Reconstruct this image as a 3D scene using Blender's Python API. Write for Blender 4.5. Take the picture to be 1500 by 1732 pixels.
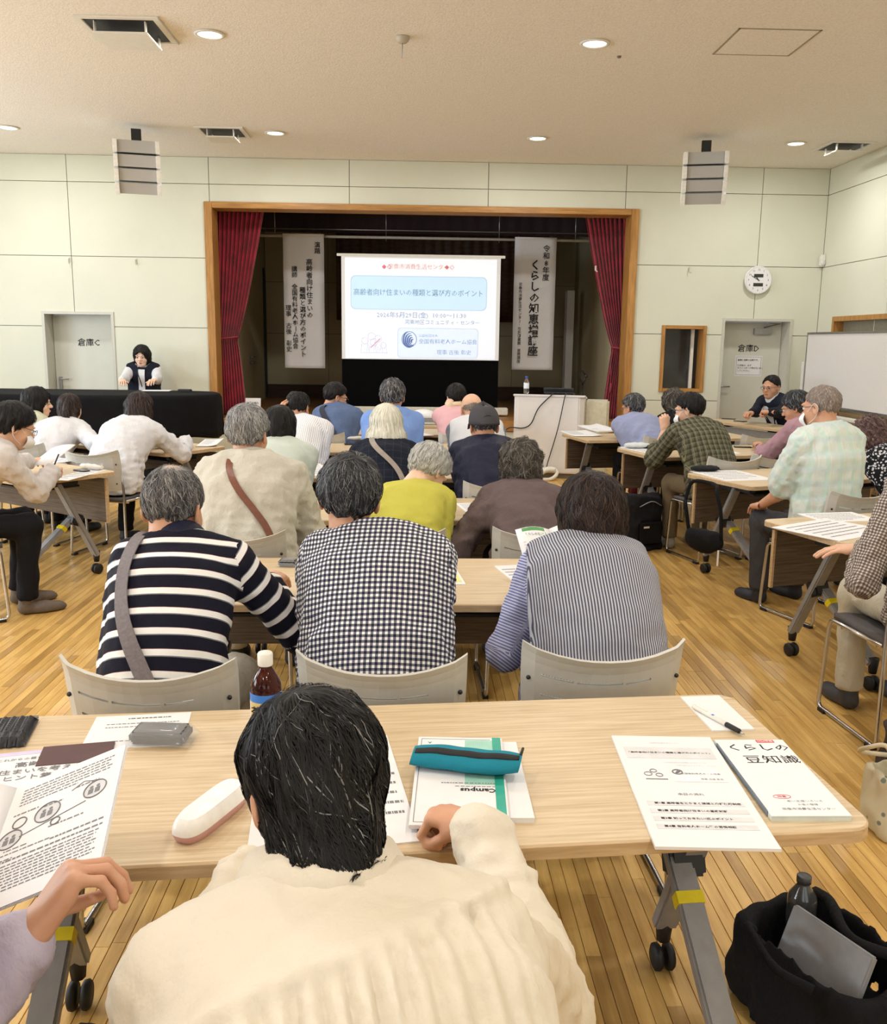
import bpy, bmesh, math, random
import numpy as np
from mathutils import Vector, Matrix, Euler

for _o in list(bpy.data.objects):
    bpy.data.objects.remove(_o)
SC = bpy.context.scene
COL = SC.collection
R = math.radians
rng = np.random.default_rng(7)
random.seed(7)

# ------------------------------------------------------------------ camera
FPX, EYE = 1547.0, 1.60
YAW, PITCH, ROLL = .0332, -.1831, .01286
def cam_axes():
    f = np.array([math.sin(YAW)*math.cos(PITCH), math.cos(YAW)*math.cos(PITCH), math.sin(PITCH)])
    r = np.array([math.cos(YAW), -math.sin(YAW), 0.0]); u = np.cross(r, f)
    c, s = math.cos(ROLL), math.sin(ROLL)
    return c*r+s*u, -s*r+c*u, f
CR, CU, CF = cam_axes()
cam = bpy.data.cameras.new('camera'); camo = bpy.data.objects.new('camera', cam); COL.objects.link(camo)
cam.sensor_fit = 'HORIZONTAL'; cam.sensor_width = 36.0; cam.lens = 36.0*FPX/1500.0
cam.clip_start = .05; cam.clip_end = 60
M = Matrix.Identity(4)
for i in range(3):
    M[i][0], M[i][1], M[i][2] = CR[i], CU[i], -CF[i]
M[2][3] = EYE
camo.matrix_world = M
SC.camera = camo

# ------------------------------------------------------------------ world, lights, exposure
SC.view_settings.view_transform = 'Standard'
SC.view_settings.look = 'None'
SC.view_settings.gamma = 1.0
SC.view_settings.use_curve_mapping = False
SC.view_settings.exposure = -0.80
w = bpy.data.worlds.new('sky'); SC.world = w; w.use_nodes = True
w.node_tree.nodes['Background'].inputs[0].default_value = (.62, .74, .95, 1)
w.node_tree.nodes['Background'].inputs[1].default_value = 1.2
SC.cycles.max_bounces = 8; SC.cycles.diffuse_bounces = 5; SC.cycles.glossy_bounces = 3
SC.cycles.transmission_bounces = 6; SC.cycles.transparent_max_bounces = 8
SC.cycles.caustics_reflective = False; SC.cycles.caustics_refractive = False
SC.cycles.sample_clamp_indirect = 4.0
DOWNLIGHT_W = 46.0
DAYLIGHT_W = 300.0
def area_light(name, loc, rot, power, color, sx, sy=None, shape='RECTANGLE'):
    l = bpy.data.lights.new(name, 'AREA'); l.energy = power; l.color = color
    l.shape = shape; l.size = sx
    if sy: l.size_y = sy
    o = bpy.data.objects.new(name, l); COL.objects.link(o); o.location = loc; o.rotation_euler = rot
    return o
CEIL = 3.82
# daylight that comes in through the side windows of the hall (left wall)
for yy in (1.2, 5.0, 8.8):
    area_light('daylight', (-7.35, yy, 1.95), (0, R(-90), 0), DAYLIGHT_W, (.80, .90, 1.0), 1.5, 2.6)

# added fill lamps in made-up back-wall windows, to brighten ceiling and camera-facing backs
for xx in (-4.6, -1.0, 2.6):
    area_light('daylight', (xx, -4.33, 1.95), (R(90), 0, 0), DAYLIGHT_W*.14, (.92, .96, 1.0), 2.6, 1.5)

# ------------------------------------------------------------------ pixel -> world (rays cut with real planes)
def ray(px, py):
    return CF + CR*(px-750)/FPX - CU*(py-866)/FPX
def PZ(px, py, z=.72):
    d = ray(px, py); t = (z-EYE)/d[2]; return np.array([d[0]*t, d[1]*t, z])
def PY(px, py, y):
    d = ray(px, py); t = y/d[1]; return np.array([d[0]*t, y, EYE+d[2]*t])
def PX(px, py, x):
    d = ray(px, py); t = x/d[0]; return np.array([x, d[1]*t, EYE+d[2]*t])

# ------------------------------------------------------------------ object helpers
def link(name, mesh, parent=None, loc=None, rot=None):
    o = bpy.data.objects.new(name, mesh); COL.objects.link(o)
    if parent is not None: o.parent = parent
    if loc is not None: o.location = loc
    if rot is not None: o.rotation_euler = rot
    return o
def tag(o, label=None, cat=None, group=None, kind=None):
    if label: o['label'] = label
    if cat: o['category'] = cat
    if group: o['group'] = group
    if kind: o['kind'] = kind
    return o
def empty(name, label, cat, loc=(0, 0, 0), rz=0.0, group=None):
    o = bpy.data.objects.new(name, None); COL.objects.link(o); o.empty_display_size = .1
    o.location = loc; o.rotation_euler = (0, 0, rz)
    return tag(o, label, cat, group)
class MB:
    """collects shapes into one mesh"""
    def __init__(s): s.v = []; s.f = []; s.mi = []; s.sm = []; s.cur = 0
    def add(s, vs, fs, smooth=False):
        b = len(s.v); s.v += [tuple(map(float, p)) for p in vs]
        for f in fs:
            s.f.append([b+i for i in f]); s.mi.append(s.cur); s.sm.append(smooth)
        return s
    def box(s, c, d, rot=None):
        hx, hy, hz = d[0]/2, d[1]/2, d[2]/2
        vs = [(x, y, z) for x in (-hx, hx) for y in (-hy, hy) for z in (-hz, hz)]
        if rot is not None:
            m = rot if isinstance(rot, Matrix) else Euler(rot).to_matrix()
            vs = [tuple(m @ Vector(p)) for p in vs]
        vs = [(p[0]+c[0], p[1]+c[1], p[2]+c[2]) for p in vs]
        return s.add(vs, [(0, 1, 3, 2), (4, 6, 7, 5), (0, 4, 5, 1), (2, 3, 7, 6), (0, 2, 6, 4), (1, 5, 7, 3)])
    def bx(s, x0, x1, y0, y1, z0, z1):
        return s.box(((x0+x1)/2, (y0+y1)/2, (z0+z1)/2), (x1-x0, y1-y0, z1-z0))
    def beam(s, a, b, wx, wy, up=(0, 0, 1)):
        a, b = Vector(a), Vector(b); t = (b-a); L = t.length; t.normalize()
        x = t.cross(Vector(up))
        if x.length < 1e-4: x = Vector((1, 0, 0))
        x.normalize(); y = x.cross(t)
        m = Matrix((x, y, t)).transposed()
        return s.box((a+b)/2, (wx, wy, L), m)
    def tube(s, pts, r, n=8, closed=False, cap=True):
        P = [Vector(p) for p in pts]; N = len(P)
        rs = r if isinstance(r, (list, tuple)) else [r]*N
        vs = []; prev = None
        for i in range(N):
            if closed: t = P[(i+1) % N]-P[i-1]
            else: t = (P[min(i+1, N-1)]-P[max(i-1, 0)])
            if t.length < 1e-9: t = Vector((0, 0, 1))
            t.normalize()
            if prev is None:
                x = t.orthogonal().normalized()
            else:
                x = prev - t*prev.dot(t)
                x = x.normalized() if x.length > 1e-6 else t.orthogonal().normalized()
            prev = x; y = t.cross(x)
            for k in range(n):
                a = 2*math.pi*k/n; vs.append(P[i]+(x*math.cos(a)+y*math.sin(a))*rs[i])
        fs = []
        for i in range(N if closed else N-1):
            j = (i+1) % N
            for k in range(n):
                k2 = (k+1) % n; fs.append((i*n+k, i*n+k2, j*n+k2, j*n+k))
        if cap and not closed:
            fs.append(tuple(range(n-1, -1, -1))); fs.append(tuple((N-1)*n+k for k in range(n)))
        return s.add(vs, fs, True)
    def lathe(s, prof, n=20, c=(0, 0, 0), rot=None, smooth=True, sx=1, sy=1, caps=True):
        vs = []
        for r_, z in prof:
            for k in range(n):
                a = 2*math.pi*k/n; vs.append(Vector((sx*r_*math.cos(a), sy*r_*math.sin(a), z)))
        if rot is not None:
            m = Euler(rot).to_matrix(); vs = [m @ p for p in vs]
        vs = [p+Vector(c) for p in vs]; fs = []
        for i in range(len(prof)-1):
            for k in range(n):
                k2 = (k+1) % n; fs.append((i*n+k, i*n+k2, (i+1)*n+k2, (i+1)*n+k))
        if caps and prof[0][0] > 1e-6: fs.append(tuple(range(n-1, -1, -1)))
        if caps and prof[-1][0] > 1e-6: fs.append(tuple((len(prof)-1)*n+k for k in range(n)))
        return s.add(vs, fs, smooth)
    def prism(s, pts, z0, z1, smooth=False):
        n = len(pts); vs = [(p[0], p[1], z0) for p in pts]+[(p[0], p[1], z1) for p in pts]
        fs = [tuple(range(n-1, -1, -1)), tuple(range(n, 2*n))]
        s.add(vs, fs, False); b = len(s.v)-2*n
        for k in range(n):
            k2 = (k+1) % n; s.f.append([b+k, b+k2, b+n+k2, b+n+k]); s.mi.append(s.cur); s.sm.append(smooth)
        return s
    def grid(s, fn, nu, nv, smooth=True, closed_u=False):
        vs = [fn(i/(nu if closed_u else nu-1), j/(nv-1)) for j in range(nv) for i in range(nu)]
        fs = []
        for j in range(nv-1):
            for i in range(nu if closed_u else nu-1):
                i2 = (i+1) % nu; fs.append((j*nu+i, j*nu+i2, (j+1)*nu+i2, (j+1)*nu+i))
        return s.add(vs, fs, smooth)
    def ball(s, c, r, nu=14, nv=9, rot=None):
        rr = (r, r, r) if isinstance(r, (int, float)) else r
        prof = []
        m = Euler(rot).to_matrix() if rot is not None else None
        vs = []
        for j in range(nv):
            t = math.pi*j/(nv-1)
            for i in range(nu):
                a = 2*math.pi*i/nu
                p = Vector((rr[0]*math.sin(t)*math.cos(a), rr[1]*math.sin(t)*math.sin(a), -rr[2]*math.cos(t)))
                if m is not None: p = m @ p
                vs.append(p+Vector(c))
        fs = [(j*nu+i, j*nu+(i+1) % nu, (j+1)*nu+(i+1) % nu, (j+1)*nu+i) for j in range(nv-1) for i in range(nu)]
        return s.add(vs, fs, True)
    def mesh(s, name, mats, bevel=0, seg=2, weld=False):
        me = bpy.data.meshes.new(name); me.from_pydata(s.v, [], s.f)
        mats = mats if isinstance(mats, (list, tuple)) else [mats]
        for m in mats: me.materials.append(m)
        me.polygons.foreach_set('material_index', s.mi); me.polygons.foreach_set('use_smooth', s.sm)
        if bevel or weld:
            bm = bmesh.new(); bm.from_mesh(me)
            if weld: bmesh.ops.remove_doubles(bm, verts=bm.verts, dist=1e-5)
            if bevel:
                ed = [e for e in bm.edges if len(e.link_faces) == 2 and e.calc_face_angle(0) > .5]
                bmesh.ops.bevel(bm, geom=ed, offset=bevel, segments=seg, affect='EDGES', clamp_overlap=True)
            bm.to_mesh(me); bm.free()
        me.update(); return me
    def build(s, name, mats, parent=None, bevel=0, seg=2, loc=None, rot=None, weld=False):
        return link(name, s.mesh(name, mats, bevel, seg, weld), parent, loc, rot)
def rrect(w_, d_, r, n=5, cx=0, cy=0):
    pts = []
    for (sx, sy, a0) in ((1, -1, -90), (1, 1, 0), (-1, 1, 90), (-1, -1, 180)):
        for k in range(n+1):
            a = R(a0+90*k/n); pts.append((cx+sx*(w_/2-r)+r*math.cos(a), cy+sy*(d_/2-r)+r*math.sin(a)))
    return pts
def smooth_path(pts, n=6):
    """Catmull-Rom through points"""
    P = [np.array(p, float) for p in pts]; P = [2*P[0]-P[1]]+P+[2*P[-1]-P[-2]]
    out = []
    for i in range(1, len(P)-2):
        for k in range(n):
            t = k/n
            out.append(.5*((2*P[i])+(-P[i-1]+P[i+1])*t+(2*P[i-1]-5*P[i]+4*P[i+1]-P[i+2])*t*t+(-P[i-1]+3*P[i]-3*P[i+1]+P[i+2])*t**3))
    out.append(P[-2]); return out
def bend(pts, r=.04, n=4):
    """polyline with rounded corners"""
    P = [Vector(p) for p in pts]; out = [P[0]]
    for i in range(1, len(P)-1):
        a = (P[i-1]-P[i]); b = (P[i+1]-P[i]); k = min(r, a.length*.45, b.length*.45)
        a = P[i]+a.normalized()*k; b = P[i]+b.normalized()*k
        for j in range(n+1):
            t = j/n; out.append((1-t)**2*a+2*t*(1-t)*P[i]+t*t*b)
    out.append(P[-1]); return out

# ------------------------------------------------------------------ materials
def nt(name):
    m = bpy.data.materials.new(name); m.use_nodes = True
    t = m.node_tree; b = t.nodes['Principled BSDF']; return m, t, b
def N(t, typ, **kw):
    n = t.nodes.new(typ)
    for k, v in kw.items():
        if k.startswith('i_'): n.inputs[int(k[2:])].default_value = v
        else: setattr(n, k, v)
    return n
def srgb(r, g=None, b=None):
    if g is None: r, g, b = r
    f = lambda c: (c/255/12.92 if c/255 <= .04045 else ((c/255+.055)/1.055)**2.4)
    return (f(r), f(g), f(b), 1)
def ramp(t, src, stops, interp='LINEAR'):
    n = N(t, 'ShaderNodeValToRGB'); e = n.color_ramp; e.interpolation = interp
    while len(e.elements) < len(stops): e.elements.new(.5)
    for i, (p, c) in enumerate(stops): e.elements[i].position = p; e.elements[i].color = c
    t.links.new(src, n.inputs[0]); return n.outputs[0]
def math_(t, op, a, b=None, c=None):
    n = N(t, 'ShaderNodeMath', operation=op)
    for i, v in enumerate((a, b, c)):
        if v is None: continue
        if isinstance(v, (int, float)): n.inputs[i].default_value = v
        else: t.links.new(v, n.inputs[i])
    return n.outputs[0]
def mix(t, fac, a, b):
    n = N(t, 'ShaderNodeMix', data_type='RGBA')
    for i, v in ((0, fac), (6, a), (7, b)):
        if isinstance(v, (int, float, tuple)): n.inputs[i].default_value = v
        else: t.links.new(v, n.inputs[i])
    return n.outputs[2]
def noise(t, scale, detail=3, coord='Object', stretch=None, rough=.5):
    n = N(t, 'ShaderNodeTexNoise'); n.inputs['Scale'].default_value = scale; n.inputs['Detail'].default_value = detail
    n.inputs['Roughness'].default_value = rough
    tc = N(t, 'ShaderNodeTexCoord'); o = tc.outputs[coord]
    if stretch:
        mp = N(t, 'ShaderNodeMapping'); mp.inputs['Scale'].default_value = stretch; t.links.new(o, mp.inputs[0]); o = mp.outputs[0]
    t.links.new(o, n.inputs['Vector']); return n.outputs['Fac']
def bump(t, b, h, strength=.2, dist=.01):
    n = N(t, 'ShaderNodeBump'); n.inputs['Strength'].default_value = strength; n.inputs['Distance'].default_value = dist
    t.links.new(h, n.inputs['Height']); t.links.new(n.outputs[0], b.inputs['Normal'])
_mc = {}
def plain(name, col, rough=.5, metal=0, var=.08, scale=30, bmp=0.0, spec=.5, trans=0, alpha=1, coat=0):
    if name in _mc: return _mc[name]
    m, t, b = nt(name)
    c = srgb(*col)
    f = noise(t, scale)
    lo = tuple(max(0, x*(1-var)) for x in c[:3])+(1,); hi = tuple(min(1, x*(1+var)) for x in c[:3])+(1,)
    t.links.new(ramp(t, f, [(.3, lo), (.7, hi)]), b.inputs['Base Color'])
    b.inputs['Roughness'].default_value = rough; b.inputs['Metallic'].default_value = metal
    b.inputs['Specular IOR Level'].default_value = spec
    if trans: b.inputs['Transmission Weight'].default_value = trans
    if coat: b.inputs['Coat Weight'].default_value = coat
    if alpha < 1: b.inputs['Alpha'].default_value = alpha
    if bmp: bump(t, b, noise(t, scale*4), bmp, .004)
    _mc[name] = m; return m
def emit(name, col, s):
    m, t, b = nt(name); b.inputs['Base Color'].default_value = srgb(*col)
    b.inputs['Emission Color'].default_value = srgb(*col); b.inputs['Emission Strength'].default_value = s
    b.inputs['Roughness'].default_value = .6
    return m
def wood(name, c0, c1, scale=(1, 12, 12), rough=.45, ns=3.0, bmp=.05, coat=0, rnd=0.0, attr=None):
    m, t, b = nt(name)
    f = noise(t, ns, 6, 'Object', scale, .6)
    col = ramp(t, f, [(.32, srgb(*c0)), (.68, srgb(*c1))])
    if attr:
        a = N(t, 'ShaderNodeAttribute', attribute_name=attr)
        col2 = ramp(t, a.outputs['Fac'], [(0, (.62, .58, .52, 1)), (.5, (.9, .89, .86, 1)), (1, (1, 1, 1, 1))])
        n = N(t, 'ShaderNodeMix', data_type='RGBA', blend_type='MULTIPLY'); n.inputs[0].default_value = 1
        t.links.new(col, n.inputs[6]); t.links.new(col2, n.inputs[7]); col = n.outputs[2]
    t.links.new(col, b.inputs['Base Color']); b.inputs['Roughness'].default_value = rough
    if coat: b.inputs['Coat Weight'].default_value = coat; b.inputs['Coat Roughness'].default_value = .25
    bump(t, b, f, bmp, .003)
    return m
MAT = {}
MAT['table'] = wood('table_laminate', (186, 162, 126), (214, 194, 160), (1.2, 26, 26), .42, 4.0, .03)
MAT['table_edge'] = wood('table_edge', (178, 150, 112), (204, 178, 140), (2, 20, 20), .5, 4.0)
MAT['modesty'] = wood('modesty_laminate', (70, 58, 48), (112, 98, 84), (1.5, 30, 40), .5, 3.0)
MAT['floorw'] = wood('floor_maple', (200, 154, 82), (234, 194, 118), (9, .7, 9), .33, 4.0, .03, .25, attr='tint')
MAT['oak'] = wood('oak_trim', (150, 104, 48), (190, 140, 74), (14, 14, 1.2), .45, 3.0)
MAT['oakx'] = wood('oak_trim_x', (150, 104, 48), (190, 140, 74), (1.2, 14, 14), .45, 3.0)
MAT['stagefloor'] = wood('stage_floor', (128, 84, 38), (168, 118, 60), (1, 14, 14), .4, 3.0)
MAT['brown'] = wood('dark_wood', (50, 28, 14), (78, 46, 22), (1, 10, 10), .6, 3.0)
MAT['cabinet'] = wood('cabinet_wood', (170, 146, 108), (204, 180, 142), (12, 1, 12), .5, 3.0)
def panel_mat(name, col, dots=True):
    m, t, b = nt(name)
    tc = N(t, 'ShaderNodeTexCoord'); f = noise(t, 1.2, 2)
    c = srgb(*col); c2 = tuple(x*.95 for x in c[:3])+(1,)
    t.links.new(ramp(t, f, [(.35, c2), (.65, c)]), b.inputs['Base Color'])
    b.inputs['Roughness'].default_value = .55; b.inputs['Specular IOR Level'].default_value = .3
    if dots:
        # fine perforation of the acoustic boards: a relief on a 15 mm grid
        sp = N(t, 'ShaderNodeSeparateXYZ'); t.links.new(tc.outputs['Object'], sp.inputs[0])
        hx = math_(t, 'SINE', math_(t, 'MULTIPLY', math_(t, 'ADD', sp.outputs[0], sp.outputs[1]), 2*math.pi/.02))
        hz = math_(t, 'SINE', math_(t, 'MULTIPLY', sp.outputs[2], 2*math.pi/.02))
        h = math_(t, 'GREATER_THAN', math_(t, 'MULTIPLY', hx, hz), .55)
        bump(t, b, math_(t, 'SUBTRACT', 1.0, h), .35, .003)
    return m
MAT['panel'] = panel_mat('acoustic_panel', (216, 217, 200))
MAT['panelflat'] = panel_mat('plain_panel', (218, 219, 204), False)
MAT['joint'] = plain('panel_joint', (130, 128, 112), .8)
def ceiling_mat():
    m, t, b = nt('ceiling_rock_wool')
    f = noise(t, 60, 5); g = noise(t, 160, 2)
    h = math_(t, 'ADD', f, g)
    t.links.new(ramp(t, f, [(.3, srgb(226, 220, 210)), (.6, srgb(240, 235, 227))]), b.inputs['Base Color'])
    b.inputs['Roughness'].default_value = .95; bump(t, b, h, .45, .006)
    return m
MAT['ceil'] = ceiling_mat()
MAT['white'] = plain('white_paint', (226, 224, 216), .5, var=.03)
MAT['door'] = plain('door_paint', (206, 206, 194), .5, var=.03, scale=4)
MAT['doorframe'] = plain('door_frame', (196, 194, 182), .45, var=.03)
MAT['black'] = plain('black_plastic', (22, 22, 24), .5)
MAT['blackmatte'] = plain('black_cloth', (15, 15, 18), .95, var=.2, scale=8, bmp=.15, spec=.2)
MAT['darkgrey'] = plain('dark_grey_metal', (58, 58, 60), .5, .3)
MAT['leg'] = plain('grey_leg_metal', (146, 147, 150), .42, .1)
MAT['chrome'] = plain('chrome', (196, 196, 198), .22, 1.0, var=.02)
MAT['steel'] = plain('brushed_steel', (168, 168, 168), .35, .9)
MAT['chairw'] = plain('chair_shell_plastic', (196, 194, 186), .45, var=.03)
MAT['seatpad'] = plain('seat_pad', (84, 80, 80), .8, var=.15, scale=200)
MAT['paper'] = plain('paper', (228, 228, 230), .75, var=.015)
MAT['ink'] = plain('ink', (28, 28, 30), .7)
MAT['inkgrey'] = plain('grey_ink', (120, 120, 124), .7)
MAT['inklight'] = plain('pale_ink', (196, 198, 204), .7)
MAT['yellow'] = plain('yellow_tape', (226, 208, 20), .5)
MAT['rubber'] = plain('rubber', (20, 20, 20), .6)
MAT['glassy'] = plain('clear_plastic', (240, 244, 246), .08, trans=.95, var=0)
MAT['skin'] = None
def cloth_curtain():
    m, t, b = nt('crimson_velvet')
    f = noise(t, 6, 3)
    t.links.new(ramp(t, f, [(.3, srgb(124, 8, 36)), (.7, srgb(172, 20, 56))]), b.inputs['Base Color'])
    b.inputs['Roughness'].default_value = .8; b.inputs['Sheen Weight'].default_value = .25
    return m
MAT['curtain'] = cloth_curtain()

# ------------------------------------------------------------------ lettering
def text_mesh(s, size, bold=0.0, align='CENTER', line=1.0, res=1):
    c = bpy.data.curves.new('lettering', 'FONT'); c.body = s; c.size = size; c.resolution_u = res
    c.align_x = align; c.align_y = 'CENTER'; c.offset = bold*size; c.space_line = line
    o = bpy.data.objects.new('tmp_lettering', c); COL.objects.link(o)
    dg = bpy.context.evaluated_depsgraph_get()
    me = bpy.data.meshes.new_from_object(o.evaluated_get(dg))
    bpy.data.objects.remove(o); bpy.data.curves.remove(c)
    return me
def text(s, size, mat, parent, loc, rot=(0, 0, 0), bold=0.0, align='CENTER', line=1.0, res=1, name='lettering', sx=1.0):
    me = text_mesh(s, size, bold, align, line, res); me.name = name
    me.materials.clear(); me.materials.append(mat)
    o = link(name, me, parent, loc, rot)
    o.scale = (sx, 1, 1)
    return o

# ------------------------------------------------------------------ signed-distance shapes -> one continuous surface
f32 = np.float32
def A(*p): return np.array(p[0] if len(p) == 1 else p, f32)
def smin(a, b, k):
    h = np.maximum(k-np.abs(a-b), 0)/k
    return np.minimum(a, b)-h*h*k*.25
def smax(a, b, k): return -smin(-a, -b, k)
def cone(P, a, b, ra, rb):
    a, b = A(a), A(b); ab = b-a
    t = np.clip((P-a)@ab/max(float(ab@ab), 1e-9), 0, 1)
    return np.sqrt((((P-a)-t[:, None]*ab)**2).sum(1))-(ra+(rb-ra)*t)
def chain(P, pts, rs, k=.0):
    d = None
    for i in range(len(pts)-1):
        e = cone(P, pts[i], pts[i+1], rs[i], rs[i+1])
        d = e if d is None else (smin(d, e, k) if k else np.minimum(d, e))
    return d
def ell(P, c, r, rot=None):
    q = P-A(c)
    if rot is not None: q = q@A(rot)
    r = A(r); k0 = np.sqrt(((q/r)**2).sum(1)); k1 = np.sqrt(((q/(r*r))**2).sum(1))
    return k0*(k0-1)/np.maximum(k1, 1e-6)
_nk = rng.normal(size=(10, 3)); _nk /= np.linalg.norm(_nk, axis=1)[:, None]; _np = rng.uniform(0, 6.28, 10)
def wob(P, freq, seed=0):
    """cheap smooth noise, about -1..1"""
    q = P*freq; s = 0
    for i in range(5):
        j = (i+seed) % 10
        s = s+np.sin(q@A(_nk[j])*(1+.35*i)+_np[j]+seed*1.7+1.3*np.sin(q@A(_nk[(j+3) % 10])*.7+_np[(j+5) % 10]))
    return s/3.2
def folds(P, freq, seed=0):
    return 1-2*np.abs(wob(P, freq, seed))
def snets(f, lo, hi, h):
    lo = A(lo); hi = A(hi); B = 4
    nb = np.ceil((np.ceil((hi-lo)/h)+1)/B).astype(int); n = nb*B
    idx = np.indices(nb).reshape(3, -1).T
    dc = f((lo+(idx*B+(B-1)/2)*h).astype(f32))
    V = dc.reshape(nb)
    for ax in range(3): V = np.repeat(V, B, axis=ax)
    V = np.ascontiguousarray(V, f32)
    ai = idx[np.abs(dc) < h*B*1.45]
    off = np.indices((B, B, B)).reshape(3, -1).T
    pts = (ai[:, None, :]*B+off[None]).reshape(-1, 3)
    V[pts[:, 0], pts[:, 1], pts[:, 2]] = f((lo+pts*h).astype(f32))
    S = V < 0
    c = np.zeros(np.array(S.shape)-1, np.int8)
    for i in (0, 1):
        for j in (0, 1):
            for k in (0, 1):
                c += S[i:S.shape[0]-1+i, j:S.shape[1]-1+j, k:S.shape[2]-1+k]
    act = (c > 0) & (c < 8); ci = np.argwhere(act)
    ids = -np.ones(act.shape, np.int64); ids[act] = np.arange(len(ci))
    co = [(i, j, k) for i in (0, 1) for j in (0, 1) for k in (0, 1)]
    cv = {o: V[ci[:, 0]+o[0], ci[:, 1]+o[1], ci[:, 2]+o[2]] for o in co}
    acc = np.zeros((len(ci), 3)); cnt = np.zeros(len(ci))
    for a in co:
        for ax in range(3):
            if a[ax] == 0:
                b = list(a); b[ax] = 1; b = tuple(b)
                va, vb = cv[a], cv[b]; m = (va < 0) != (vb < 0)
                t = va[m]/(va[m]-vb[m]); p = np.array(a, float)[None].repeat(m.sum(), 0); p[:, ax] += t
                acc[m] += p; cnt[m] += 1
    vs = lo+(ci+acc/np.maximum(cnt, 1)[:, None])*h
    F = []
    for ax in range(3):
        u, v = (ax+1) % 3, (ax+2) % 3
        s0 = [slice(None)]*3; s1 = [slice(None)]*3
        s0[ax] = slice(0, -1); s1[ax] = slice(1, None)
        a, b = S[tuple(s0)], S[tuple(s1)]
        e = np.argwhere(a != b)
        ok = (e[:, u] > 0) & (e[:, v] > 0) & (e[:, u] < S.shape[u]-1) & (e[:, v] < S.shape[v]-1); e = e[ok]
        fl = a[e[:, 0], e[:, 1], e[:, 2]]
        du = np.zeros(3, int); du[u] = 1; dv = np.zeros(3, int); dv[v] = 1
        q = [ids[tuple((e-x).T)] for x in (du+dv, dv, 0*du, du)]
        q = np.stack(q, 1); q[~fl] = q[~fl][:, ::-1]
        F.append(q[(q >= 0).all(1)])
    return vs, np.concatenate(F)
def np_mesh(name, V, F, mats, attrs=None, smooth=True, mi=None):
    me = bpy.data.meshes.new(name); V = np.asarray(V, f32); F = np.asarray(F, np.int32)
    me.vertices.add(len(V)); me.vertices.foreach_set('co', V.ravel())
    k = F.shape[1]; me.loops.add(F.size); me.loops.foreach_set('vertex_index', F.ravel())
    me.polygons.add(len(F)); me.polygons.foreach_set('loop_start', np.arange(0, F.size, k, dtype=np.int32))
    me.polygons.foreach_set('use_smooth', np.full(len(F), smooth))
    for m in (mats if isinstance(mats, (list, tuple)) else [mats]): me.materials.append(m)
    if mi is not None: me.polygons.foreach_set('material_index', mi)
    for an, (typ, val) in (attrs or {}).items():
        at = me.attributes.new(an, typ, 'POINT')
        at.data.foreach_set('value' if typ == 'FLOAT' else 'vector', np.asarray(val, f32).ravel())
    me.update(calc_edges=True); return me

# ------------------------------------------------------------------ the head (looks along +y, centre between the ears) and hands
def head_sdf(P):
    Q = P.copy(); Q[:, 0] = np.abs(Q[:, 0])
    d = ell(P, (0, -.012, .032), (.076, .096, .086))
    d = smin(d, ell(P, (0, .028, -.03), (.062, .064, .082)), .03)
    d = smin(d, ell(P, (0, .045, -.085), (.042, .042, .032)), .03)
    d = smin(d, ell(Q, (.04, .05, -.03), (.026, .026, .028)), .02)               # cheeks
    d = smin(d, ell(Q, (.026, .083, .026), (.028, .014, .010)), .012)            # brow
    d = smax(d, -ell(Q, (.031, .102, .006), (.019, .016, .011)), .012)           # eye sockets
    d = smin(d, cone(P, (0, .086, .012), (0, .108, -.022), .006, .0115), .010)   # nose
    d = smin(d, ell(Q, (.011, .100, -.026), (.009, .010, .008)), .006)
    d = smin(d, ell(P, (0, .091, -.055), (.022, .010, .006)), .006)              # lips
    d = smin(d, ell(P, (0, .090, -.064), (.019, .010, .006)), .005)
    a = R(22); rot = np.array([[math.cos(a), -math.sin(a), 0], [math.sin(a), math.cos(a), 0], [0, 0, 1]])
    e = ell(Q, (.080, -.012, -.008), (.008, .021, .034), rot)                    # ears
    e = smax(e, -ell(Q, (.087, -.008, -.004), (.008, .011, .020), rot), .006)
    d = smin(d, e, .008)
    d = smin(d, cone(P, (0, -.022, -.05), (0, -.038, -.145), .054, .056), .03)
    return d
HEAD_V, HEAD_F = snets(head_sdf, (-.1, -.12, -.15), (.1, .135, .13), .0048)
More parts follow.
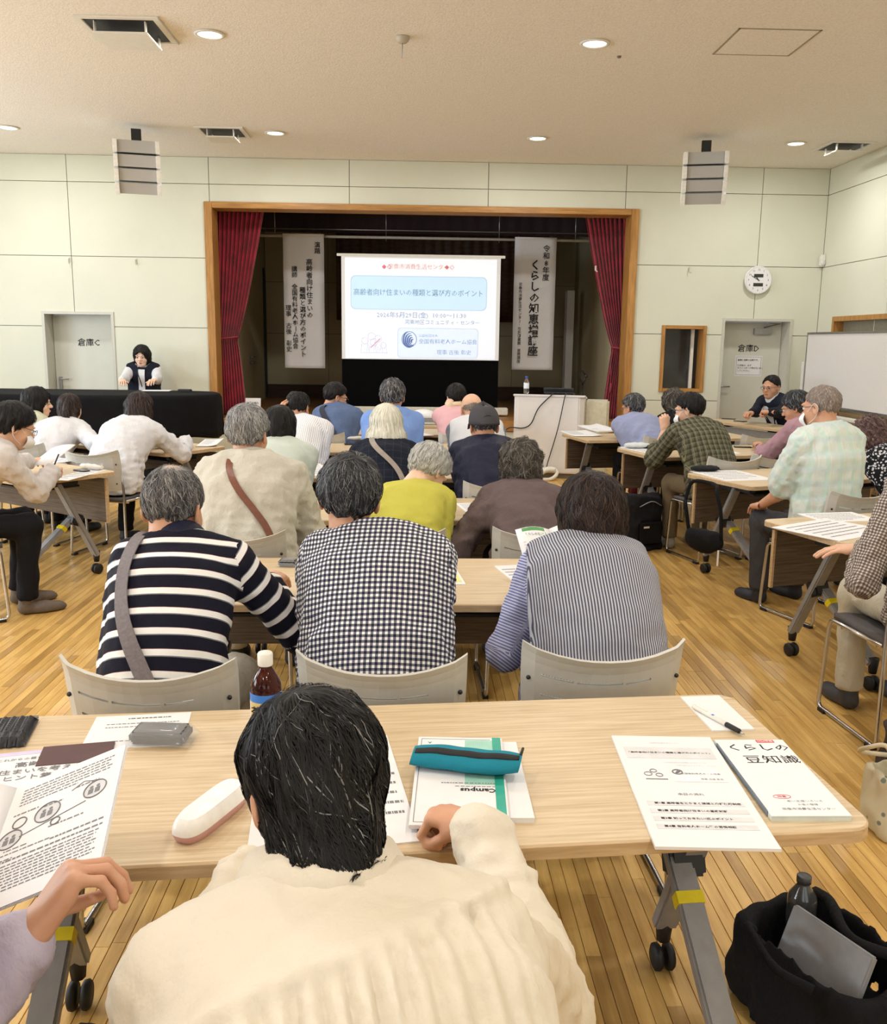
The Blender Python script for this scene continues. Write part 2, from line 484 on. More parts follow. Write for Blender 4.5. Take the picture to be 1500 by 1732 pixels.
def hand_sdf(P, curl, spread=1.0, thumb=(0, 0), each=None):
    K = [(.028, .092, 0), (.009, .097, .003), (-.011, .092, .001), (-.029, .082, -.003)]
    Ls = [(.043, .025, .020), (.047, .029, .021), (.043, .027, .020), (.033, .021, .018)]
    palm = None; fing = None
    for i, (k, L) in enumerate(zip(K, Ls)):
        m = cone(P, (k[0]*.55, .008, 0), k, .0135, .0115)
        palm = m if palm is None else smin(palm, m, .016)
        c1, c2, c3 = (each[i] if each else curl)
        a = 0; p = np.array(k); lat = R((1.2-i*.9)*5*spread); pts = [p]
        for L_, c in zip(L, (c1, c2, c3)):
            a += R(c); p = p+L_*np.array([math.sin(lat)*math.cos(a), math.cos(lat)*math.cos(a), -math.sin(a)]); pts.append(p)
        r = .0088 if i < 3 else .0076
        e = chain(P, pts, [r+.0006, r, r-.0006, r-.0016], .003)
        fing = e if fing is None else np.minimum(fing, e)
    palm = smin(palm, cone(P, (.012, .018, -.006), (.030, .050, -.012), .016, .013), .014)
    palm = smin(palm, cone(P, (-.014, .016, -.005), (-.026, .060, -.008), .013, .011), .014)
    t0 = np.array([.028, .040, -.010]); a, b = R(38-thumb[0]), R(18-thumb[0]*.8)
    t1 = t0+.040*np.array([math.sin(a), math.cos(a)*math.cos(R(thumb[1])), -math.sin(R(12+thumb[1]))])
    t2 = t1+.034*np.array([math.sin(b), math.cos(b)*math.cos(R(thumb[1])), -math.sin(R(10+thumb[1]))])
    th = chain(P, [t0, t1, t2], [.0128, .0102, .0080], .004)
    d = smin(palm, fing, .007); d = smin(d, th, .008)
    q = P*A(1, 1, 1.3); d = smin(d, cone(q, (0, -.05, 0), (0, .018, 0), .027, .027), .014)
    return d
HANDS = {}
def hand(pose):
    if pose not in HANDS:
        kw = dict(flat=dict(curl=(14, 14, 8)), rest=dict(curl=(22, 26, 16), spread=.6), fist=dict(curl=(62, 82, 45), spread=.2, thumb=(34, 30)),
                  pen=dict(curl=(0, 0, 0), each=[(42, 45, 20), (50, 55, 25), (62, 70, 30), (70, 75, 30)], thumb=(30, 26), spread=.3),
                  pinch=dict(curl=(0, 0, 0), each=[(48, 40, 22), (52, 42, 24), (56, 44, 26), (60, 44, 26)], spread=.5, thumb=(14, 36)))[pose]
        HANDS[pose] = snets(lambda P: hand_sdf(P, **kw), (-.06, -.045, -.11), (.09, .2, .04), .0036)
    return HANDS[pose]
def rz(a): c, s = math.cos(a), math.sin(a); return np.array([[c, -s, 0], [s, c, 0], [0, 0, 1.]])
def rx(a): c, s = math.cos(a), math.sin(a); return np.array([[1., 0, 0], [0, c, -s], [0, s, c]])
def ry(a): c, s = math.cos(a), math.sin(a); return np.array([[c, 0, s], [0, 1., 0], [-s, 0, c]])

# ------------------------------------------------------------------ person materials
def skin_mat(name, c):
    m, t, b = nt(name); f = noise(t, 22, 4)
    c0 = srgb(*c); lo = (c0[0]*.92, c0[1]*.84, c0[2]*.80, 1)
    t.links.new(ramp(t, f, [(.3, lo), (.65, c0)]), b.inputs['Base Color'])
    b.inputs['Roughness'].default_value = .52; b.inputs['Subsurface Weight'].default_value = .12
    b.inputs['Subsurface Radius'].default_value = (.012, .005, .003); b.inputs['Subsurface Scale'].default_value = .5
    bump(t, b, noise(t, 140, 3), .12, .002); return m
SKIN = {k: skin_mat('skin_'+k, c) for k, c in dict(fair=(232, 196, 172), mid=(222, 180, 152), tan=(206, 158, 128), rosy=(226, 180, 160)).items()}
def hair_mat(name, cols, rough=.55):
    m, t, b = nt(name)
    a = N(t, 'ShaderNodeAttribute', attribute_name='rnd')
    st = [((c[3] if len(c) > 3 else i/max(1, len(cols)-1)), srgb(*c[:3])) for i, c in enumerate(cols)]
    t.links.new(ramp(t, a.outputs['Fac'], st), b.inputs['Base Color'])
    b.inputs['Roughness'].default_value = rough; b.inputs['Specular IOR Level'].default_value = .28
    return m
def pat(t):
    a = N(t, 'ShaderNodeAttribute', attribute_name='pat'); s = N(t, 'ShaderNodeSeparateXYZ')
    t.links.new(a.outputs['Vector'], s.inputs[0]); return s.outputs
def cloth_base(name, rough=.85, wr=.35, ws=14, weave=0):
    m, t, b = nt(name); b.inputs['Roughness'].default_value = rough; b.inputs['Specular IOR Level'].default_value = .2
    f = noise(t, ws, 5, 'Object', (1, 1, .6), .6)
    f2 = math_(t, 'ABSOLUTE', math_(t, 'SUBTRACT', f, .5))
    bump(t, b, f2, min(1, wr*1.0), .03)
    return m, t, b
def cloth(name, col, var=.06, **kw):
    m, t, b = cloth_base(name, **kw); c = srgb(*col)
    f = noise(t, 5, 4); lo = tuple(x*(1-var) for x in c[:3])+(1,)
    t.links.new(ramp(t, f, [(.3, lo), (.65, c)]), b.inputs['Base Color']); return m
def stripe(t, x, period, duty, soft=.0):
    """1 inside the stripe"""
    fr = math_(t, 'FRACT', math_(t, 'DIVIDE', x, period))
    return math_(t, 'LESS_THAN', fr, duty)
def cl_navy_stripes():
    m, t, b = cloth_base('navy_white_stripe_knit', wr=.2); u, v, p = pat(t)
    fr = math_(t, 'FRACT', math_(t, 'DIVIDE', math_(t, 'ADD', v, .004), .0595))
    c = ramp(t, fr, [(0, srgb(20, 21, 36)), (.60, srgb(120, 124, 130)), (.655, srgb(236, 236, 234)), (.955, srgb(150, 90, 96)), (.975, srgb(20, 21, 36))], 'CONSTANT')
    t.links.new(c, b.inputs['Base Color']); return m
def cl_gingham(name, c0, c1, per, duty=.5):
    m, t, b = cloth_base(name, wr=.25); u, v, p = pat(t)
    a = stripe(t, math_(t, 'ADD', u, 5), per, duty); d = stripe(t, math_(t, 'ADD', v, 5), per, duty)
    f = math_(t, 'MULTIPLY', math_(t, 'ADD', a, d), .5)
    t.links.new(ramp(t, f, [(0, srgb(*c1)), (.5, srgb(*[(x*.62+y*.38) for x, y in zip(c0, c1)])), (1, srgb(*c0))]), b.inputs['Base Color']); return m
def cl_pin(name, c0, c1, per, duty=.45, axis=0, wr=.3):
    m, t, b = cloth_base(name, wr=wr); s = pat(t)
    f = stripe(t, math_(t, 'ADD', s[axis], 5), per, duty)
    t.links.new(mix(t, f, srgb(*c1), srgb(*c0)), b.inputs['Base Color']); return m
def cl_plaid(name, base, lines, per, wr=.3):
    m, t, b = cloth_base(name, wr=wr); u, v, p = pat(t); col = None
    f = noise(t, 6, 3); c = srgb(*base); col = ramp(t, f, [(.3, tuple(x*.9 for x in c[:3])+(1,)), (.7, c)])
    for k, (lc, duty, off, ax, op) in enumerate(lines):
        fr = stripe(t, math_(t, 'ADD', (u, v)[ax], 5+off), per, duty)
        col = mix(t, math_(t, 'MULTIPLY', fr, op), col, srgb(*lc))
    t.links.new(col, b.inputs['Base Color']); return m
def cl_floral():
    m, t, b = cloth_base('black_floral_print', wr=.2)
    vo = N(t, 'ShaderNodeTexVoronoi'); vo.inputs['Scale'].default_value = 55; vo.feature = 'F1'
    tc = N(t, 'ShaderNodeTexCoord'); t.links.new(tc.outputs['Object'], vo.inputs[0])
    n2 = noise(t, 40, 3); f = math_(t, 'ADD', vo.outputs['Distance'], math_(t, 'MULTIPLY', n2, .5))
    t.links.new(ramp(t, f, [(.0, srgb(200, 200, 206)), (.62, srgb(150, 150, 158)), (.66, srgb(24, 24, 28))], 'CONSTANT'), b.inputs['Base Color']); return m
def cl_gauze():
    m, t, b = cloth_base('cream_gauze', rough=.9, wr=.35, ws=11)
    f = noise(t, 3.5, 3); u, v, p = pat(t)
    t.links.new(ramp(t, f, [(.3, srgb(206, 194, 172)), (.62, srgb(218, 210, 194))]), b.inputs['Base Color'])
    return m
def cl_knit(name, c):
    m, t, b = nt(name); c = srgb(*c); vo = N(t, 'ShaderNodeTexVoronoi'); vo.inputs['Scale'].default_value = 130
    tc = N(t, 'ShaderNodeTexCoord'); t.links.new(tc.outputs['Object'], vo.inputs[0])
    t.links.new(ramp(t, vo.outputs['Distance'], [(0, tuple(x*2.2 for x in c[:3])+(1,)), (.6, c)]), b.inputs['Base Color'])
    b.inputs['Roughness'].default_value = .95; bump(t, b, vo.outputs['Distance'], .5, .006); return m
CL = dict(
    navystripe=cl_navy_stripes(), gingham=cl_gingham('navy_gingham', (34, 36, 56), (236, 236, 238), .0155),
    vest=cl_pin('navy_pinstripe', (78, 80, 98), (184, 186, 196), .0092, .5), sleeve=cl_pin('blue_stripe', (112, 120, 172), (198, 200, 220), .0095, .55, 1),
    linen=cloth('oatmeal_linen', (196, 192, 180), wr=.5), yellow=cloth('lime_yellow_knit', (192, 187, 82), wr=.25), mauve=cloth('mauve_brown', (100, 86, 86), wr=.5),
    mint=cloth('pale_mint', (196, 206, 198), wr=.3), navycheck=cl_plaid('navy_check', (24, 28, 42), [((52, 62, 78), .05, 0, 0, .7), ((52, 62, 78), .05, 0, 1, .7)], .05),
    navy=cloth('navy_nylon', (30, 32, 52), wr=.4, rough=.6), wstripe=cl_pin('white_grey_stripe', (186, 186, 194), (238, 238, 240), .014, .3),
    denim=cloth('blue_denim', (92, 110, 146), wr=.45, var=.15), blue=cloth('sky_blue_shirt', (122, 154, 216), wr=.3), pink=cloth('pink_shirt', (224, 176, 182), wr=.3),
    white=cloth('white_cotton', (214, 214, 218), wr=.4), whitevest=cloth('white_vest', (212, 214, 218), wr=.35), check=cl_gingham('grey_check', (44, 50, 66), (190, 196, 206), .012),
    sage=cloth('sage_jacket', (192, 192, 168), wr=.45), beigegrey=cloth('pale_grey_blouse', (204, 198, 196), wr=.4), black=cloth('black_knit', (20, 20, 24), wr=.2),
    bshirt=cloth('periwinkle_chambray', (150, 158, 192), wr=.4, var=.1),
    plaid=cl_plaid('olive_plaid', (92, 92, 74), [((48, 44, 36), .3, 0, 0, .6), ((48, 44, 36), .3, .01, 1, .6), ((150, 150, 118), .07, .02, 0, .7), ((132, 122, 104), .07, .027, 0, .7), ((140, 138, 110), .06, .022, 1, .6)], .042),
    suit=cloth('dark_navy_suit', (28, 30, 44), wr=.2), purple=cloth('dusty_pink', (176, 140, 152), wr=.35),
    mintplaid=cl_plaid('pale_mint_plaid', (214, 222, 216), [((184, 214, 202), .3, 0, 0, .55), ((196, 212, 218), .35, .04, 1, .5), ((208, 206, 182), .10, .05, 0, .45), ((196, 220, 210), .2, .02, 1, .5)], .085),
    floral=cl_floral(), houndstooth=cl_gingham('brown_check', (92, 76, 66), (200, 196, 192), .012, .55), gauze=cl_gauze(), lavender=cloth('lavender_cotton', (196, 188, 208), wr=.4),
    knit=cl_knit('black_chunky_knit', (18, 18, 22)), undershirt=cloth('white_sheer', (232, 226, 228), wr=.25),
    t_black=cloth('black_trousers', (20, 20, 24), wr=.3), t_grey=cloth('charcoal_trousers', (66, 66, 70), wr=.35), t_beige=cloth('beige_trousers', (196, 190, 172), wr=.5),
    t_khaki=cloth('khaki_trousers', (112, 98, 76), wr=.4), t_denim=cl_pin('seersucker', (92, 102, 150), (170, 174, 200), .006, .5), t_stone=cloth('stone_trousers', (168, 162, 148), wr=.4),
)
HM = dict(
    black=hair_mat('black_hair', [(10, 9, 10), (26, 23, 24), (40, 36, 36)]), blackgrey=hair_mat('black_grey_hair', [(9, 8, 9, 0), (16, 15, 16, .5), (24, 23, 24, .9), (40, 38, 38, .955), (140, 138, 136, 1)]),
    salt=hair_mat('salt_pepper_hair', [(38, 38, 41), (70, 70, 74), (104, 104, 106), (160, 158, 156)]), dsalt=hair_mat('dark_salt_hair', [(26, 27, 31), (44, 46, 50), (70, 72, 76), (130, 130, 132)]), grey=hair_mat('grey_hair', [(92, 92, 94), (128, 128, 130), (160, 160, 160), (190, 188, 186)]),
    thinsalt=hair_mat('thin_salt_hair', [(44, 44, 47, 0), (84, 84, 86, .25), (120, 119, 118, .5), (172, 168, 164, .7), (206, 172, 150, .92), (214, 178, 156, 1)]), silver=hair_mat('silver_hair', [(140, 140, 138), (180, 180, 178), (206, 206, 202), (224, 222, 216)]), white=hair_mat('white_hair', [(214, 212, 196), (232, 230, 216), (244, 242, 232)]),
    brown=hair_mat('dark_brown_hair', [(28, 20, 20), (40, 29, 28), (56, 42, 38), (88, 70, 62)]), red=hair_mat('auburn_grey_hair', [(70, 50, 50), (96, 72, 70), (120, 96, 90), (150, 126, 116)]),
    ash=hair_mat('ash_brown_hair', [(54, 50, 46), (76, 72, 66), (100, 94, 86), (140, 132, 122)]), stubble=hair_mat('cropped_grey_hair', [(112, 104, 98), (142, 128, 118), (160, 138, 124), (176, 168, 162)]),
)
EYEW = plain('eye_white', (224, 218, 212), .2, var=0); EYED = plain('eye_iris', (30, 20, 16), .15, var=0)
LIP = plain('lips', (176, 104, 98), .5); BROW = plain('eyebrow', (42, 36, 34), .8)
MASKM = plain('mask_fabric', (236, 238, 240), .8, var=.02)

# ------------------------------------------------------------------ hair
def hair_fn(style):
    def skull(P, th): return ell(P, (0, -.012, .034), (.077+th, .097+th, .087+th))
    n = A(0, .65, -.76)
    def short(P, th=.013, off=-.002):
        d = skull(P, th)+.0018*wob(P, 90)
        d = smax(d, P@n-off, .012)
        return smax(d, -ell(P, (0, .125, .045), (.070, .058, .058)), .01)
    def bob(P, low=-.115, th=.020, wide=.094, fringe=.045, noise_=.003):
        d = smin(skull(P, th), ell(P, (0, -.02, -.035), (wide, .094, .10)), .03)+noise_*wob(P, 70)
        d = smax(d, low-P[:, 2]+.012*wob(P, 40, 2), .012)
        face = ell(P, (0, .115, -.045), (.070, .085, .085+fringe))
        d = smax(d, -face, .012)
        return d
    if style == 'short': return lambda P: short(P)
    if style in ('man', 'manfront'):
        def fm(P):
            d = short(P, .015 if style == 'man' else .009, -.006)
            Q = P.copy(); Q[:, 0] = np.abs(Q[:, 0])
            d = smax(d, -ell(Q, (.096, -.006, -.012), (.026, .028, .036)), .008)
            return smax(d, -ell(P, (0, .135, .048), (.078, .078, .066)), .01) if style == 'manfront' else d
        return fm
    if style == 'full': return lambda P: short(P, .020, .006)
    if style == 'crop': return lambda P: short(P, .0045, -.004)
    if style == 'thin':
        return lambda P: smax(short(P, .008, -.004), -ell(P*A(1, 1, 1), (.0, .12, .05), (.08, .06, .06)), .01)
    if style == 'crownbald':
        return lambda P: smax(short(P, .010, -.002), -ell(P, (.0, -.03, .125), (.048, .060, .034)), .008)
    if style == 'fringe':  # bald on top, cropped sides
        return lambda P: smax(short(P, .003, -.014), P[:, 2]-.012+.25*P[:, 1], .01)
    if style == 'bob': return lambda P: bob(P)
    if style == 'bigbob': return lambda P: bob(P, -.12, .030, .104, .03, .004)
    if style == 'straightbob': return lambda P: smin(bob(P, -.135, .022, .100, .03, .001), smax(ell(P, (0, -.02, -.07), (.122, .108, .085)), np.maximum(-.135-P[:, 2], np.where(P[:, 1] > .05, P[:, 1]-.05, -.05)), .01), .03)
    if style == 'layered':
        def f(P):
            d = smin(skull(P, .016), ell(P, (0, -.046, -.075), (.066, .058, .095)), .04)+.0032*wob(P, 75)
            d = smax(d, -.126-P[:, 2]+.018*wob(P, 45, 3)+.5*np.abs(P[:, 0]), .01)
            d = smax(d, -ell(P, (0, .12, -.06), (.09, .10, .12)), .012)
            return smax(d, -smax(ell(P, (.10, .01, -.035), (.03, .022, .03)), -P[:, 0], .01), .008)
        return f
    if style == 'long':
        def f(P):
            d = bob(P, -.12, .020, .092, .03)
            q = P*A(.8, 1.25, 1)
            return smin(d, chain(q, [(0, -.05, .02), (0, -.09, -.08), (0, -.125, -.20)], [.06, .066, .045])+.004*wob(P, 60), .04)
        return f
    if style == 'halfup':
        def f(P):
            d = short(P, .012, .002)
            q = P*A(.8, 1.1, 1)
            d = smin(d, chain(q, [(0, -.06, -.02), (0, -.085, -.09), (-.01, -.115, -.165)], [.058, .054, .026])+.004*wob(P, 60), .03)
            return smin(d, chain(P, [(0, -.108, .03), (0, -.125, -.04), (-.005, -.13, -.13)], [.018, .026, .014]), .012)
        return f
    if style == 'curly':
        return lambda P: bob(P, -.10, .024, .094, .035, .0035)+.008*folds(P, 62, 1)
    if style == 'perm':
        return lambda P: bob(P, -.075, .022, .086, .045, .004)+.006*folds(P, 70, 4)
    if style == 'wavy':
        return lambda P: smax(smin(skull(P, .024), ell(P, (0, -.04, -.05), (.092, .08, .085)), .04)+.007*folds(P, 50, 2), np.maximum(-.125-P[:, 2], -ell(P, (0, .125, -.05), (.075, .09, .13))), .012)
HCACHE = {}
def hair_geo(style, ns=1300, length=.07, wid=.0016, lift=.002, res=.0055, swirl=.25, seed=1, whorl=(0.01, -.055, .115), mess=.35, lock=.0028, steps=9):
    key = (style, ns, length, seed)
    if key in HCACHE: return HCACHE[key]
    f0 = hair_fn(style); g = np.random.default_rng(seed)
    f = lambda P: f0(P)+lock*folds(P*A(1, 1, .38), 105, seed % 7)*np.clip((.16-P[:, 2])/.1, .3, 1)
    V, F = snets(f, (-.16, -.19, -.30), (.16, .14, .17), res)
    rnd = .06+.40*(.5+.5*wob(V*A(1, 1, .35), 190, 3))*(.6+.4*wob(V, 25, 1))
    if style == 'thin':
        rnd = rnd*.7+.75*np.clip(1.25-np.linalg.norm((V-np.array([.005, -.045, .125]))/np.array([.055, .065, .05]), axis=1), 0, 1)
    # strands run from the whorl over the surface
    seeds = V[g.integers(0, len(V), ns)]+g.normal(size=(ns, 3))*.002
    p = seeds.astype(f32); W = A(whorl); path = []; nor = []
    e = .003; ang = g.normal(size=(ns, 1))*mess
    for s_ in range(steps):
        d = f(p); gr = np.stack([f(p+A(*(e*(i == k) for k in range(3))))-d for i in range(3)], 1)/e
        gr /= np.maximum(np.linalg.norm(gr, axis=1), 1e-6)[:, None]
        lv = lift*(.3+g.random((ns, 1))*.2+1.2*math.sin(math.pi*s_/(steps-1)))
        p = p-gr*(d[:, None]-lv)
        path.append(p.copy()); nor.append(gr)
        fl = p-W; fl = fl/np.maximum(np.linalg.norm(fl, axis=1), 1e-6)[:, None]
        fl = fl+swirl*np.cross(gr, fl)+A(0, 0, -.55)+.5*np.stack([wob(p, 45, 1), wob(p, 45, 5), wob(p, 45, 7)], 1)*mess
        fl = fl-gr*(fl*gr).sum(1)[:, None]
        fl = fl/np.maximum(np.linalg.norm(fl, axis=1), 1e-6)[:, None]
        sd = np.cross(gr, fl); fl = fl*np.cos(ang)+sd*np.sin(ang)
        p = (p+fl*(length/steps)).astype(f32)
    path = np.stack(path, 1); nor = np.stack(nor, 1)
    tan = np.gradient(path, axis=1); side = np.cross(tan, nor); side /= np.maximum(np.linalg.norm(side, axis=2), 1e-7)[:, :, None]
    wv = wid*(.6+.8*g.random((ns, 1, 1)))*np.interp(np.linspace(0, 1, steps), [0, .15, .5, .8, 1], [.4, .9, 1, .75, .12])[None, :, None]
    L_ = path-side*wv*.5; Rr = path+side*wv*.5
    sv = np.stack([L_, Rr], 2).reshape(-1, 3)
    b = (np.arange(ns)[:, None]*steps+np.arange(steps-1)[None]).reshape(-1)*2
    sf = np.stack([b, b+1, b+3, b+2], 1)
    sr = np.repeat(g.random(ns)*(.7 if style == 'thin' else 1), steps*2)
    HCACHE[key] = (np.concatenate([V, sv]), np.concatenate([F, sf+len(V)]), np.concatenate([rnd, sr]))
    return HCACHE[key]

# ------------------------------------------------------------------ people
def shoe_sdf(P):
    d = chain(P, [(0, -.055, .035), (0, .06, .028), (0, .135, .022)], [.036, .036, .030], .02)
    q = P*A(1.0, 1, 1); d = smin(d, ell(q, (0, .07, .02), (.046, .11, .034)), .02)
    d = smin(d, cone(P, (0, -.05, .04), (0, -.045, .085), .036, .04), .02)
    return smax(d, .004-P[:, 2], .006)
SHOE = snets(shoe_sdf, (-.07, -.12, -.02), (.07, .19, .14), .009)
def align(z, x=(1, 0, 0)):
    z = Vector(z).normalized(); x = Vector(x); x = (x-z*x.dot(z)).normalized(); y = z.cross(x)
    return Matrix((x, y, z)).transposed()
EYE_ME = None
def eye_mesh():
    global EYE_ME
    if EYE_ME is None:
        b = MB(); b.ball((0, 0, 0), .0125, 14, 10, (R(90), 0, 0)); me = b.mesh('eye', [EYEW, EYED])
        for p in me.polygons:
            if p.center.y > .0098: p.material_index = 1
        EYE_ME = me
    return EYE_ME
def sol(v):
    return np.array(v, float)
PEOPLE = {}
PSC = 1.06
def spine_fit(Hl, Nk, seat, minlean, lean, nx):
    # spine: solve the forward lean so that the pelvis rests at seat height
    l = np.array([.215, .18, .14])
    need = Nk[2]-seat
    def ext(a, s): return s*(l[0]*math.cos(.55*a)+l[1]*math.cos(a)+l[2]*math.cos(min(1.35*a, 1.4)))
    s = 1.0; lo = R(minlean)
    if lean is not None:
        a = R(lean); s = need/ext(a, 1)
    elif ext(lo, 1) < need: s = need/ext(lo, 1); a = lo
    else:
        u, v = lo, R(75)
        for _ in range(30):
            a = (u+v)/2
            if ext(a, 1) > need: u = a
            else: v = a
    def dirv(q): return np.array([0, math.sin(q), math.cos(q)])
    C = Nk-s*l[2]*dirv(min(1.35*a, 1.4)); Wp = C-s*l[1]*dirv(a); Pv = Wp-s*l[0]*dirv(.55*a)
    C[0] = nx*1.1; Wp[0] = nx*1.25; Pv[0] = nx*1.4
    base = np.array([Pv[0], Pv[1], 0.])
    Hl, Nk, C, Wp, Pv = [q-base for q in (Hl, Nk, C, Wp, Pv)]
    return Hl, Nk, C, Wp, Pv, s, base
def person(key, label, head, th=0.0, pitch=12, hyaw=0, hroll=0, nx=0.0, sw=.175, bulk=1.0, hs=1.0, seat=.53, stand=False,
           skin='mid', shirt='white', sleeve='long', infl=.016, wr=.006, hem=-.06, collar=None, collarmat=None, vest=None,
           trousers='t_black', legs=True, L=None, Rr=None, lp='rest', rp='rest', lf=None, rf=None, lpn=None, rpn=None,
           hair=None, hm='black', hkw=None, shoe=(30, 30, 32), face=False, res=.013, disp=None, group=None, kneez=None, feet=.36, knee=.40, lean=None, split=.10, minlean=3, sh_fw=.015, trap=1.0, neckcut=.012, pely=None, neck=.138, rpole=None, lpole=None):
    th = R(th); Rw = rz(th); hs = hs*PSC; sw = sw*.98; bulk = bulk*.95
    Hw = PY(*head[1:]) if head[0] == 'px' else sol(head[1:])
    p = R(pitch)
    for _it in range(6 if pely else 1):
        Hl = np.array([0, 0, Hw[2]])
        Nk = Hl+hs*np.array([nx, -.042-.085*math.sin(p), -neck+.045*math.sin(p)])
        Hl, Nk, C, Wp, Pv, s, base = spine_fit(Hl, Nk, seat, minlean, lean, nx)
        loc = np.array([Hw[0], Hw[1], 0])+Rw@base
        if pely: Hw = PY(head[1], head[2], Hw[1]+(pely-loc[1]))
    def tol(q): return Rw.T@(sol(q)-loc)
    root = empty('person', label, 'person', loc, th, group)
    B0 = Pv+np.array([0, -.01, hem])
    S = [B0, Pv, Wp, C, C+.72*(Nk-C), Nk+(Nk-C)*.02]
    aw = np.array([.166, .176, .158, .170, .150, .058])*bulk; bw = np.array([.120, .130, .118, .122, .092, .054])*bulk
    aw[5] /= bulk**.7; bw[5] /= bulk**.7
    chl = np.linalg.norm(Nk-B0); chord = (Nk-B0)/np.linalg.norm(Nk-B0); UA = .176*bulk+infl+.065
    Ls = np.cumsum([0]+[np.linalg.norm(S[i+1]-S[i]) for i in range(5)])
    def torso(P, dl=0.0):
        d = None
        for i in range(5):
            A0, A1 = S[i], S[i+1]; T = (A1-A0); Lg = np.linalg.norm(T); T = T/Lg
            Nr = np.array([0, T[2], -T[1]]); q = P-A(A0); t = (q@A(T))/Lg; tc = np.clip(t, 0, 1)
            ax = (t-tc)*Lg; x = P[:, 0]-(A0[0]+tc*(A1[0]-A0[0])); y = q@A(Nr)
            aa = aw[i]+(aw[i+1]-aw[i])*tc; bb = bw[i]+(bw[i+1]-bw[i])*tc
            k = ((np.abs(x)/aa)**2.2+(np.abs(y)/bb)**2.2+(np.abs(ax)/np.minimum(bb, .09))**2.2)**(1/2.2)
            di = (k-1)*np.minimum(aa, bb)
            d = di if d is None else np.minimum(d, di)
        v = (P-A(B0))@A(chord); uu = UA*np.arcsin(np.clip(P[:, 0]/(UA*1.02), -1, 1))
        return d, v, uu
    # arms
    arms = []
    Sc = C+.70*(Nk-C)
    for sgn, tgt, pose, fd, pn in ((-1, L, lp, lf, lpn), (1, Rr, rp, rf, rpn)):
        sh = Sc+np.array([sgn*sw, sh_fw, -.012])
        if tgt is None: wq = np.array([sgn*.075, min(.215, sh[1]+.20), .675])
        elif tgt[0] == 'px': wq = tol(PZ(*tgt[1:]))
        elif tgt[0] == 'w': wq = tol(tgt[1:])
        else: wq = sol(tgt[1:])
        u_, f_ = .285*s**.5, .250*s**.5
        dv = wq-sh; D = np.linalg.norm(dv)
        if D > (u_+f_)*.985: wq = sh+dv/D*(u_+f_)*.985; D = (u_+f_)*.985
        if D < .12: D = .12
        dv = (wq-sh)/np.linalg.norm(wq-sh)
        pole = np.array([sgn*.16, -.8, -.7]) if tgt is None else np.array([sgn*.30, -.30, -1.0])
        if sgn > 0 and rpole is not None: pole = sol(rpole)
        if sgn < 0 and lpole is not None: pole = sol(lpole); pole -= dv*pole.dot(dv); pole /= np.linalg.norm(pole)
        c_ = (u_*u_+D*D-f_*f_)/(2*u_*D); c_ = max(-1, min(1, c_)); ang = math.acos(c_)
        el = sh+u_*(dv*math.cos(ang)+pole*math.sin(ang))
        if tgt is not None and .74 < wq[2] < .86 and not (sgn > 0 and rpole is not None):
            side = np.cross(dv, pole)
            if side[0]*sgn < 0: side = -side
            for q_ in range(1, 4):
                if el[2] > .77: break
                a_ = R(8*q_); pl = pole*math.cos(a_)+side*math.sin(a_); el = sh+u_*(dv*math.cos(ang)+pl*math.sin(ang))
        fa = (wq-el)/np.linalg.norm(wq-el)
        if fd is None:
            fdv = fa*np.array([1, 1, .3])+np.array([-sgn*.25, 0, 0]); 
        else: fdv = Rw.T@sol(fd)
        fdv = fdv/np.linalg.norm(fdv)
        up = np.array([0, 0, 1.]) if pn is None else -(Rw.T@sol(pn))
        up = up-fdv*up.dot(fdv); up /= np.linalg.norm(up); xx = np.cross(fdv, up)
        arms.append((sgn, sh, el, wq, np.stack([xx, fdv, up], 1), pose))
    Rh = rz(R(hyaw))@rx(-p)@ry(R(hroll))
    nk_top = Hl+hs*Rh@np.array([0, -.03, -.085])
    # skin: torso, arms, neck, legs in one surface, plus the finely meshed head and hands merged into the same mesh
    hipx = .085*bulk; kz = kneez or seat-.005
    hips = [Pv+np.array([sg*hipx, .0, -.01]) for sg in (-1, 1)]
    if stand:
        knees = [np.array([sg*hipx, .01, .48]) for sg in (-1, 1)]; ank = [np.array([sg*hipx, -.02, .09]) for sg in (-1, 1)]
    else:
        knees = [np.array([sg*(hipx+split*.35), knee, kz]) for sg in (-1, 1)]; ank = [np.array([sg*(hipx+split*.5), feet, .09]) for sg in (-1, 1)]
    def body(P):
        d, v, u = torso(P); d = smax(d+.016, (Pv[2]-.05)-P[:, 2], .01)
        for sg, sh, el, wq, m, ps in arms: d = smin(d, chain(P, [sh, el, wq], [.047, .037, .026], .02), .05)
        d = smin(d, cone(P, Nk+np.array([0, .01, -.03]), nk_top, .054*hs, .052*hs), .03)
        for h_, k_, a_ in zip(hips, knees, ank): d = smin(d, chain(P, [h_, k_, a_], [.075, .05, .036], .02), .03)
        if not stand: d = smax(d, np.minimum(.480-P[:, 2], .285-P[:, 1]), .008)
        return d
    allp = np.array([*S, Nk, nk_top]+[q for ar in arms for q in ar[1:4]]+hips+knees+ank)
    bare = sleeve in ('short', 'none', 'half')
    bv, bf = snets(body, allp.min(0)-.16, allp.max(0)+.16, .013 if bare else .019)
    Vs, Fs = [bv], [bf]; off = len(bv)
    Vs.append(Hl+hs*(HEAD_V@Rh.T)); Fs.append(HEAD_F+off); off += len(HEAD_V)
    for sg, sh, el, wq, m, ps in arms:
        hv, hf = hand(ps); q = hv.copy()
        if sg > 0: q[:, 0] *= -1; hf = hf[:, ::-1]
        Vs.append(wq+(q*hs*.98)@m.T); Fs.append(hf+off); off += len(hv)
    link('body', np_mesh('body', np.concatenate(Vs), np.concatenate(Fs), SKIN[skin]), root)
    # shirt
    T = (Nk-C)/np.linalg.norm(Nk-C)
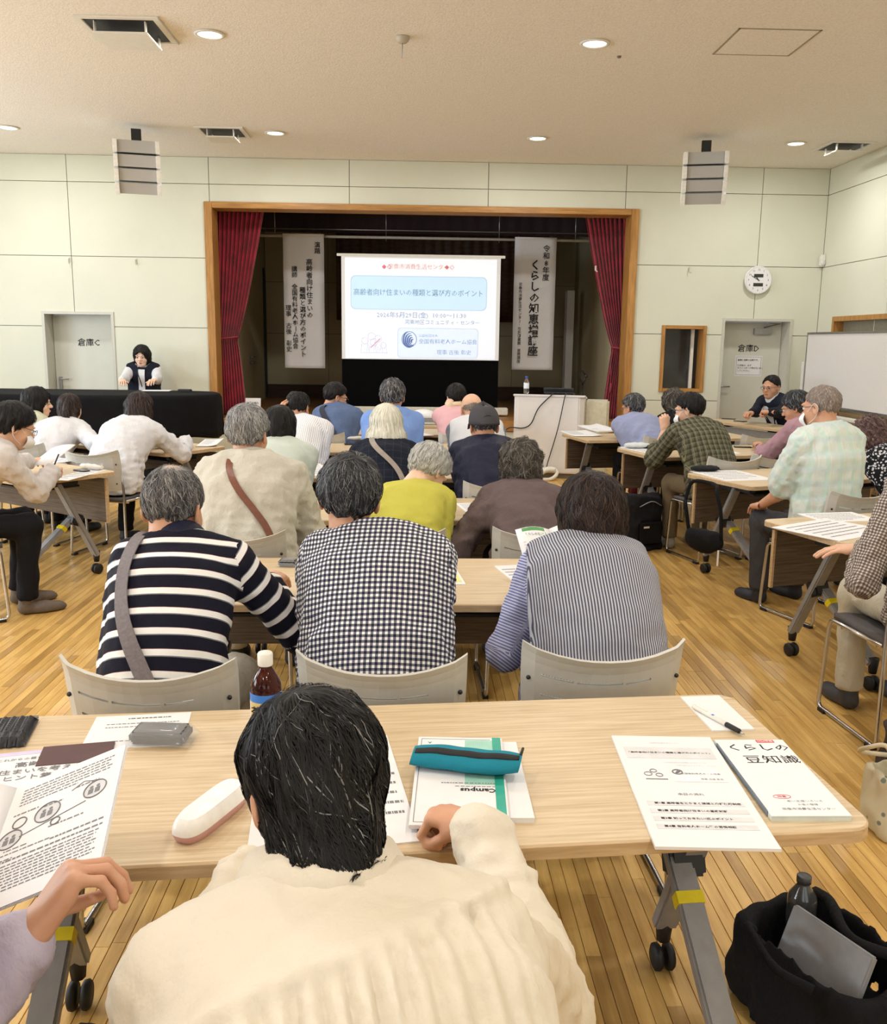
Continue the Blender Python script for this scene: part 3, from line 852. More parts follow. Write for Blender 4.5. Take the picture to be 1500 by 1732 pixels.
    NT = nk_top-Nk; NT = NT/np.linalg.norm(NT); ct = T+NT; ct /= np.linalg.norm(ct)
    cpt = Nk+ct*neckcut
    sd = abs(hash(key)) % 97 if False else sum(map(ord, key)) % 97
    def shirt_sdf(P, full=False):
        d, v, u = torso(P); d = d-infl; pats = [np.stack([u, v, 0*u], 1)]; cls = np.zeros(len(P), int); pt = np.zeros(len(P))
        dmin = d.copy(); da = None
        for sg, sh, el, wq, m, ps in arms:
            d = smin(d, cone(P, Nk+np.array([sg*.03, .0, .004]), sh+np.array([-sg*.02, 0, .03]), .034*trap, .042*trap), .05)
        for sg, sh, el, wq, m, ps in arms:
            r0, r1, r2 = .056+infl*.35, .046+infl*.7, .034+infl*.6
            if sleeve == 'long': e = chain(P, [sh, el, wq-.012*(wq-el)/np.linalg.norm(wq-el)], [r0, r1, r2], .02)
            elif sleeve == 'half': e = chain(P, [sh, el, el+.3*(wq-el)], [r0, r1+.008, r1+.012], .02)
            elif sleeve == 'short': e = cone(P, sh, sh+.80*(el-sh), r0, r0+.012)
            else: e = cone(P, sh, sh+.05*(el-sh), .05, .05)
            e0 = e
            if wr: e = e-wr*.8*folds(P, 40, sd % 5+sg)-wr*.4*folds(P, 80, sd % 5)
            if full:
                ax = (el-sh)/np.linalg.norm(el-sh); t1 = (P-A(sh))@A(ax); ax2 = (wq-el)/np.linalg.norm(wq-el); t2 = (P-A(el))@A(ax2)
                vv = np.where(cone(P, sh, el, .05, .05) < cone(P, el, wq, .05, .05), t1, np.linalg.norm(el-sh)+t2)
                q = P-A(sh); nn = np.cross(ax, np.array([0, 1., 0.2])); nn /= np.linalg.norm(nn); n2 = np.cross(ax, nn)
                uv = np.arctan2(q@A(nn), q@A(n2))*.055
                m_ = e0 < dmin-.004; pats.append(np.stack([uv, vv+.02, 0*uv+sg+2.0], 1)); cls = np.where(m_, len(pats)-1, cls); dmin = np.minimum(dmin, e0)
            d = smin(d, e, .045)
        if wr:
            lowf = np.clip((.42-v)/.25, 0, 1)
            d = d-wr*(.5+.6*lowf)*folds(P*A(1, 1, .6), 20, sd)-wr*.6*(.25+.75*lowf)*folds(P*A(.4, .4, 1.6), 38, sd+3)-wr*.25*folds(P*A(1.2, 1.2, .5), 60, sd+1)
        if disp: d = d-disp(P, u, v-chl, pt)
        d = smax(d, -cone(P, cpt+ct*.02, cpt+ct*.30, .060*hs+.004, .15), .006)
        d = smax(d, (Pv[2]-.066)-P[:, 2], .008)
        if full: return d, pats, cls
        return d
    ap = np.array([*S, Nk]+[q for ar in arms for q in ar[1:4]])
    v_, f_ = snets(shirt_sdf, ap.min(0)-.20*bulk, ap.max(0)+.16*bulk, res)
    _, pats, cls = shirt_sdf(v_.astype(f32), True)
    # cut the pattern along the arm seams: corners of another piece get vertices of their own
    fc = np.max(cls[f_], axis=1); pa = np.choose(cls[:, None], pats)
    off_ = cls[f_] != fc[:, None]; key_ = np.stack([f_[off_], np.repeat(fc, 4).reshape(-1, 4)[off_]], 1)
    if len(key_):
        uq, inv = np.unique(key_, axis=0, return_inverse=True)
        f_ = f_.copy(); f_[off_] = len(v_)+inv.ravel(); v_ = np.concatenate([v_, v_[uq[:, 0]]])
        pa = np.concatenate([pa, np.stack([pats[c_][i_] for i_, c_ in uq])])
    link('shirt', np_mesh('shirt', v_, f_, CL[shirt], dict(pat=('FLOAT_VECTOR', pa))), root)
    info = dict(root=root, sdf=shirt_sdf, N=Nk, C=C, W=Wp, P=Pv, H=Hl, Rh=Rh, hs=hs, arms=arms, S=S, tol=tol, th=th, loc=loc, torso=torso, T=T)
    if vest:
        def vest_sdf(P, full=False):
            d, v, u = torso(P); d = d-infl-.022-.004*folds(P*A(.6, .6, 1.6), 22, 5)*np.clip((.4-v)/.2, .2, 1)
            for sg, sh, el, wq, m, ps in arms:
                d = smin(d, cone(P, Nk+np.array([sg*.05, 0, .0]), sh+np.array([-sg*.0, 0, .035]), .036*trap, .05*trap), .05)
                o = sh+np.array([sg*.035, 0, -.03]); nn = np.array([sg*.92, 0.1, -.0]); nn /= np.linalg.norm(nn)
                d = smax(d, np.minimum((P-A(o))@A(nn), .05), .01)
            d = smax(d, -cone(P, cpt-ct*.012+np.array([0, .03, 0]), cpt+ct*.30, .072*hs+.004, .17), .006)
            d = smax(d, (Pv[2]-.068)-P[:, 2], .008)
            return (d, np.stack([u, v, 0*u], 1)) if full else d
        vv, vf = snets(vest_sdf, ap.min(0)-.22, ap.max(0)+.16, res)
        _, va = vest_sdf(vv.astype(f32), True)
        link('vest', np_mesh('vest', vv, vf, CL[vest], dict(pat=('FLOAT_VECTOR', va))), root)
        info['sdf'] = vest_sdf
    if collar:
        b = MB(); r0 = .0585*hs
        h1 = {'shirt': .034, 'stand': .026, 'roll': .03, 'crew': .010}[collar]
        if collar == 'crew': prof = [(r0+.004, .0), (r0+.010, .008), (r0+.016, .006), (r0+.020, -.008), (r0+.012, -.012)]
        elif collar == 'roll': prof = [(r0+.012, -.03), (r0+.012, .012), (r0+.020, .030), (r0+.034, .026), (r0+.048, .0), (r0+.056, -.026), (r0+.046, -.046), (r0+.024, -.05)]
        else: prof = [(r0+.002, -.012), (r0+.003, h1), (r0+.007, h1+.004), (r0+.012, h1-.004), (r0+.024, -.006), (r0+.026, -.016), (r0+.016, -.018)]
        b.lathe(prof+[prof[0]], 26, sx=1.04, sy=1.10)
        if collar == 'stand2': pass
        m4 = align(ct).to_4x4(); m4.translation = Vector(Nk+ct*(.006 if collar == 'crew' else .078 if collar == 'roll' else .030))
        cm = CL[collarmat or shirt]
        me = b.mesh('collar', cm); me.transform(m4)
        at = me.attributes.new('pat', 'FLOAT_VECTOR', 'POINT')
        at.data.foreach_set('vector', np.array([[math.atan2(v.co.x-Nk[0], -(v.co.y-Nk[1]))*.07, (v.co.z)*1.0, 0] for v in me.vertices], f32).ravel())
        link('collar', me, root)
    if legs:
        def tr(P):
            d = ell(P, Pv+np.array([0, .01, -.02]), (.178*bulk, .145*bulk, .11))
            for h_, k_, a_ in zip(hips, knees, ank): d = smin(d, chain(P, [h_, k_, a_], [.088*bulk, .068, .058], .03), .03)
            d = d-.005*folds(P, 26, sd+2)
            d = smax(d, .085-P[:, 2], .005)
            if not stand: d = smax(d, np.minimum(.466-P[:, 2], .275-P[:, 1]), .008)
            return smax(d, P[:, 2]-(Pv[2]+.07), .005)
        lp_ = np.array(hips+knees+ank+[Pv])
        tv, tf = snets(tr, lp_.min(0)-.15, lp_.max(0)+.15, .016)
        pa2 = np.stack([tv[:, 0], tv[:, 2]+tv[:, 1], 0*tv[:, 0]], 1)
        link('trousers', np_mesh('trousers', tv, tf, CL[trousers], dict(pat=('FLOAT_VECTOR', pa2))), root)
        sm = plain('shoe_%d_%d_%d' % shoe, shoe, .6, var=.12, scale=60)
        sme = np_mesh('shoe', *SHOE, sm)
        for a_ in ank: link('shoe', sme, root, (a_[0], a_[1]+.035, .0))
    # hair and face parts live in the head's own frame
    e3 = Matrix([list(r) for r in Rh]).to_euler()
    info['e3'] = e3
    def on_head(name, me, lc=(0, 0, 0), er=None):
        o = link(name, me, root, tuple(Hl+hs*Rh@sol(lc)), e3 if er is None else (Matrix([list(r) for r in Rh]) @ Euler(er).to_matrix()).to_euler())
        o.scale = (hs, hs, hs); return o
    info['on_head'] = on_head
    if hair:
        hv, hf, hr = hair_geo(hair, **(hkw or {}))
        on_head('hair', np_mesh('hair', hv, hf, HM[hm], dict(rnd=('FLOAT', hr))))
    if face:
        for sg in (-1, 1):
            on_head('eye', eye_mesh(), (sg*.031, .0815, .006))
            b = MB(); b.tube([(sg*.018, .098, .024), (sg*.032, .094, .030), (sg*.047, .082, .025)], [.0022, .0032, .0015], 6); on_head('eyebrow', b.mesh('eyebrow', BROW))
        b = MB(); b.ball((0, .0965, -.0545), (.019, .007, .0042)); b.ball((0, .0958, -.0625), (.016, .007, .0045)); on_head('lips', b.mesh('lips', LIP))
    PEOPLE[key] = info
    return info
def glasses(I, col=(40, 36, 36)):
    b = MB(); m = plain('spectacle_frame_%d' % col[0], col, .3)
    for sg in (-1, 1):
        ring = [(sg*.033+.021*math.cos(a), .108+.0*a, .004+.016*math.sin(a)) for a in np.linspace(0, 2*math.pi, 15)[:-1]]
        b.tube(ring, .0016, 6, closed=True)
        b.tube([(sg*.053, .106, .010), (sg*.070, .085, .012), (sg*.083, -.004, .010), (sg*.083, -.02, -.008)], .0016, 6)
    b.tube([(-.012, .109, .008), (0, .113, .010), (.012, .109, .008)], .0016, 6)
    I['on_head']('glasses', b.mesh('glasses', m))
def mask(I, below=False):
    b = MB(); dz = -.03 if below else 0
    def fn(u, v):
        a = (u-.5)*2.1; z = -.018-.075*v+dz
        r = .088+.030*math.sin(math.pi*min(1, v*1.0))*math.cos(a*.8)
        return (.80*r*math.sin(a), .012+r*math.cos(a), z)
    b.grid(fn, 15, 8)
    me = b.mesh('face_mask', MASKM)
    I['on_head']('face_mask', me)
    for sg in (-1, 1):
        c = MB(); c.tube(smooth_path([(sg*.062, .055, -.025+dz), (sg*.078, .02, .0), (sg*.086, -.012, .026), (sg*.086, -.034, .0), (sg*.08, -.01, -.05), (sg*.056, .052, -.085+dz)], 4), .0014, 5)
        I['on_head']('mask_loop', c.mesh('mask_loop', MASKM))
def strap(I, pts, width=.03, mat=None, name='shoulder_strap', label=None, thick=.003, front=False):
    """band that follows the clothing; pts are (x, z) in the body's own frame on the back"""
    f = I['sdf']; pts = [np.array(q, float) for q in pts]
    P = np.array(smooth_path(pts, 7)); Pn = P.astype(f32); e = .004
    nor = None
    for _ in range(8):
        d = f(Pn); g = np.stack([f(Pn+A(*(e*(i == k) for k in range(3))))-d for i in range(3)], 1)/e
        g /= np.maximum(np.linalg.norm(g, axis=1), 1e-6)[:, None]
        Pn = (Pn-g*(d[:, None]-.004)*.8).astype(f32); nor = g
    for _ in range(7): nor[1:-1] = (nor[:-2]+nor[1:-1]*2+nor[2:])/4; Pn[1:-1] = (Pn[:-2]+2*Pn[1:-1]+Pn[2:])/4
    nor /= np.linalg.norm(nor, axis=1)[:, None]; Pn = Pn+nor*.006
    tan = np.gradient(Pn, axis=0); side = np.cross(tan, nor); side /= np.linalg.norm(side, axis=1)[:, None]
    b = MB(); vs = []; n = len(Pn)
    for i in range(n):
        for sx, h in ((-1, 0), (1, 0), (1, 1), (-1, 1)): vs.append(Pn[i]+side[i]*sx*width/2+nor[i]*(thick*h-.001))
    fs = [(i*4+k, i*4+(k+1) % 4, (i+1)*4+(k+1) % 4, (i+1)*4+k) for i in range(n-1) for k in range(4)]
    b.add(vs, fs, False); o = b.build(name, mat, I['root'])
    if label: o['label'] = label
    return Pn, nor, side

# ================================================================== THE ROOM
YW, XR, XL, YB = 12.0, 5.24, -7.2, -4.2
def struct(o): o['kind'] = 'structure'; return o
def decomp(x0, x1, z0, z1, holes):
    xs = sorted({x0, x1, *[min(max(v, x0), x1) for h in holes for v in h[:2]]})
    zs = sorted({z0, z1, *[min(max(v, z0), z1) for h in holes for v in h[2:]]})
    out = []
    for i in range(len(xs)-1):
        for j in range(len(zs)-1):
            a, b, c, d = xs[i], xs[i+1], zs[j], zs[j+1]
            if b-a < 1e-6 or d-c < 1e-6: continue
            mx, mz = (a+b)/2, (c+d)/2
            if any(h[0] < mx < h[1] and h[2] < mz < h[3] for h in holes): continue
            out.append((a, b, c, d))
    return out
# --- floor: strip boards, the 300 nearest one by one
b = MB(); b.bx(XL-.3, XR+.3, YB-.2, YW+.2, -.25, -.012)
floor = struct(b.build('floor', MAT['joint']))
def fix_geo(m):
    t = m.node_tree
    for n in list(t.nodes):
        if n.type == 'TEX_COORD':
            g = N(t, 'ShaderNodeNewGeometry')
            for l in list(t.links):
                if l.from_node == n: t.links.new(g.outputs['Position'], l.to_socket)
fix_geo(MAT['floorw'])
PW = .041; planks = []
prs = random.Random(3)
ix = 0; x = XL
LENS = (.55, .72, .9, 1.08)
while x < XR:
    y = YB-prs.random()*.9
    while y < YW:
        L_ = prs.choice(LENS); planks.append((x+PW/2, y+L_/2, L_, prs.choice((.0, .3, .45, .55, .65, .8, .9, 1.0)))); y += L_
    x += PW
def plank_mesh(L_, tint):
    b = MB(); hx, hy = PW/2-.0007, L_/2-.0007; c = .0012
    vs = [(-hx, -hy, -.012), (hx, -hy, -.012), (hx, hy, -.012), (-hx, hy, -.012), (-hx, -hy, -c), (hx, -hy, -c), (hx, hy, -c), (-hx, hy, -c), (-hx+c, -hy+c, 0), (hx-c, -hy+c, 0), (hx-c, hy-c, 0), (-hx+c, hy-c, 0)]
    fs = [(8, 9, 10, 11)]+[(i, (i+1) % 4, (i+1) % 4+4, i+4) for i in range(4)]+[(i+4, (i+1) % 4+4, (i+1) % 4+8, i+8) for i in range(4)]
    b.add(vs, fs); me = b.mesh('floor_plank', MAT['floorw'])
    at = me.attributes.new('tint', 'FLOAT', 'POINT'); at.data.foreach_set('value', [tint]*len(me.vertices)); return me
planks.sort(key=lambda p: (p[0]-.15)**2*1.0+(p[1]-2.75)**2*.55 if p[1] > 1.5 else 99)
pm = {}
for (x, y, L_, tn) in planks[:300]:
    if (L_, tn) not in pm: pm[(L_, tn)] = plank_mesh(L_, tn)
    link('floor_plank', pm[(L_, tn)], floor, (x, y, 0))
V = []; F = []; TT = []
for (x, y, L_, tn) in planks[300:]:
    hx, hy = PW/2-.0008, L_/2-.0008; k = len(V)
    V += [(x-hx, y-hy, -.006), (x+hx, y-hy, -.006), (x+hx, y+hy, -.006), (x-hx, y+hy, -.006), (x-hx, y-hy, 0), (x+hx, y-hy, 0), (x+hx, y+hy, 0), (x-hx, y+hy, 0)]
    F += [(k+4, k+5, k+6, k+7)]+[(k+i, k+(i+1) % 4, k+(i+1) % 4+4, k+i+4) for i in range(4)]; TT += [tn]*8
o = link('floor_boards', np_mesh('floor_boards', V, F, MAT['floorw'], dict(tint=('FLOAT', TT)), smooth=False), floor); o['kind'] = 'stuff'
# --- ceiling
b = MB(); b.bx(XL-.3, XR+.3, YB-.2, YW+.3, CEIL, CEIL+.2)
ceiling = struct(b.build('ceiling', MAT['ceil']))
# --- front wall with the stage opening, two store-room doors and a small window
ST = (-2.637, 2.828, -.1, 3.29); DL = (-4.727, -3.823, -.1, 1.93); DR = (3.986, 4.91, -.1, 1.958); WN = (3.20, 3.785, 1.0, 1.858)
HOLES = [ST, DL, DR, WN]
b = MB()
for (a, c, d, e) in decomp(XL-.2, XR+.3, -.2, CEIL, HOLES): b.bx(a, c, YW+.02, YW+.30, d, e)
wf = struct(b.build('wall_front', MAT['joint']))
PXL = [XL, -6.05, -4.31, -2.57, -.83, .91, 2.65, 4.39, XR]; PZL = [.0, .89, 1.745, 2.61, 3.5, CEIL]
def panels(parent, us, zs, holes, place, mat):
    for i in range(len(us)-1):
        for j in range(len(zs)-1):
            b = MB(); g = .004
            for (a, c, d, e) in decomp(us[i]+g, us[i+1]-g, zs[j]+g, zs[j+1]-g, holes): place(b, a, c, d, e)
            if b.v: b.build('wall_panel', mat if j != 0 else MAT['panelflat'], parent)
panels(wf, PXL, PZL, HOLES, lambda b, a, c, d, e: b.bx(a, c, YW, YW+.02, d, e), MAT['panel'])
# --- right wall with a strip window high up, cupboards below
WR = (6.2, 11.55, 1.02, 1.98)
b = MB()
for (a, c, d, e) in decomp(YB-.2, YW+.3, -.2, CEIL, [WR]): b.bx(XR+.02, XR+.3, a, c, d, e)
wr_ = struct(b.build('wall_right', MAT['joint']))
YL = [YW-.0-1.74*k for k in range(10)][::-1]
panels(wr_, YL, PZL, [WR], lambda b, a, c, d, e: b.bx(XR, XR+.02, a, c, d, e), MAT['panel'])
b = MB(); FILL_WINDOWS = [(x-1.3, x+1.3, 1.2, 2.7) for x in (-4.6, -1.0, 2.6)]
for (a, c, d, e) in decomp(XL-.3, XR+.3, -.2, CEIL, FILL_WINDOWS): b.bx(a, c, YB-.1, YB, d, e)
struct(b.build('wall_back', MAT['panelflat']))
for i, (a, c, d, e) in enumerate(FILL_WINDOWS):  # back-wall windows are made up, added as openings for the fill lamps
    struct(MB().bx(a, c, YB-.1, YB-.04, d, d+.05).bx(a, c, YB-.1, YB-.04, e-.05, e).bx(a, a+.05, YB-.1, YB-.04, d, e).bx(c-.05, c, YB-.1, YB-.04, d, e).bx((a+c)/2-.025, (a+c)/2+.025, YB-.1, YB-.04, d, e).build('window_%d' % (i+6), MAT['white']))
b = MB()
LW = [(y-1.3, y+1.3, 1.2, 2.7) for y in (1.2, 5.0, 8.8)]
for (a, c, d, e) in decomp(YB-.2, YW+.3, -.2, CEIL, LW): b.bx(XL-.25, XL, a, c, d, e)
struct(b.build('wall_left', MAT['panelflat']))
for i, (a, c, d, e) in enumerate(LW):
    b = MB(); w_ = struct(MB().bx(XL-.2, XL-.14, a, c, d, d+.05).bx(XL-.2, XL-.14, a, c, e-.05, e).bx(XL-.2, XL-.14, a, a+.05, d, e).bx(XL-.2, XL-.14, c-.05, c, d, e).bx(XL-.2, XL-.14, (a+c)/2-.025, (a+c)/2+.025, d, e).build('window_%d' % (i+3), MAT['white']))
# --- baseboards
b = MB()
for a, c in ((XL, DL[0]), (DL[1], ST[0]), (ST[1], DR[0]), (DR[1], XR)): b.bx(a, c, YW-.012, YW, 0, .07)
struct(b.build('baseboard_front', MAT['doorframe']))
struct(MB().bx(XR-.012, XR, YB, YW, 0, .07).build('baseboard_right', MAT['doorframe']))
# --- stage opening trim (oak) and the stage itself
b = MB(); d0 = YW-.035; d1 = YW+.30
b.bx(ST[0], ST[0]+.10, d0, d1, .60, ST[3]); b.bx(ST[1]-.10, ST[1], d0, d1, .60, ST[3])
b.cur = 1; b.bx(ST[0]+.10, ST[1]-.10, d0, d1, ST[3]-.075, ST[3])
struct(b.build('trim_1', [MAT['oak'], MAT['oakx']], bevel=.004))
b = MB(); b.bx(ST[0], ST[1], YW-.02, YW+.02, .46, .60)
struct(b.build('trim_2', MAT['oakx'], bevel=.006))
SY = 16.5
b = MB(); b.bx(ST[0], ST[1], YW+.021, SY, .40, .60); stagef = struct(b.build('floor_stage', MAT['stagefloor']))
b = MB(); b.bx(ST[0], ST[1], YW+.025, YW+.1, -.1, .455); sfr = struct(b.build('wall_stage_front', MAT['joint']))
for k in range(6):
    x0 = ST[0]+k*(ST[1]-ST[0])/6
    MB().bx(x0+.004, x0+(ST[1]-ST[0])/6-.004, YW, YW+.024, .005, .452).build('wall_panel', MAT['panelflat'], sfr)
stw = panel_mat('stage_wall_panel', (196, 186, 152))
b = MB(); b.bx(ST[0]-.2, ST[0]+.02, YW+.31, SY, .6, 3.75); struct(b.build('wall_stage_left', stw))
b = MB(); b.bx(ST[1]-.02, ST[1]+.2, YW+.31, SY, .6, 3.75); struct(b.build('wall_stage_right', stw))
b = MB(); b.bx(ST[0]-.2, ST[1]+.2, SY, SY+.2, .6, 3.75); swb = struct(b.build('wall_stage_back', MAT['joint']))
for k in range(5):
    x0 = ST[0]+.03+k*1.085
    for (z0, z1) in ((.84, 1.72), (1.73, 2.6), (2.61, 3.6)): MB().bx(x0+.005, x0+1.08, SY-.02, SY, z0, z1).build('wall_panel', stw, swb)
MB().bx(ST[0]+.03, ST[1]-.03, SY-.025, SY-.0, .6, .83).build('wooden_skirting', MAT['brown'], swb)
b = MB(); b.bx(ST[0]-.2, ST[1]+.2, YW+.31, SY+.2, 3.60, 3.8); struct(b.build('ceiling_stage', plain('stage_ceiling', (150, 144, 130), .9)))
# dark border cloth and brown back drop on the stage
def pleated(x0, x1, z0, z1, y, n, amp, mat, name, label, cat):
    b = MB()
    b.grid(lambda u, v: (x0+(x1-x0)*u, y+amp*math.sin(u*n*2*math.pi)*(1-.3*v), z0+(z1-z0)*v), n*8+1, 6)
    o = b.build(name, mat); m = o.modifiers.new('thickness', 'SOLIDIFY'); m.thickness = .006
    return tag(o, label, cat)
pleated(ST[0]+.05, ST[1]-.05, 3.20, 3.595, 14.3, 26, .012, plain('border_cloth', (58, 44, 48), .95), 'stage_border', 'dark border cloth across the top of the stage', 'curtain')
pleated(-1.3, 2.2, 1.95, 3.595, 15.6, 22, .012, MAT['brown'], 'stage_backdrop', 'dark brown backdrop hanging high behind the projection screen', 'curtain')
# --- crimson stage curtains, gathered by tie-backs
def stage_curtain(name, label, top, tie, bot, flip):
    y0 = 12.48; z0, zt, z1 = .605, tie[2], 3.26
    root = empty(name, label, 'curtain', ((top[0]+top[1])/2, y0, .605))
    cx = (top[0]+top[1])/2
    def edges(z):
        if z > zt:
            t = (z-zt)/(z1-zt); s = t**.8
        else:
            t = (zt-z)/(zt-z0); s = t**.75
        e = top if z > zt else bot
        return tie[0]+(e[0]-tie[0])*s, tie[1]+(e[1]-tie[1])*s, s
    n = 11
    def fn(u, v):
        z = z0+(z1-z0)*v; a, c, s = edges(z)
        amp = .055*(.6+.4*s)
        ph = u*n*2*math.pi+.5*math.sin(u*9+3)
        return (a+(c-a)*u-cx+.012*math.sin(ph*1.0+.6)*s, amp*math.sin(ph)+.02*math.sin(u*5+z*2), z-.605)
    b = MB(); b.grid(fn, n*12+1, 34); o = b.build('drape', MAT['curtain'], root); m = o.modifiers.new('thickness', 'SOLIDIFY'); m.thickness = .005
    b = MB(); a, c, _ = edges(zt)
    ring = [((a+c)/2-cx+(c-a)/2*1.12*math.cos(t), .085*math.sin(t), zt-.605+.02*math.cos(t)*flip) for t in np.linspace(0, 2*math.pi, 25)[:-1]]
    b.tube(ring, .012, 7, closed=True)
    sx = (a if flip > 0 else c)-cx
    hook = (ST[0]+.1 if flip > 0 else ST[1]-.1)-cx
    b.tube([(sx-.01*flip, -.02, zt-.6), (hook, .0, zt-.52)], .009, 6)
    b.build('tie_back', plain('tie_cord', (150, 52, 66), .7), root)
    b = MB(); t0 = (sx+.02, -.09, zt-.62) if flip > 0 else ((a-cx)-.02, -.09, zt-.64)
    b.tube(smooth_path([t0, (t0[0]-.012, -.09, t0[2]-.2), (t0[0]+.0, -.09, t0[2]-.42)], 4), .007, 6)
    b.tube([(t0[0], -.09, t0[2]-.42), (t0[0], -.09, t0[2]-.55)], [.012, .018], 8)
    b.build('tassel', plain('tassel_cord', (146, 60, 70), .8), root)
q = lambda x, y: PY(x, y, 12.48)
stage_curtain('stage_curtain', 'crimson stage curtain tied back at the left edge of the stage', (q(358, 350)[0], q(447, 352)[0]), (q(364, 570)[0], q(401, 570)[0], q(380, 572)[2]), (q(366, 700)[0], q(418, 700)[0]), 1)
stage_curtain('stage_curtain', 'crimson stage curtain tied back at the right edge of the stage', (q(990, 355)[0], q(1073, 360)[0]), (q(1036, 590)[0], q(1064, 585)[0], q(1045, 590)[2]), (q(1018, 706)[0], q(1062, 706)[0]), -1)
# --- doors in the front wall
def store_door(k, D, txt, handle_left, closer):
    b = MB(); t = .035
    b.bx(D[0], D[0]+t, YW-.012, YW+.30, 0, D[3]); b.bx(D[1]-t, D[1], YW-.012, YW+.30, 0, D[3]); b.bx(D[0]+t, D[1]-t, YW-.012, YW+.30, D[3]-t, D[3])
    d = struct(b.build('door_%d' % k, MAT['doorframe']))
    MB().bx(D[0]+t+.004, D[1]-t-.004, YW+.25, YW+.29, .01, D[3]-t-.004).build('door_leaf', MAT['door'], d, bevel=.003)
    hx = D[0]+.10 if handle_left else D[1]-.1
    b = MB(); b.box((hx, YW+.235, 1.0), (.035, .03, .20)); b.tube(bend([(hx, YW+.24, 1.07), (hx, YW+.19, 1.07), (hx+(.12 if handle_left else -.12), YW+.19, 1.07)], .02), .010, 8)
    b.build('door_handle', MAT['steel'], d)
    if closer:
        b = MB(); b.bx(D[1]-.42, D[1]-.19, YW+.19, YW+.25, D[3]-.20, D[3]-.12); b.tube([(D[1]-.3, YW+.2, D[3]-.11), (D[1]-.12, YW+.12, D[3]-.06), (D[1]-.32, YW+.1, D[3]-.05)], .009, 6)
        b.build('door_closer', MAT['steel'], d, bevel=.004)
    p = PY(*txt[1], YW+.245)
    text(txt[0], .105, MAT['ink'], d, (p[0], YW+.2485, p[2]), (R(90), 0, 0), .012)
    return d
store_door(1, DL, ('倉庫C', (150, 580)), True, False)
dr = store_door(2, DR, ('倉庫D', (1266, 590)), True, True)
p = PY(1266, 619, YW+.24)
nb = empty('notice_sheet', 'white printed notice taped to the store room door with the closer', 'notice', (p[0], YW+.2495, p[2]))
MB().box((0, 0, 0), (.36, .003, .27)).build('paper', MAT['paper'], nb)
b = MB(); w2, h2 = .33, .235
for c_, d_ in (((0, -.0022, h2/2), (w2, .001, .004)), ((0, -.0022, -h2/2), (w2, .001, .004)), ((-w2/2, -.0022, 0), (.004, .001, h2)), ((w2/2, -.0022, 0), (.004, .001, h2))): b.box(c_, d_)
b.build('printed_border', MAT['inkgrey'], nb)
for i, (s, yy, bo) in enumerate((('倉庫使用時の注意です。', .075, .02), ('使用後は、必ず', .005, .012), ('ホワイトボード等を元に戻し', -.03, .012), ('してください。', -.065, .012))):
    text(s, .027, MAT['ink'], nb, (-.15, -.0026, yy), (R(90), 0, 0), bo, 'LEFT')
# --- small control-room window in the front wall
b = MB(); t = .045
b.bx(WN[0], WN[0]+t, YW-.02, YW+.26, WN[2], WN[3]); b.bx(WN[1]-t, WN[1], YW-.02, YW+.26, WN[2], WN[3])
b.cur = 1; b.bx(WN[0]+t, WN[1]-t, YW-.02, YW+.26, WN[3]-t, WN[3]); b.bx(WN[0]+t, WN[1]-t, YW-.02, YW+.26, WN[2], WN[2]+t)
w1 = struct(b.build('window_1', [MAT['oak'], MAT['oakx']], bevel=.003))
MB().bx(WN[1]-t-.10, WN[1]-t-.06, YW+.16, YW+.2, WN[2]+t, WN[3]-t).build('window_stile', MAT['white'], w1)
gm, gt, gb = nt('dark_glass'); gb.inputs['Base Color'].default_value = srgb(52, 54, 54); gb.inputs['Roughness'].default_value = .05
f = noise(gt, 2, 2); gt.links.new(ramp(gt, f, [(.3, srgb(40, 42, 42)), (.7, srgb(62, 64, 64))]), gb.inputs['Base Color'])
MB().bx(WN[0]+t, WN[1]-t, YW+.205, YW+.212, WN[2]+t, WN[3]-t).build('pane', gm, w1)
MB().bx(WN[0], WN[1], YW+.9, YW+1.0, .8, 2.2).build('room_behind', plain('dark_room', (70, 70, 68), .9), w1)
# --- strip window in the right wall
b = MB(); t = .06
b.bx(XR-.02, XR+.22, WR[0], WR[1], WR[3]-t, WR[3]); b.bx(XR-.02, XR+.22, WR[0], WR[1], WR[2], WR[2]+t); b.bx(XR-.02, XR+.22, WR[1]-t, WR[1], WR[2]+t, WR[3]-t); b.bx(XR-.02, XR+.22, WR[0], WR[0]+t, WR[2]+t, WR[3]-t)
w2_ = struct(b.build('window_2', MAT['oak'], bevel=.003))
yy = WR[1]-t; k = 0
gg = plain('frosted_pane_grey', (142, 136, 118), .3); gw = plain('frosted_pane_white', (212, 208, 188), .4)
for wdt in (.82, .86, .86, .86, .86, .86):
    y1 = max(yy-wdt, WR[0]+t)
    MB().bx(XR+.10, XR+.115, y1+.012, yy-.012, WR[2]+t, WR[3]-t).build('pane', (gg, gw, gw, gg, gw, gw)[k], w2_)
    MB().bx(XR+.085, XR+.13, y1-.012, y1+.012, WR[2]+t, WR[3]-t).build('mullion', MAT['white'], w2_)
    if k > 0: MB().bx(XR+.08, XR+.099, y1+.012, yy-.012, WR[3]-t-.12, WR[3]-t).build('window_blind', gg, w2_)
    yy = y1; k += 1
# --- low wooden cupboards along the right wall
for k in range(5):
    y1 = 11.7-k*1.02
    r_ = empty('low_cupboard', 'pale wooden low cupboard against the right wall, number %s from the corner' % ('one two three four five'.split()[k]), 'cupboard', (XR-.12, y1-.5, 0), 0, 'low cupboards under the strip window')
    MB().box((.0, 0, .45), (.20, 1.005, .86)).build('carcass', MAT['cabinet'], r_, bevel=.003)
    for s in (-1, 1): MB().box((-.11, s*.252, .46), (.018, .49, .80)).build('door_leaf', MAT['cabinet'], r_, bevel=.002)
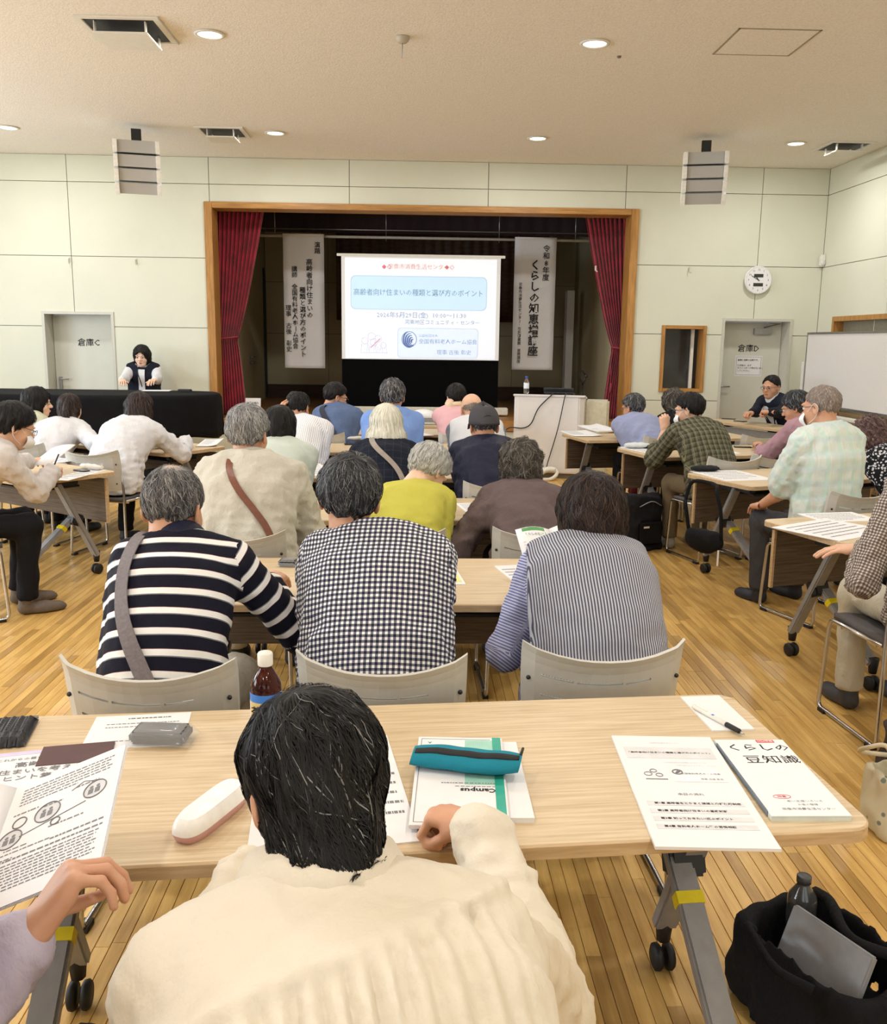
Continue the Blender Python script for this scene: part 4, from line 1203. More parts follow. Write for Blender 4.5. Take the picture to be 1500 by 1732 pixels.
# --- wall hooks, the sensor and the clock
for (hx, hy) in ((117, 441), (230, 443), (1007, 455), (1165, 457)):
    p = PY(hx, hy, YW); b = MB(); b.tube(bend([(p[0], YW, p[2]+.02), (p[0], YW-.03, p[2]+.02), (p[0], YW-.035, p[2]-.03), (p[0]+.02, YW-.05, p[2]-.035)], .01), .006, 6)
    b.box((p[0], YW-.004, p[2]+.01), (.02, .008, .06))
    tag(b.build('wall_hook', MAT['doorframe']), {117: 'small metal hook high above the left store room door', 230: 'small metal hook on the wall panel above the standing woman', 1007: 'small metal hook at the curtain side of the stage opening', 1165: 'small metal hook on the wall panel above the control room window'}[hx], 'hook', 'hooks along the front wall')
p = PY(1391, 441, YW-.05)
r_ = empty('motion_sensor', 'small white motion sensor mounted high in the room corner', 'sensor', tuple(p))
MB().box((0, 0, 0), (.075, .06, .15)).build('housing', MAT['white'], r_, bevel=.015)
b = MB(); b.ball((0, -.03, -.03), (.028, .015, .035)); b.build('lens', plain('sensor_lens', (210, 210, 206), .3), r_)
MB().box((.03, .03, -.03), (.05, .04, .05)).build('bracket', MAT['white'], r_)
p = PY(1281, 474, YW-.03)
ck = empty('wall_clock', 'round white wall clock with two dark displays above the store room door', 'clock', tuple(p))
b = MB(); b.lathe([(.0, 0), (.16, 0), (.176, .012), (.176, .03), (.165, .038), (.155, .030), (0, .030)], 40, rot=(R(90), 0, 0), caps=False); b.build('case', plain('clock_case', (222, 222, 220), .35), ck)
b = MB(); b.lathe([(0, 0), (.155, 0)], 40, c=(0, -.0315, 0), rot=(R(90), 0, 0), caps=False); b.build('dial', MAT['paper'], ck)
for zc, ww in ((.055, .12), (-.058, .125)): MB().box((.0, -.033, zc), (ww, .003, .042)).build('display', plain('lcd', (46, 48, 44), .2), ck)
for k in range(1, 13):
    a = R(90-30*k); text(str(k), .034, MAT['ink'], ck, (.128*math.cos(a), -.0325, .128*math.sin(a)), (R(90), 0, 0), .01, name='numeral')
for ln, w_, a, nm in ((.07, .009, 180-52, 'hour_hand'), (.105, .006, 180-30, 'minute_hand')):
    a = R(a); MB().beam((-.015*math.cos(a), -.037, -.015*math.sin(a)), (ln*math.cos(a), -.037, ln*math.sin(a)), w_, .002, (0, 1, 0)).build(nm, MAT['ink'], ck)

# --- ceiling fittings
LAMP = emit('lamp_diffuser', (255, 247, 226), 14)
cols = (-4.39, -1.53, 1.33, 4.2); rows = (10.57, 7.33, 4.1, .85, -2.4)
pos = {k: 'leftmost left right rightmost'.split()[k] for k in range(4)}
for j, y in enumerate(rows):
    for i, x in enumerate(cols):
        row = ('front row', 'second row', 'third row', 'fourth row', 'back row')[j]
        lab = {(0, 0): 'round ceiling downlight above the speaker, left end of front row', (0, 1): 'round ceiling downlight beside the small air diffuser in the front row', (0, 2): 'round ceiling downlight over the right half of the stage opening',
               (0, 3): 'round ceiling downlight near the right wall air diffuser', (1, 1): 'round ceiling downlight beside the large square air diffuser', (1, 2): 'round ceiling downlight between the detector and the access hatch'}.get((j, i), 'round ceiling downlight behind the picture, %s, %s' % (row, pos[i]))
        r_ = empty('downlight', lab, 'ceiling light', (x, y, CEIL), 0, 'round downlights in the ceiling')
        b = MB(); b.lathe([(.088, .0), (.112, -.004), (.112, -.010), (.090, -.014), (.086, -.004)], 28); b.build('trim_ring', MAT['white'], r_)
        b = MB(); b.lathe([(0, -.006), (.087, -.006)], 28, caps=False); b.build('diffuser', LAMP, r_)
        l = bpy.data.lights.new('downlight_lamp', 'AREA'); l.shape = 'DISK'; l.size = .20; l.energy = DOWNLIGHT_W; l.color = (1.0, .985, .955)
        lo = bpy.data.objects.new('downlight_lamp', l); COL.objects.link(lo); lo.parent = r_; lo.location = (0, 0, -.018)
def diffuser(px, py, sz, label, rot=0):
    p = PZ(px, py, CEIL); r_ = empty('air_diffuser', label, 'air vent', tuple(p), rot)
    b = MB(); h = sz/2; t = .05
    for (a, c, d, e) in ((-h, h, -h, -h+t), (-h, h, h-t, h), (-h, -h+t, -h+t, h-t), (h-t, h, -h+t, h-t)): b.bx(a, c, d, e, -.014, 0)
    b.build('outer_frame', MAT['white'], r_, bevel=.004)
    MB().bx(-h+t, h-t, -h+t, h-t, -.005, -.001).build('duct_opening', MAT['black'], r_)
    MB().bx(-h+t+.055, h-t-.055, -h+t+.055, h-t-.055, -.085, -.072).build('centre_plate', MAT['white'], r_, bevel=.003)
    for sx in (-1, 1):
        for sy in (-1, 1): MB().bx(sx*(h-t-.07)-.004, sx*(h-t-.07)+.004, sy*(h-t-.07)-.02, sy*(h-t-.07)+.02, -.075, -.002).build('hanger', MAT['white'], r_)
diffuser(216, 50, .60, 'large square ceiling air diffuser with a dropped centre plate')
diffuser(377, 223, .52, 'smaller square ceiling air diffuser near the front wall')
diffuser(1427, 247, .52, 'square ceiling air diffuser by the right wall')
p = [PZ(x, y, CEIL) for x, y in ((1270, 46), (1370, 48), (1315, 96), (1225, 93))]; c_ = sum(p)/4
r_ = empty('access_hatch', 'square inspection hatch flush in the ceiling', 'hatch', tuple(c_))
b = MB(); h = .30
for (a, c, d, e) in ((-h, h, -h, -h+.012), (-h, h, h-.012, h), (-h, -h+.012, -h, h), (h-.012, h, -h, h)): b.bx(a, c, d, e, -.004, 0)
b.build('hatch_frame', plain('hatch_frame', (150, 138, 118), .6), r_)
MB().bx(-h+.016, h-.016, -h+.016, h-.016, -.003, 0).build('hatch_panel', MAT['ceil'], r_)
p = PZ(681, 62, CEIL); r_ = empty('smoke_detector', 'small round detector with a hanging test wire on the ceiling', 'detector', tuple(p))
b = MB(); b.lathe([(.0, -.045), (.028, -.045), (.045, -.03), (.052, -.008), (.052, 0)], 24); b.build('body', plain('detector', (186, 178, 164), .5), r_)
b = MB(); b.tube([(0, 0, -.04), (-.006, -.01, -.15)], .003, 6); b.build('test_wire', MAT['steel'], r_)
p = PZ(1047, 95, CEIL); b = MB(); b.lathe([(0, -.012), (.014, -.012), (.018, 0)], 14, c=tuple(p)); tag(b.build('ceiling_sensor', plain('pin', (120, 108, 90), .6)), 'tiny dark sensor button on the ceiling', 'sensor')
def speaker(px, label, yaw):
    p = PY(*px, 10.3); r_ = empty('loudspeaker', label, 'speaker', (p[0], p[1], 0), yaw)
    zt = 3.65; gr = plain('speaker_grille', (186, 186, 184), .6, .2, scale=300, bmp=.4); wh = plain('speaker_side', (240, 240, 236), .5)
    y = 0.0; z = zt
    for k in range(4):
        tl = R(5+8*k); hh = .128
        m = Euler((tl, 0, 0)).to_matrix(); c = Vector((0, y, z))+m @ Vector((0, 0, -hh/2))
        q_ = m.to_euler()
        MB().box((0, 0, 0), (.38, .20, hh-.006)).build('grille', gr, r_, loc=c, rot=q_, bevel=.004)
        for sx in (-1, 1): MB().box((sx*.212, -.012, 0), (.045, .25, hh-.004)).build('side_cheek', wh, r_, loc=c, rot=q_, bevel=.004)
        nx_ = Vector((0, y, z))+m @ Vector((0, 0, -hh)); y, z = nx_.y, nx_.z
    MB().box((0, .02, zt+.06), (.10, .08, .12)).build('bracket', MAT['black'], r_)
speaker((233, 290), 'grey four-section loudspeaker hung by the left side of the stage', R(14))
speaker((1191, 308), 'grey four-section loudspeaker hung by the right side of the stage', R(-14))

# --- things on and before the stage
pl = PY(440, 400, 13.6); pr = PY(1000, 406, 13.6); zz = (pl[2]+pr[2])/2
r_ = empty('batten_pipe', 'long white batten pipe hung across the stage', 'pipe', (0, 13.6, zz))
b = MB(); b.tube([(ST[0]+.1, 0, 0), (ST[1]-.1, 0, 0)], .02, 10); b.build('pipe', plain('pipe_white', (206, 202, 194), .4), r_)
b = MB(); b.tube([(ST[0]+.1, .0, .10), (ST[1]-.1, 0, .10)], .008, 8); b.build('upper_rod', MAT['steel'], r_)
for x in (-2.0, -.42, 1.2, 2.3): MB().tube([(x, 0, -.05), (x, 0, 3.6-zz)], .006, 6).build('hanger_wire', MAT['steel'], r_)
def banner(label, tl, br, cols_, y=13.5):
    a = PY(*tl, y); c = PY(*br, y); w_ = c[0]-a[0]; h_ = a[2]-c[2]
    r_ = empty('paper_banner', label, 'banner', ((a[0]+c[0])/2, y, c[2]))
    b = MB(); b.grid(lambda u, v: (w_*(u-.5), .012*math.sin(v*9)*math.sin(u*3)+.006*math.sin(v*23), h_*v), 7, 40)
    o = b.build('sheet', MAT['paper'], r_); m = o.modifiers.new('thickness', 'SOLIDIFY'); m.thickness = .002; m.offset = 1
    b = MB(); b.tube([(-w_/2, 0, h_), (w_/2, 0, h_)], .012, 8); b.build('top_rod', MAT['white'], r_)
    b = MB(); [b.tube([(sx*w_*.4, 0, h_), (sx*w_*.4, .10, h_+.03)], .004, 6) for sx in (-1, 1)]; b.build('hanging_cords', MAT['white'], r_)['kind'] = 'stuff'
    for (s, x, ztop, size, bo) in cols_:
        pitch_ = size*1.0
        for i, ch in enumerate(s):
            if ch == ' ': continue
            text(ch, size, MAT['ink'], r_, (x*w_, -.022, h_*(1-ztop)-size*.5-i*pitch_), (R(90), (R(90) if ch == 'ー' else 0), 0), bo)
banner('white paper banner with four columns of lettering, left of the screen', (478, 396), (550, 623), [
    ('演題', .34, .055, .085, .014), ('高齢者向け住まいの', .14, .18, .092, .012), ('種類と選び方のポイント', -.035, .39, .090, .012), ('講師 全国有料老人ホーム協会', -.225, .235, .083, .010), ('理事 古後 彰史', -.385, .525, .083, .010)])
banner('white paper banner with large lettering, right of the screen', (871, 402), (934, 626), [
    ('令和8年度', .26, .055, .10, .012), ('くらしの知恵増講座', .0, .165, .152, .020), ('宗像市消費生活センター・市民図書館 連携講座', -.34, .335, .052, .006)])
# the floor-standing projection screen
ys = 12.75
a = PY(577, 433, ys); c = PY(843, 610, ys)
w_ = c[0]-a[0]; h_ = a[2]-c[2]; cx = (a[0]+c[0])/2
scr = empty('projection_screen', 'pull-up projection screen showing a pale blue title slide', 'screen', (cx, ys, .60))
zt, zb = a[2]-.6, c[2]-.6
MB().bx(-w_/2, w_/2, -.004, .004, .12, zb).build('black_drop', plain('screen_black', (9, 9, 10), .9, spec=.05), scr)
MB().bx(-w_/2, w_/2, -.004, .004, zb, zt).build('white_border', plain('screen_white', (236, 238, 240), .8, var=.01), scr)
MB().bx(-w_/2-.06, w_/2+.06, -.012, .012, zt, zt+.035).build('top_bar', MAT['white'], scr, bevel=.004)
MB().bx(-w_/2-.1, w_/2+.14, -.07, .07, .02, .12).build('base_case', plain('screen_case', (214, 210, 196), .5), scr, bevel=.01)
for sx in (-1, 1): MB().box((sx*w_*.4, 0, .01), (.06, .4, .02)).build('foot', MAT['black'], scr)
mm, t, bs = nt('slide_light')
sp = N(t, 'ShaderNodeTexCoord'); sep = N(t, 'ShaderNodeSeparateXYZ'); t.links.new(sp.outputs['Generated'], sep.inputs[0])
bs.inputs['Base Color'].default_value = (.8, .8, .8, 1); bs.inputs['Emission Strength'].default_value = .75
t.links.new(ramp(t, sep.outputs[2], [(0, srgb(206, 226, 255)), (1, srgb(226, 238, 255))]), bs.inputs['Emission Color'])
MB().bx(-w_/2+.05, w_/2-.05, -.0075, -.0045, zb+.012, zt-.02).build('projected_slide', mm, scr)
def slide_mat(n, c, s=.6):
    m = emit('slide_'+n, c, s); return m
sx0 = w_/1.0
def spx(x, y): p = PY(x, y, ys); return p[0]-cx, p[2]-.6
def rr_shape(name, x0, x1, y0, y1, mat, yoff, r=.05):
    (xa, za), (xb, zb_) = spx(x0, y1), spx(x1, y0)
    pts = rrect(xb-xa, zb_-za, r, 6, (xa+xb)/2, (za+zb_)/2); n = len(pts)
    b = MB(); b.add([(q[0], yoff, q[1]) for q in pts], [tuple(range(n))]); b.build(name, mat, scr)
rr_shape('title_outline', 593, 824, 469, 523, slide_mat('line', (170, 198, 222)), -.0082, .07)
rr_shape('title_box', 594, 823, 470, 522, slide_mat('box', (196, 226, 248), .62), -.0086, .07)
rr_shape('name_outline', 672, 809, 556, 605, slide_mat('line2', (190, 206, 230)), -.0082, .05)
rr_shape('name_box', 673, 808, 557, 604, slide_mat('box2', (216, 232, 255), .62), -.0086, .05)
tx = slide_mat('ink', (128, 160, 190), .5); tr_ = slide_mat('ink2', (210, 160, 150), .55); tg = slide_mat('ink3', (140, 164, 196), .5); tn = slide_mat('logo', (96, 120, 176), .5)
def stext(s, x, y, size, mat, align='CENTER', bo=.0, sx=1.0):
    size *= .88; q_ = spx(x, y); text(s, size, mat, scr, (q_[0], -.0095, q_[1]), (R(90), 0, 0), bo, align, sx=sx)
stext('宗像市消費生活センター', 708, 452, .085, tr_)
stext('◆◇', 654, 452, .075, slide_mat('dia', (206, 120, 130), .55)); stext('◆◇', 760, 453, .075, slide_mat('dia2', (206, 120, 130), .55))
stext('高齢者向け住まいの種類と選び方のポイント', 708, 496, .108, tx, 'CENTER', .006, .93)
stext('2026年5月29日(金)  10:00〜11:30', 713, 534, .098, tg)
stext('河東地区コミュニティ・センター', 748, 546, .078, tg)
stext('公益社団法人', 708, 568, .05, tg, 'LEFT'); stext('全国有料老人ホーム協会', 708, 578, .083, tg, 'LEFT', .004)
stext('理事 古後 彰史', 797, 597, .083, tg, 'RIGHT')
b = MB(); q_ = spx(692, 574)
for k in range(5):
    r0 = .105-.02*k; pts = [(q_[0]+r0*math.cos(a)*.75+.012*k, -.0095, q_[1]+r0*math.sin(a)-.006*k) for a in np.linspace(R(80-6*k), R(330-20*k), 16)]
    b.tube(pts, [.002+.009*math.sin(math.pi*i/15) for i in range(16)], 6)
b.tube([(q_[0]+.10*math.cos(a), -.0095, q_[1]+.105*math.sin(a)) for a in np.linspace(0, 2*math.pi, 25)[:-1]], .004, 5, closed=True)
b.build('printed_emblem', tn, scr)
b = MB(); q_ = spx(632, 580)
for (dx, dz, rr) in ((-.12, .03, .045), (-.03, .09, .05), (.06, .06, .045), (.0, .01, .05), (.13, -.03, .04)):
    b.tube([(q_[0]+dx+rr*math.cos(a), -.0095, q_[1]+dz+rr*math.sin(a)) for a in np.linspace(0, 2*math.pi, 13)[:-1]], .004, 5, closed=True)
    b.tube([(q_[0]+dx-rr, -.0095, q_[1]+dz-rr), (q_[0]+dx-rr*1.3, -.0095, q_[1]-.13), (q_[0]+dx+rr*1.3, -.0095, q_[1]-.13), (q_[0]+dx+rr, -.0095, q_[1]+dz-rr)], .004, 5)
b.build('printed_sketch', slide_mat('sketch', (206, 206, 226), .6), scr)
b = MB(); b.tube([(q_[0]-.04, -.0096, q_[1]-.06), (q_[0]+.09, -.0096, q_[1]+.06)], .005, 5); b.build('printed_stroke', slide_mat('stroke', (214, 140, 150), .55), scr)
# stage right: white door frame, microphone on a stand; stage left: key tag and bar handles
p = PY(962, 580, 15.4)
b = MB(); b.bx(-.05, .07, 0, .25, 0, 1.87); tag(b.build('stage_door_frame', MAT['white'], loc=(p[0], 15.4, .60), bevel=.004), 'tall white door jamb at the right side of the stage', 'door frame')
p = PY(985, 650, 13.2)
r_ = empty('microphone_stand', 'microphone clipped on a black stand beside the white lectern', 'microphone', (p[0], p[1], .60))
zt = p[2]-.6
b = MB(); b.lathe([(0, 0), (.13, 0), (.13, .012), (.02, .03)], 20); b.tube([(0, 0, .02), (0, 0, zt)], .012, 8); b.build('stand', MAT['black'], r_)
b = MB(); b.tube([(0, 0, zt), (.03, -.06, zt+.10)], [.014, .018], 8); b.ball((.036, -.072, zt+.12), .026); b.build('microphone', MAT['darkgrey'], r_)
b = MB(); b.tube(smooth_path([(0, 0, zt), (-.05, 0, zt+.12), (-.02, 0, zt+.2), (.03, 0, zt+.14)], 4), .008, 6); b.build('gooseneck_clip', MAT['black'], r_)
p = PX(404, 566, ST[0]+.04); r_ = empty('key_tag', 'blue key tag hanging on the left stage wall', 'tag', tuple(p))
MB().box((0, 0, 0), (.008, .055, .085)).build('tag_plate', plain('blue_tag', (34, 54, 150), .4), r_, bevel=.002)
b = MB(); b.tube([(0, 0, .04), (0, .0, .14)], .004, 6); b.build('tag_cord', MAT['white'], r_)
for k, (z_, lab) in enumerate(((604, 'upper'), (613, 'lower'))):
    p = PX(425, z_, ST[0]+.02); b = MB(); b.tube(bend([(0, -.18, 0), (.06, -.18, 0), (.06, .18, 0), (0, .18, 0)], .02), .012, 8); b.box((.003, -.18, 0), (.008, .05, .06)); b.box((.003, .18, 0), (.008, .05, .06))
    tag(b.build('bar_handle', MAT['steel'], loc=(ST[0]+.02, p[1], p[2])), '%s of two steel bar handles on the left stage wall' % lab, 'handle')
b = MB(); p = PX(455, 560, ST[0]+.02); b.bx(0, .03, -.05, .05, -1.2, 1.0); tag(b.build('door_edge', MAT['black'], loc=(ST[0]+.02, 16.3, 1.82)), 'dark vertical door edge at the back left stage corner', 'door edge')  # the shade of a vertical gap, put in as a black strip
p = PY(428, 690, 12.2); r_ = empty('stage_sign', 'small white sign with three lines standing on the stage edge', 'sign', (p[0], 12.2, .60))
MB().box((0, 0, .13), (.20, .012, .24), (R(-12), 0, 0)).build('board', MAT['paper'], r_)
for k, s in enumerate(('お手を触れ', '舞台機構', '(関係者以外)')): text(s, .032, MAT['ink'], r_, (0, -.012+.01*k*0-.0, .185-.05*k), (R(78), 0, 0), .01)
# lectern with laptop, bottle and cables
LE = empty('lectern', 'white lectern standing in front of the stage', 'lectern', (1.655, 11.14, 0), R(-14))
lw = plain('lectern_white', (226, 224, 224), .5, var=.02, scale=5)
b = MB(); pts = [(-.42, -.17), (-.38, -.20), (.36, -.20), (.42, -.15), (.42, .25), (-.42, .25)]
b.prism(pts, .06, .98); LEb = b.build('body', lw, LE, bevel=.012)
MB().bx(-.40, .40, -.16, .23, 0, .06).build('plinth', plain('plinth', (120, 114, 104), .6), LE)
b = MB(); b.add([(-.43, -.21, .98), (.43, -.21, .98), (.43, .26, .93), (-.43, .26, .93), (-.43, -.21, 1.005), (.43, -.21, 1.005), (.43, .26, .955), (-.43, .26, .955)], [(0, 1, 5, 4), (1, 2, 6, 5), (2, 3, 7, 6), (3, 0, 4, 7), (4, 5, 6, 7), (0, 3, 2, 1)]); b.build('reading_top', lw, LE, bevel=.006)
MB().box((.56, .10, .47), (.28, .30, .94)).build('side_cabinet', plain('lectern_side', (206, 202, 180), .5), LE, bevel=.02)
mle = Matrix.Translation((1.655, 11.14, 0)) @ Matrix.Rotation(R(-14), 4, 'Z')
def lp_(x, y, z): return tuple(mle @ Vector((x, y, z)))
def bottle(label, loc, h, r, capc, liquid=None, lab=None, name='plastic_bottle', grp=None):
    r_ = empty(name, label, 'bottle', loc, 0, grp)
    prof = [(.0, .004), (r*.8, 0), (r, .012*h/.2), (r*.96, h*.25), (r, h*.32), (r, h*.62), (r*.92, h*.70), (r*.42, h*.86), (r*.38, h*.90)]
    b = MB(); b.lathe(prof, 24); b.build('bottle_body', liquid or MAT['glassy'], r_)
    b = MB(); b.lathe([(r*.46, h*.89), (r*.50, h*.895), (r*.50, h*.99), (r*.44, h), (0, h)], 22); b.build('cap', plain('cap_%d_%d_%d' % capc, capc, .4), r_)
    if lab:
        b = MB(); b.lathe([(r*1.015, h*.30), (r*1.02, h*.31), (r*1.02, h*.62), (r*1.0, h*.63)], 24); b.build('wrapper', lab, r_)
    return r_
bottle('small clear water bottle with a blue cap on the lectern', lp_(-.30, .0, 1.0), .21, .033, (48, 80, 190), lab=plain('label_white', (226, 230, 240), .5))
r_ = empty('laptop', 'black laptop lying open at the top of the white lectern', 'laptop', lp_(.10, .06, 1.0), R(-14))
MB().box((0, 0, .012), (.36, .24, .02), (R(-6), 0, 0)).build('keyboard_half', MAT['black'], r_, bevel=.004)
MB().box((0, -.13, .055), (.36, .012, .10), (R(60), 0, 0)).build('screen_half', MAT['darkgrey'], r_, bevel=.003)
r_ = tag(MB().tube(smooth_path([lp_(.08, -.15, 1.03), lp_(.06, -.20, 1.028), lp_(.02, -.232, .99), lp_(-.12, -.232, .84), lp_(-.20, -.232, .66), lp_(-.30, -.23, .60), lp_(-.46, -.24, .60), lp_(-.56, -.26, .52), lp_(-.75, -.3, .48), lp_(-1.0, -.5, .62), (.42, 10.45, .745)], 6), .007, 7).build('projector_cable', MAT['black']), 'black cable curving from the laptop across the lectern front', 'cable')
tag(MB().tube(smooth_path([lp_(.22, -.16, 1.026), lp_(.205, -.20, 1.024), lp_(.19, -.232, .985), lp_(.12, -.234, .6), lp_(.02, -.23, .22), lp_(.0, -.26, .12)], 6), .006, 7).build('power_cable', MAT['black']), 'black power cable hanging straight down the lectern front', 'cable')
b = MB(); c0 = lp_(.02, -.34, .02); b.tube(smooth_path([(c0[0]-.14, c0[1]-.05, .03), (c0[0]-.1, c0[1]+.03, .10), (c0[0]+.06, c0[1]+.05, .13), (c0[0]+.12, c0[1], .08), (c0[0]+.02, c0[1]-.1, .02), (c0[0]-.2, c0[1]-.06, .015)], 6), .022, 8)
b.tube(smooth_path([(c0[0]-.12, c0[1], .05), (c0[0]+.0, c0[1]+.03, .11), (c0[0]+.1, c0[1]+.0, .12)], 5), .03, 8)
tag(b.build('extension_lead', plain('lead_white', (226, 222, 210), .5)), 'white coiled extension lead on the floor before the lectern', 'cable')
# grand piano shape under a black cloth, at the left in front of the wall
cb = MAT['blackmatte']
pcx = -3.55
def piano_outline(n=60):
    pts = []
    P0 = [(-5.6, 10.02), (-4.4, 10.0), (-3.3, 10.02), (-2.65, 10.10), (-2.34, 10.34), (-2.27, 10.68), (-2.42, 10.94), (-2.9, 11.06), (-3.8, 11.08), (-4.8, 11.1), (-5.6, 11.1)]
    return smooth_path(P0, 7)
ol = piano_outline(); n = len(ol); b = MB()
root = empty('covered_piano', 'black cloth draped over a large curved piano shape by the left wall', 'covered piano', (pcx, 10.6, 0))
zs = [1.0, .985, .95, .85, .72, .60, .52]
vs = []
for j, z in enumerate(zs):
    for i, q_ in enumerate(ol):
        d = np.array([q_[0]-pcx, q_[1]-10.6]); nrm = d/np.linalg.norm(d)
        k = (0, .03, .05)[min(j, 2)]+(.018*math.sin(i*.9)+.012*math.sin(i*2.3))*max(0, (j-2))/4
        vs.append((q_[0]-pcx+nrm[0]*k, q_[1]-10.6+nrm[1]*k, z+(.0 if j < 6 else .02*math.sin(i*.35))))
fs = [(j*n+i, (j+1)*n+i, (j+1)*n+i+1, j*n+i+1) for j in range(len(zs)-1) for i in range(n-1)]
b.add(vs, fs, True); b.add(vs[:n], [tuple(range(n))], False)
o = b.build('cloth', cb, root); md = o.modifiers.new('thickness', 'SOLIDIFY'); md.thickness = .006; md.offset = -1
b = MB(); b.prism([((q_[0]-pcx)*.96, (q_[1]-10.6)*.92) for q_ in ol], .58, .985); b.build('case', MAT['black'], root)
for (lx, ly) in ((.95, -.2), (-1.2, -.3), (-1.2, .4)): MB().tube([(lx, ly, .02), (lx, ly, .6)], [.045, .07], 12).build('leg', MAT['black'], root)
p = PZ(245, 664, 1.01); r_ = tag(MB().box((0, 0, 0), (.32, .24, .004)).build('paper_sheet', MAT['paper'], loc=(p[0], 10.85, 1.008), rot=(0, 0, R(4))), 'white sheet lying on the black cloth before the standing woman', 'paper')
r_ = tag(MB().box((0, 0, 0), (.15, .08, .025)).build('dark_case', MAT['black'], loc=(p[0]+.35, 10.75, 1.02), bevel=.006), 'small dark case on the black cloth beside the sheet', 'case')
# projector on its own little table
pj = empty('projector_table', 'low table that carries the projector before the screen', 'table', (.02, 10.35, 0))
MB().box((0, 0, .68), (1.15, .5, .03)).build('table_top', MAT['table'], pj, bevel=.005)
for sx in (-1, 1):
    for sy in (-1, 1): MB().tube([(sx*.52, sy*.2, 0), (sx*.52, sy*.2, .67)], .016, 8).build('leg', MAT['steel'], pj)
MB().box((0, .05, .38), (1.0, .34, .02)).build('shelf', MAT['oakx'], pj)
pr_ = empty('projector', 'white projector with a rounded top on the small table', 'projector', (.13, 10.35, .695), R(4))
MB().box((0, 0, .06), (.42, .30, .11)).build('case', plain('projector_white', (232, 232, 232), .4), pr_, bevel=.015)
b = MB(); b.ball((-.03, .0, .11), (.13, .10, .055)); b.build('lens_dome', plain('projector_white', (232, 232, 232), .4), pr_)
MB().box((.06, -.151, .055), (.2, .004, .05)).build('vent_grille', MAT['leg'], pr_)
bottle('clear plastic bottle standing beside the projector', (.36, 10.25, .695), .2, .034, (236, 236, 236))
bottle('clear plastic bottle with a white cap on the table behind the capped man', (.70, 7.78, .72), .19, .032, (236, 236, 236))
# whiteboard on castors along the right wall
wb = empty('whiteboard', 'wide mobile whiteboard parked along the right wall', 'whiteboard', (4.86, 10.05, 0))
y0, y1 = -1.55, 1.30
MB().bx(-.008, .008, y0, y1, .93, 1.755).build('writing_surface', plain('board_white', (226, 224, 222), .25, var=.01), wb)
b = MB(); b.bx(-.016, .016, y0-.02, y1+.02, 1.755, 1.78); b.bx(-.016, .016, y0-.02, y1+.02, .905, .93); b.bx(-.016, .016, y1, y1+.02, .93, 1.755); b.bx(-.016, .016, y0-.02, y0, .93, 1.755); b.build('frame', MAT['steel'], wb, bevel=.004)
MB().bx(-.11, -.02, y0, y1, .80, .835).build('pen_tray', MAT['white'], wb, bevel=.006)
for yy in (y0-.05, y1+.06):
    MB().bx(-.025, .025, yy-.03, yy+.03, .08, 1.42).build('post', MAT['white'], wb, bevel=.006)
    MB().bx(-.34, .11, yy-.025, yy+.025, .06, .1).build('foot', MAT['white'], wb, bevel=.006)
    for sx in (-.31, .08): MB().tube([(sx, yy-.015, .03), (sx, yy+.015, .03)], .03, 14).build('castor', MAT['black'], wb)

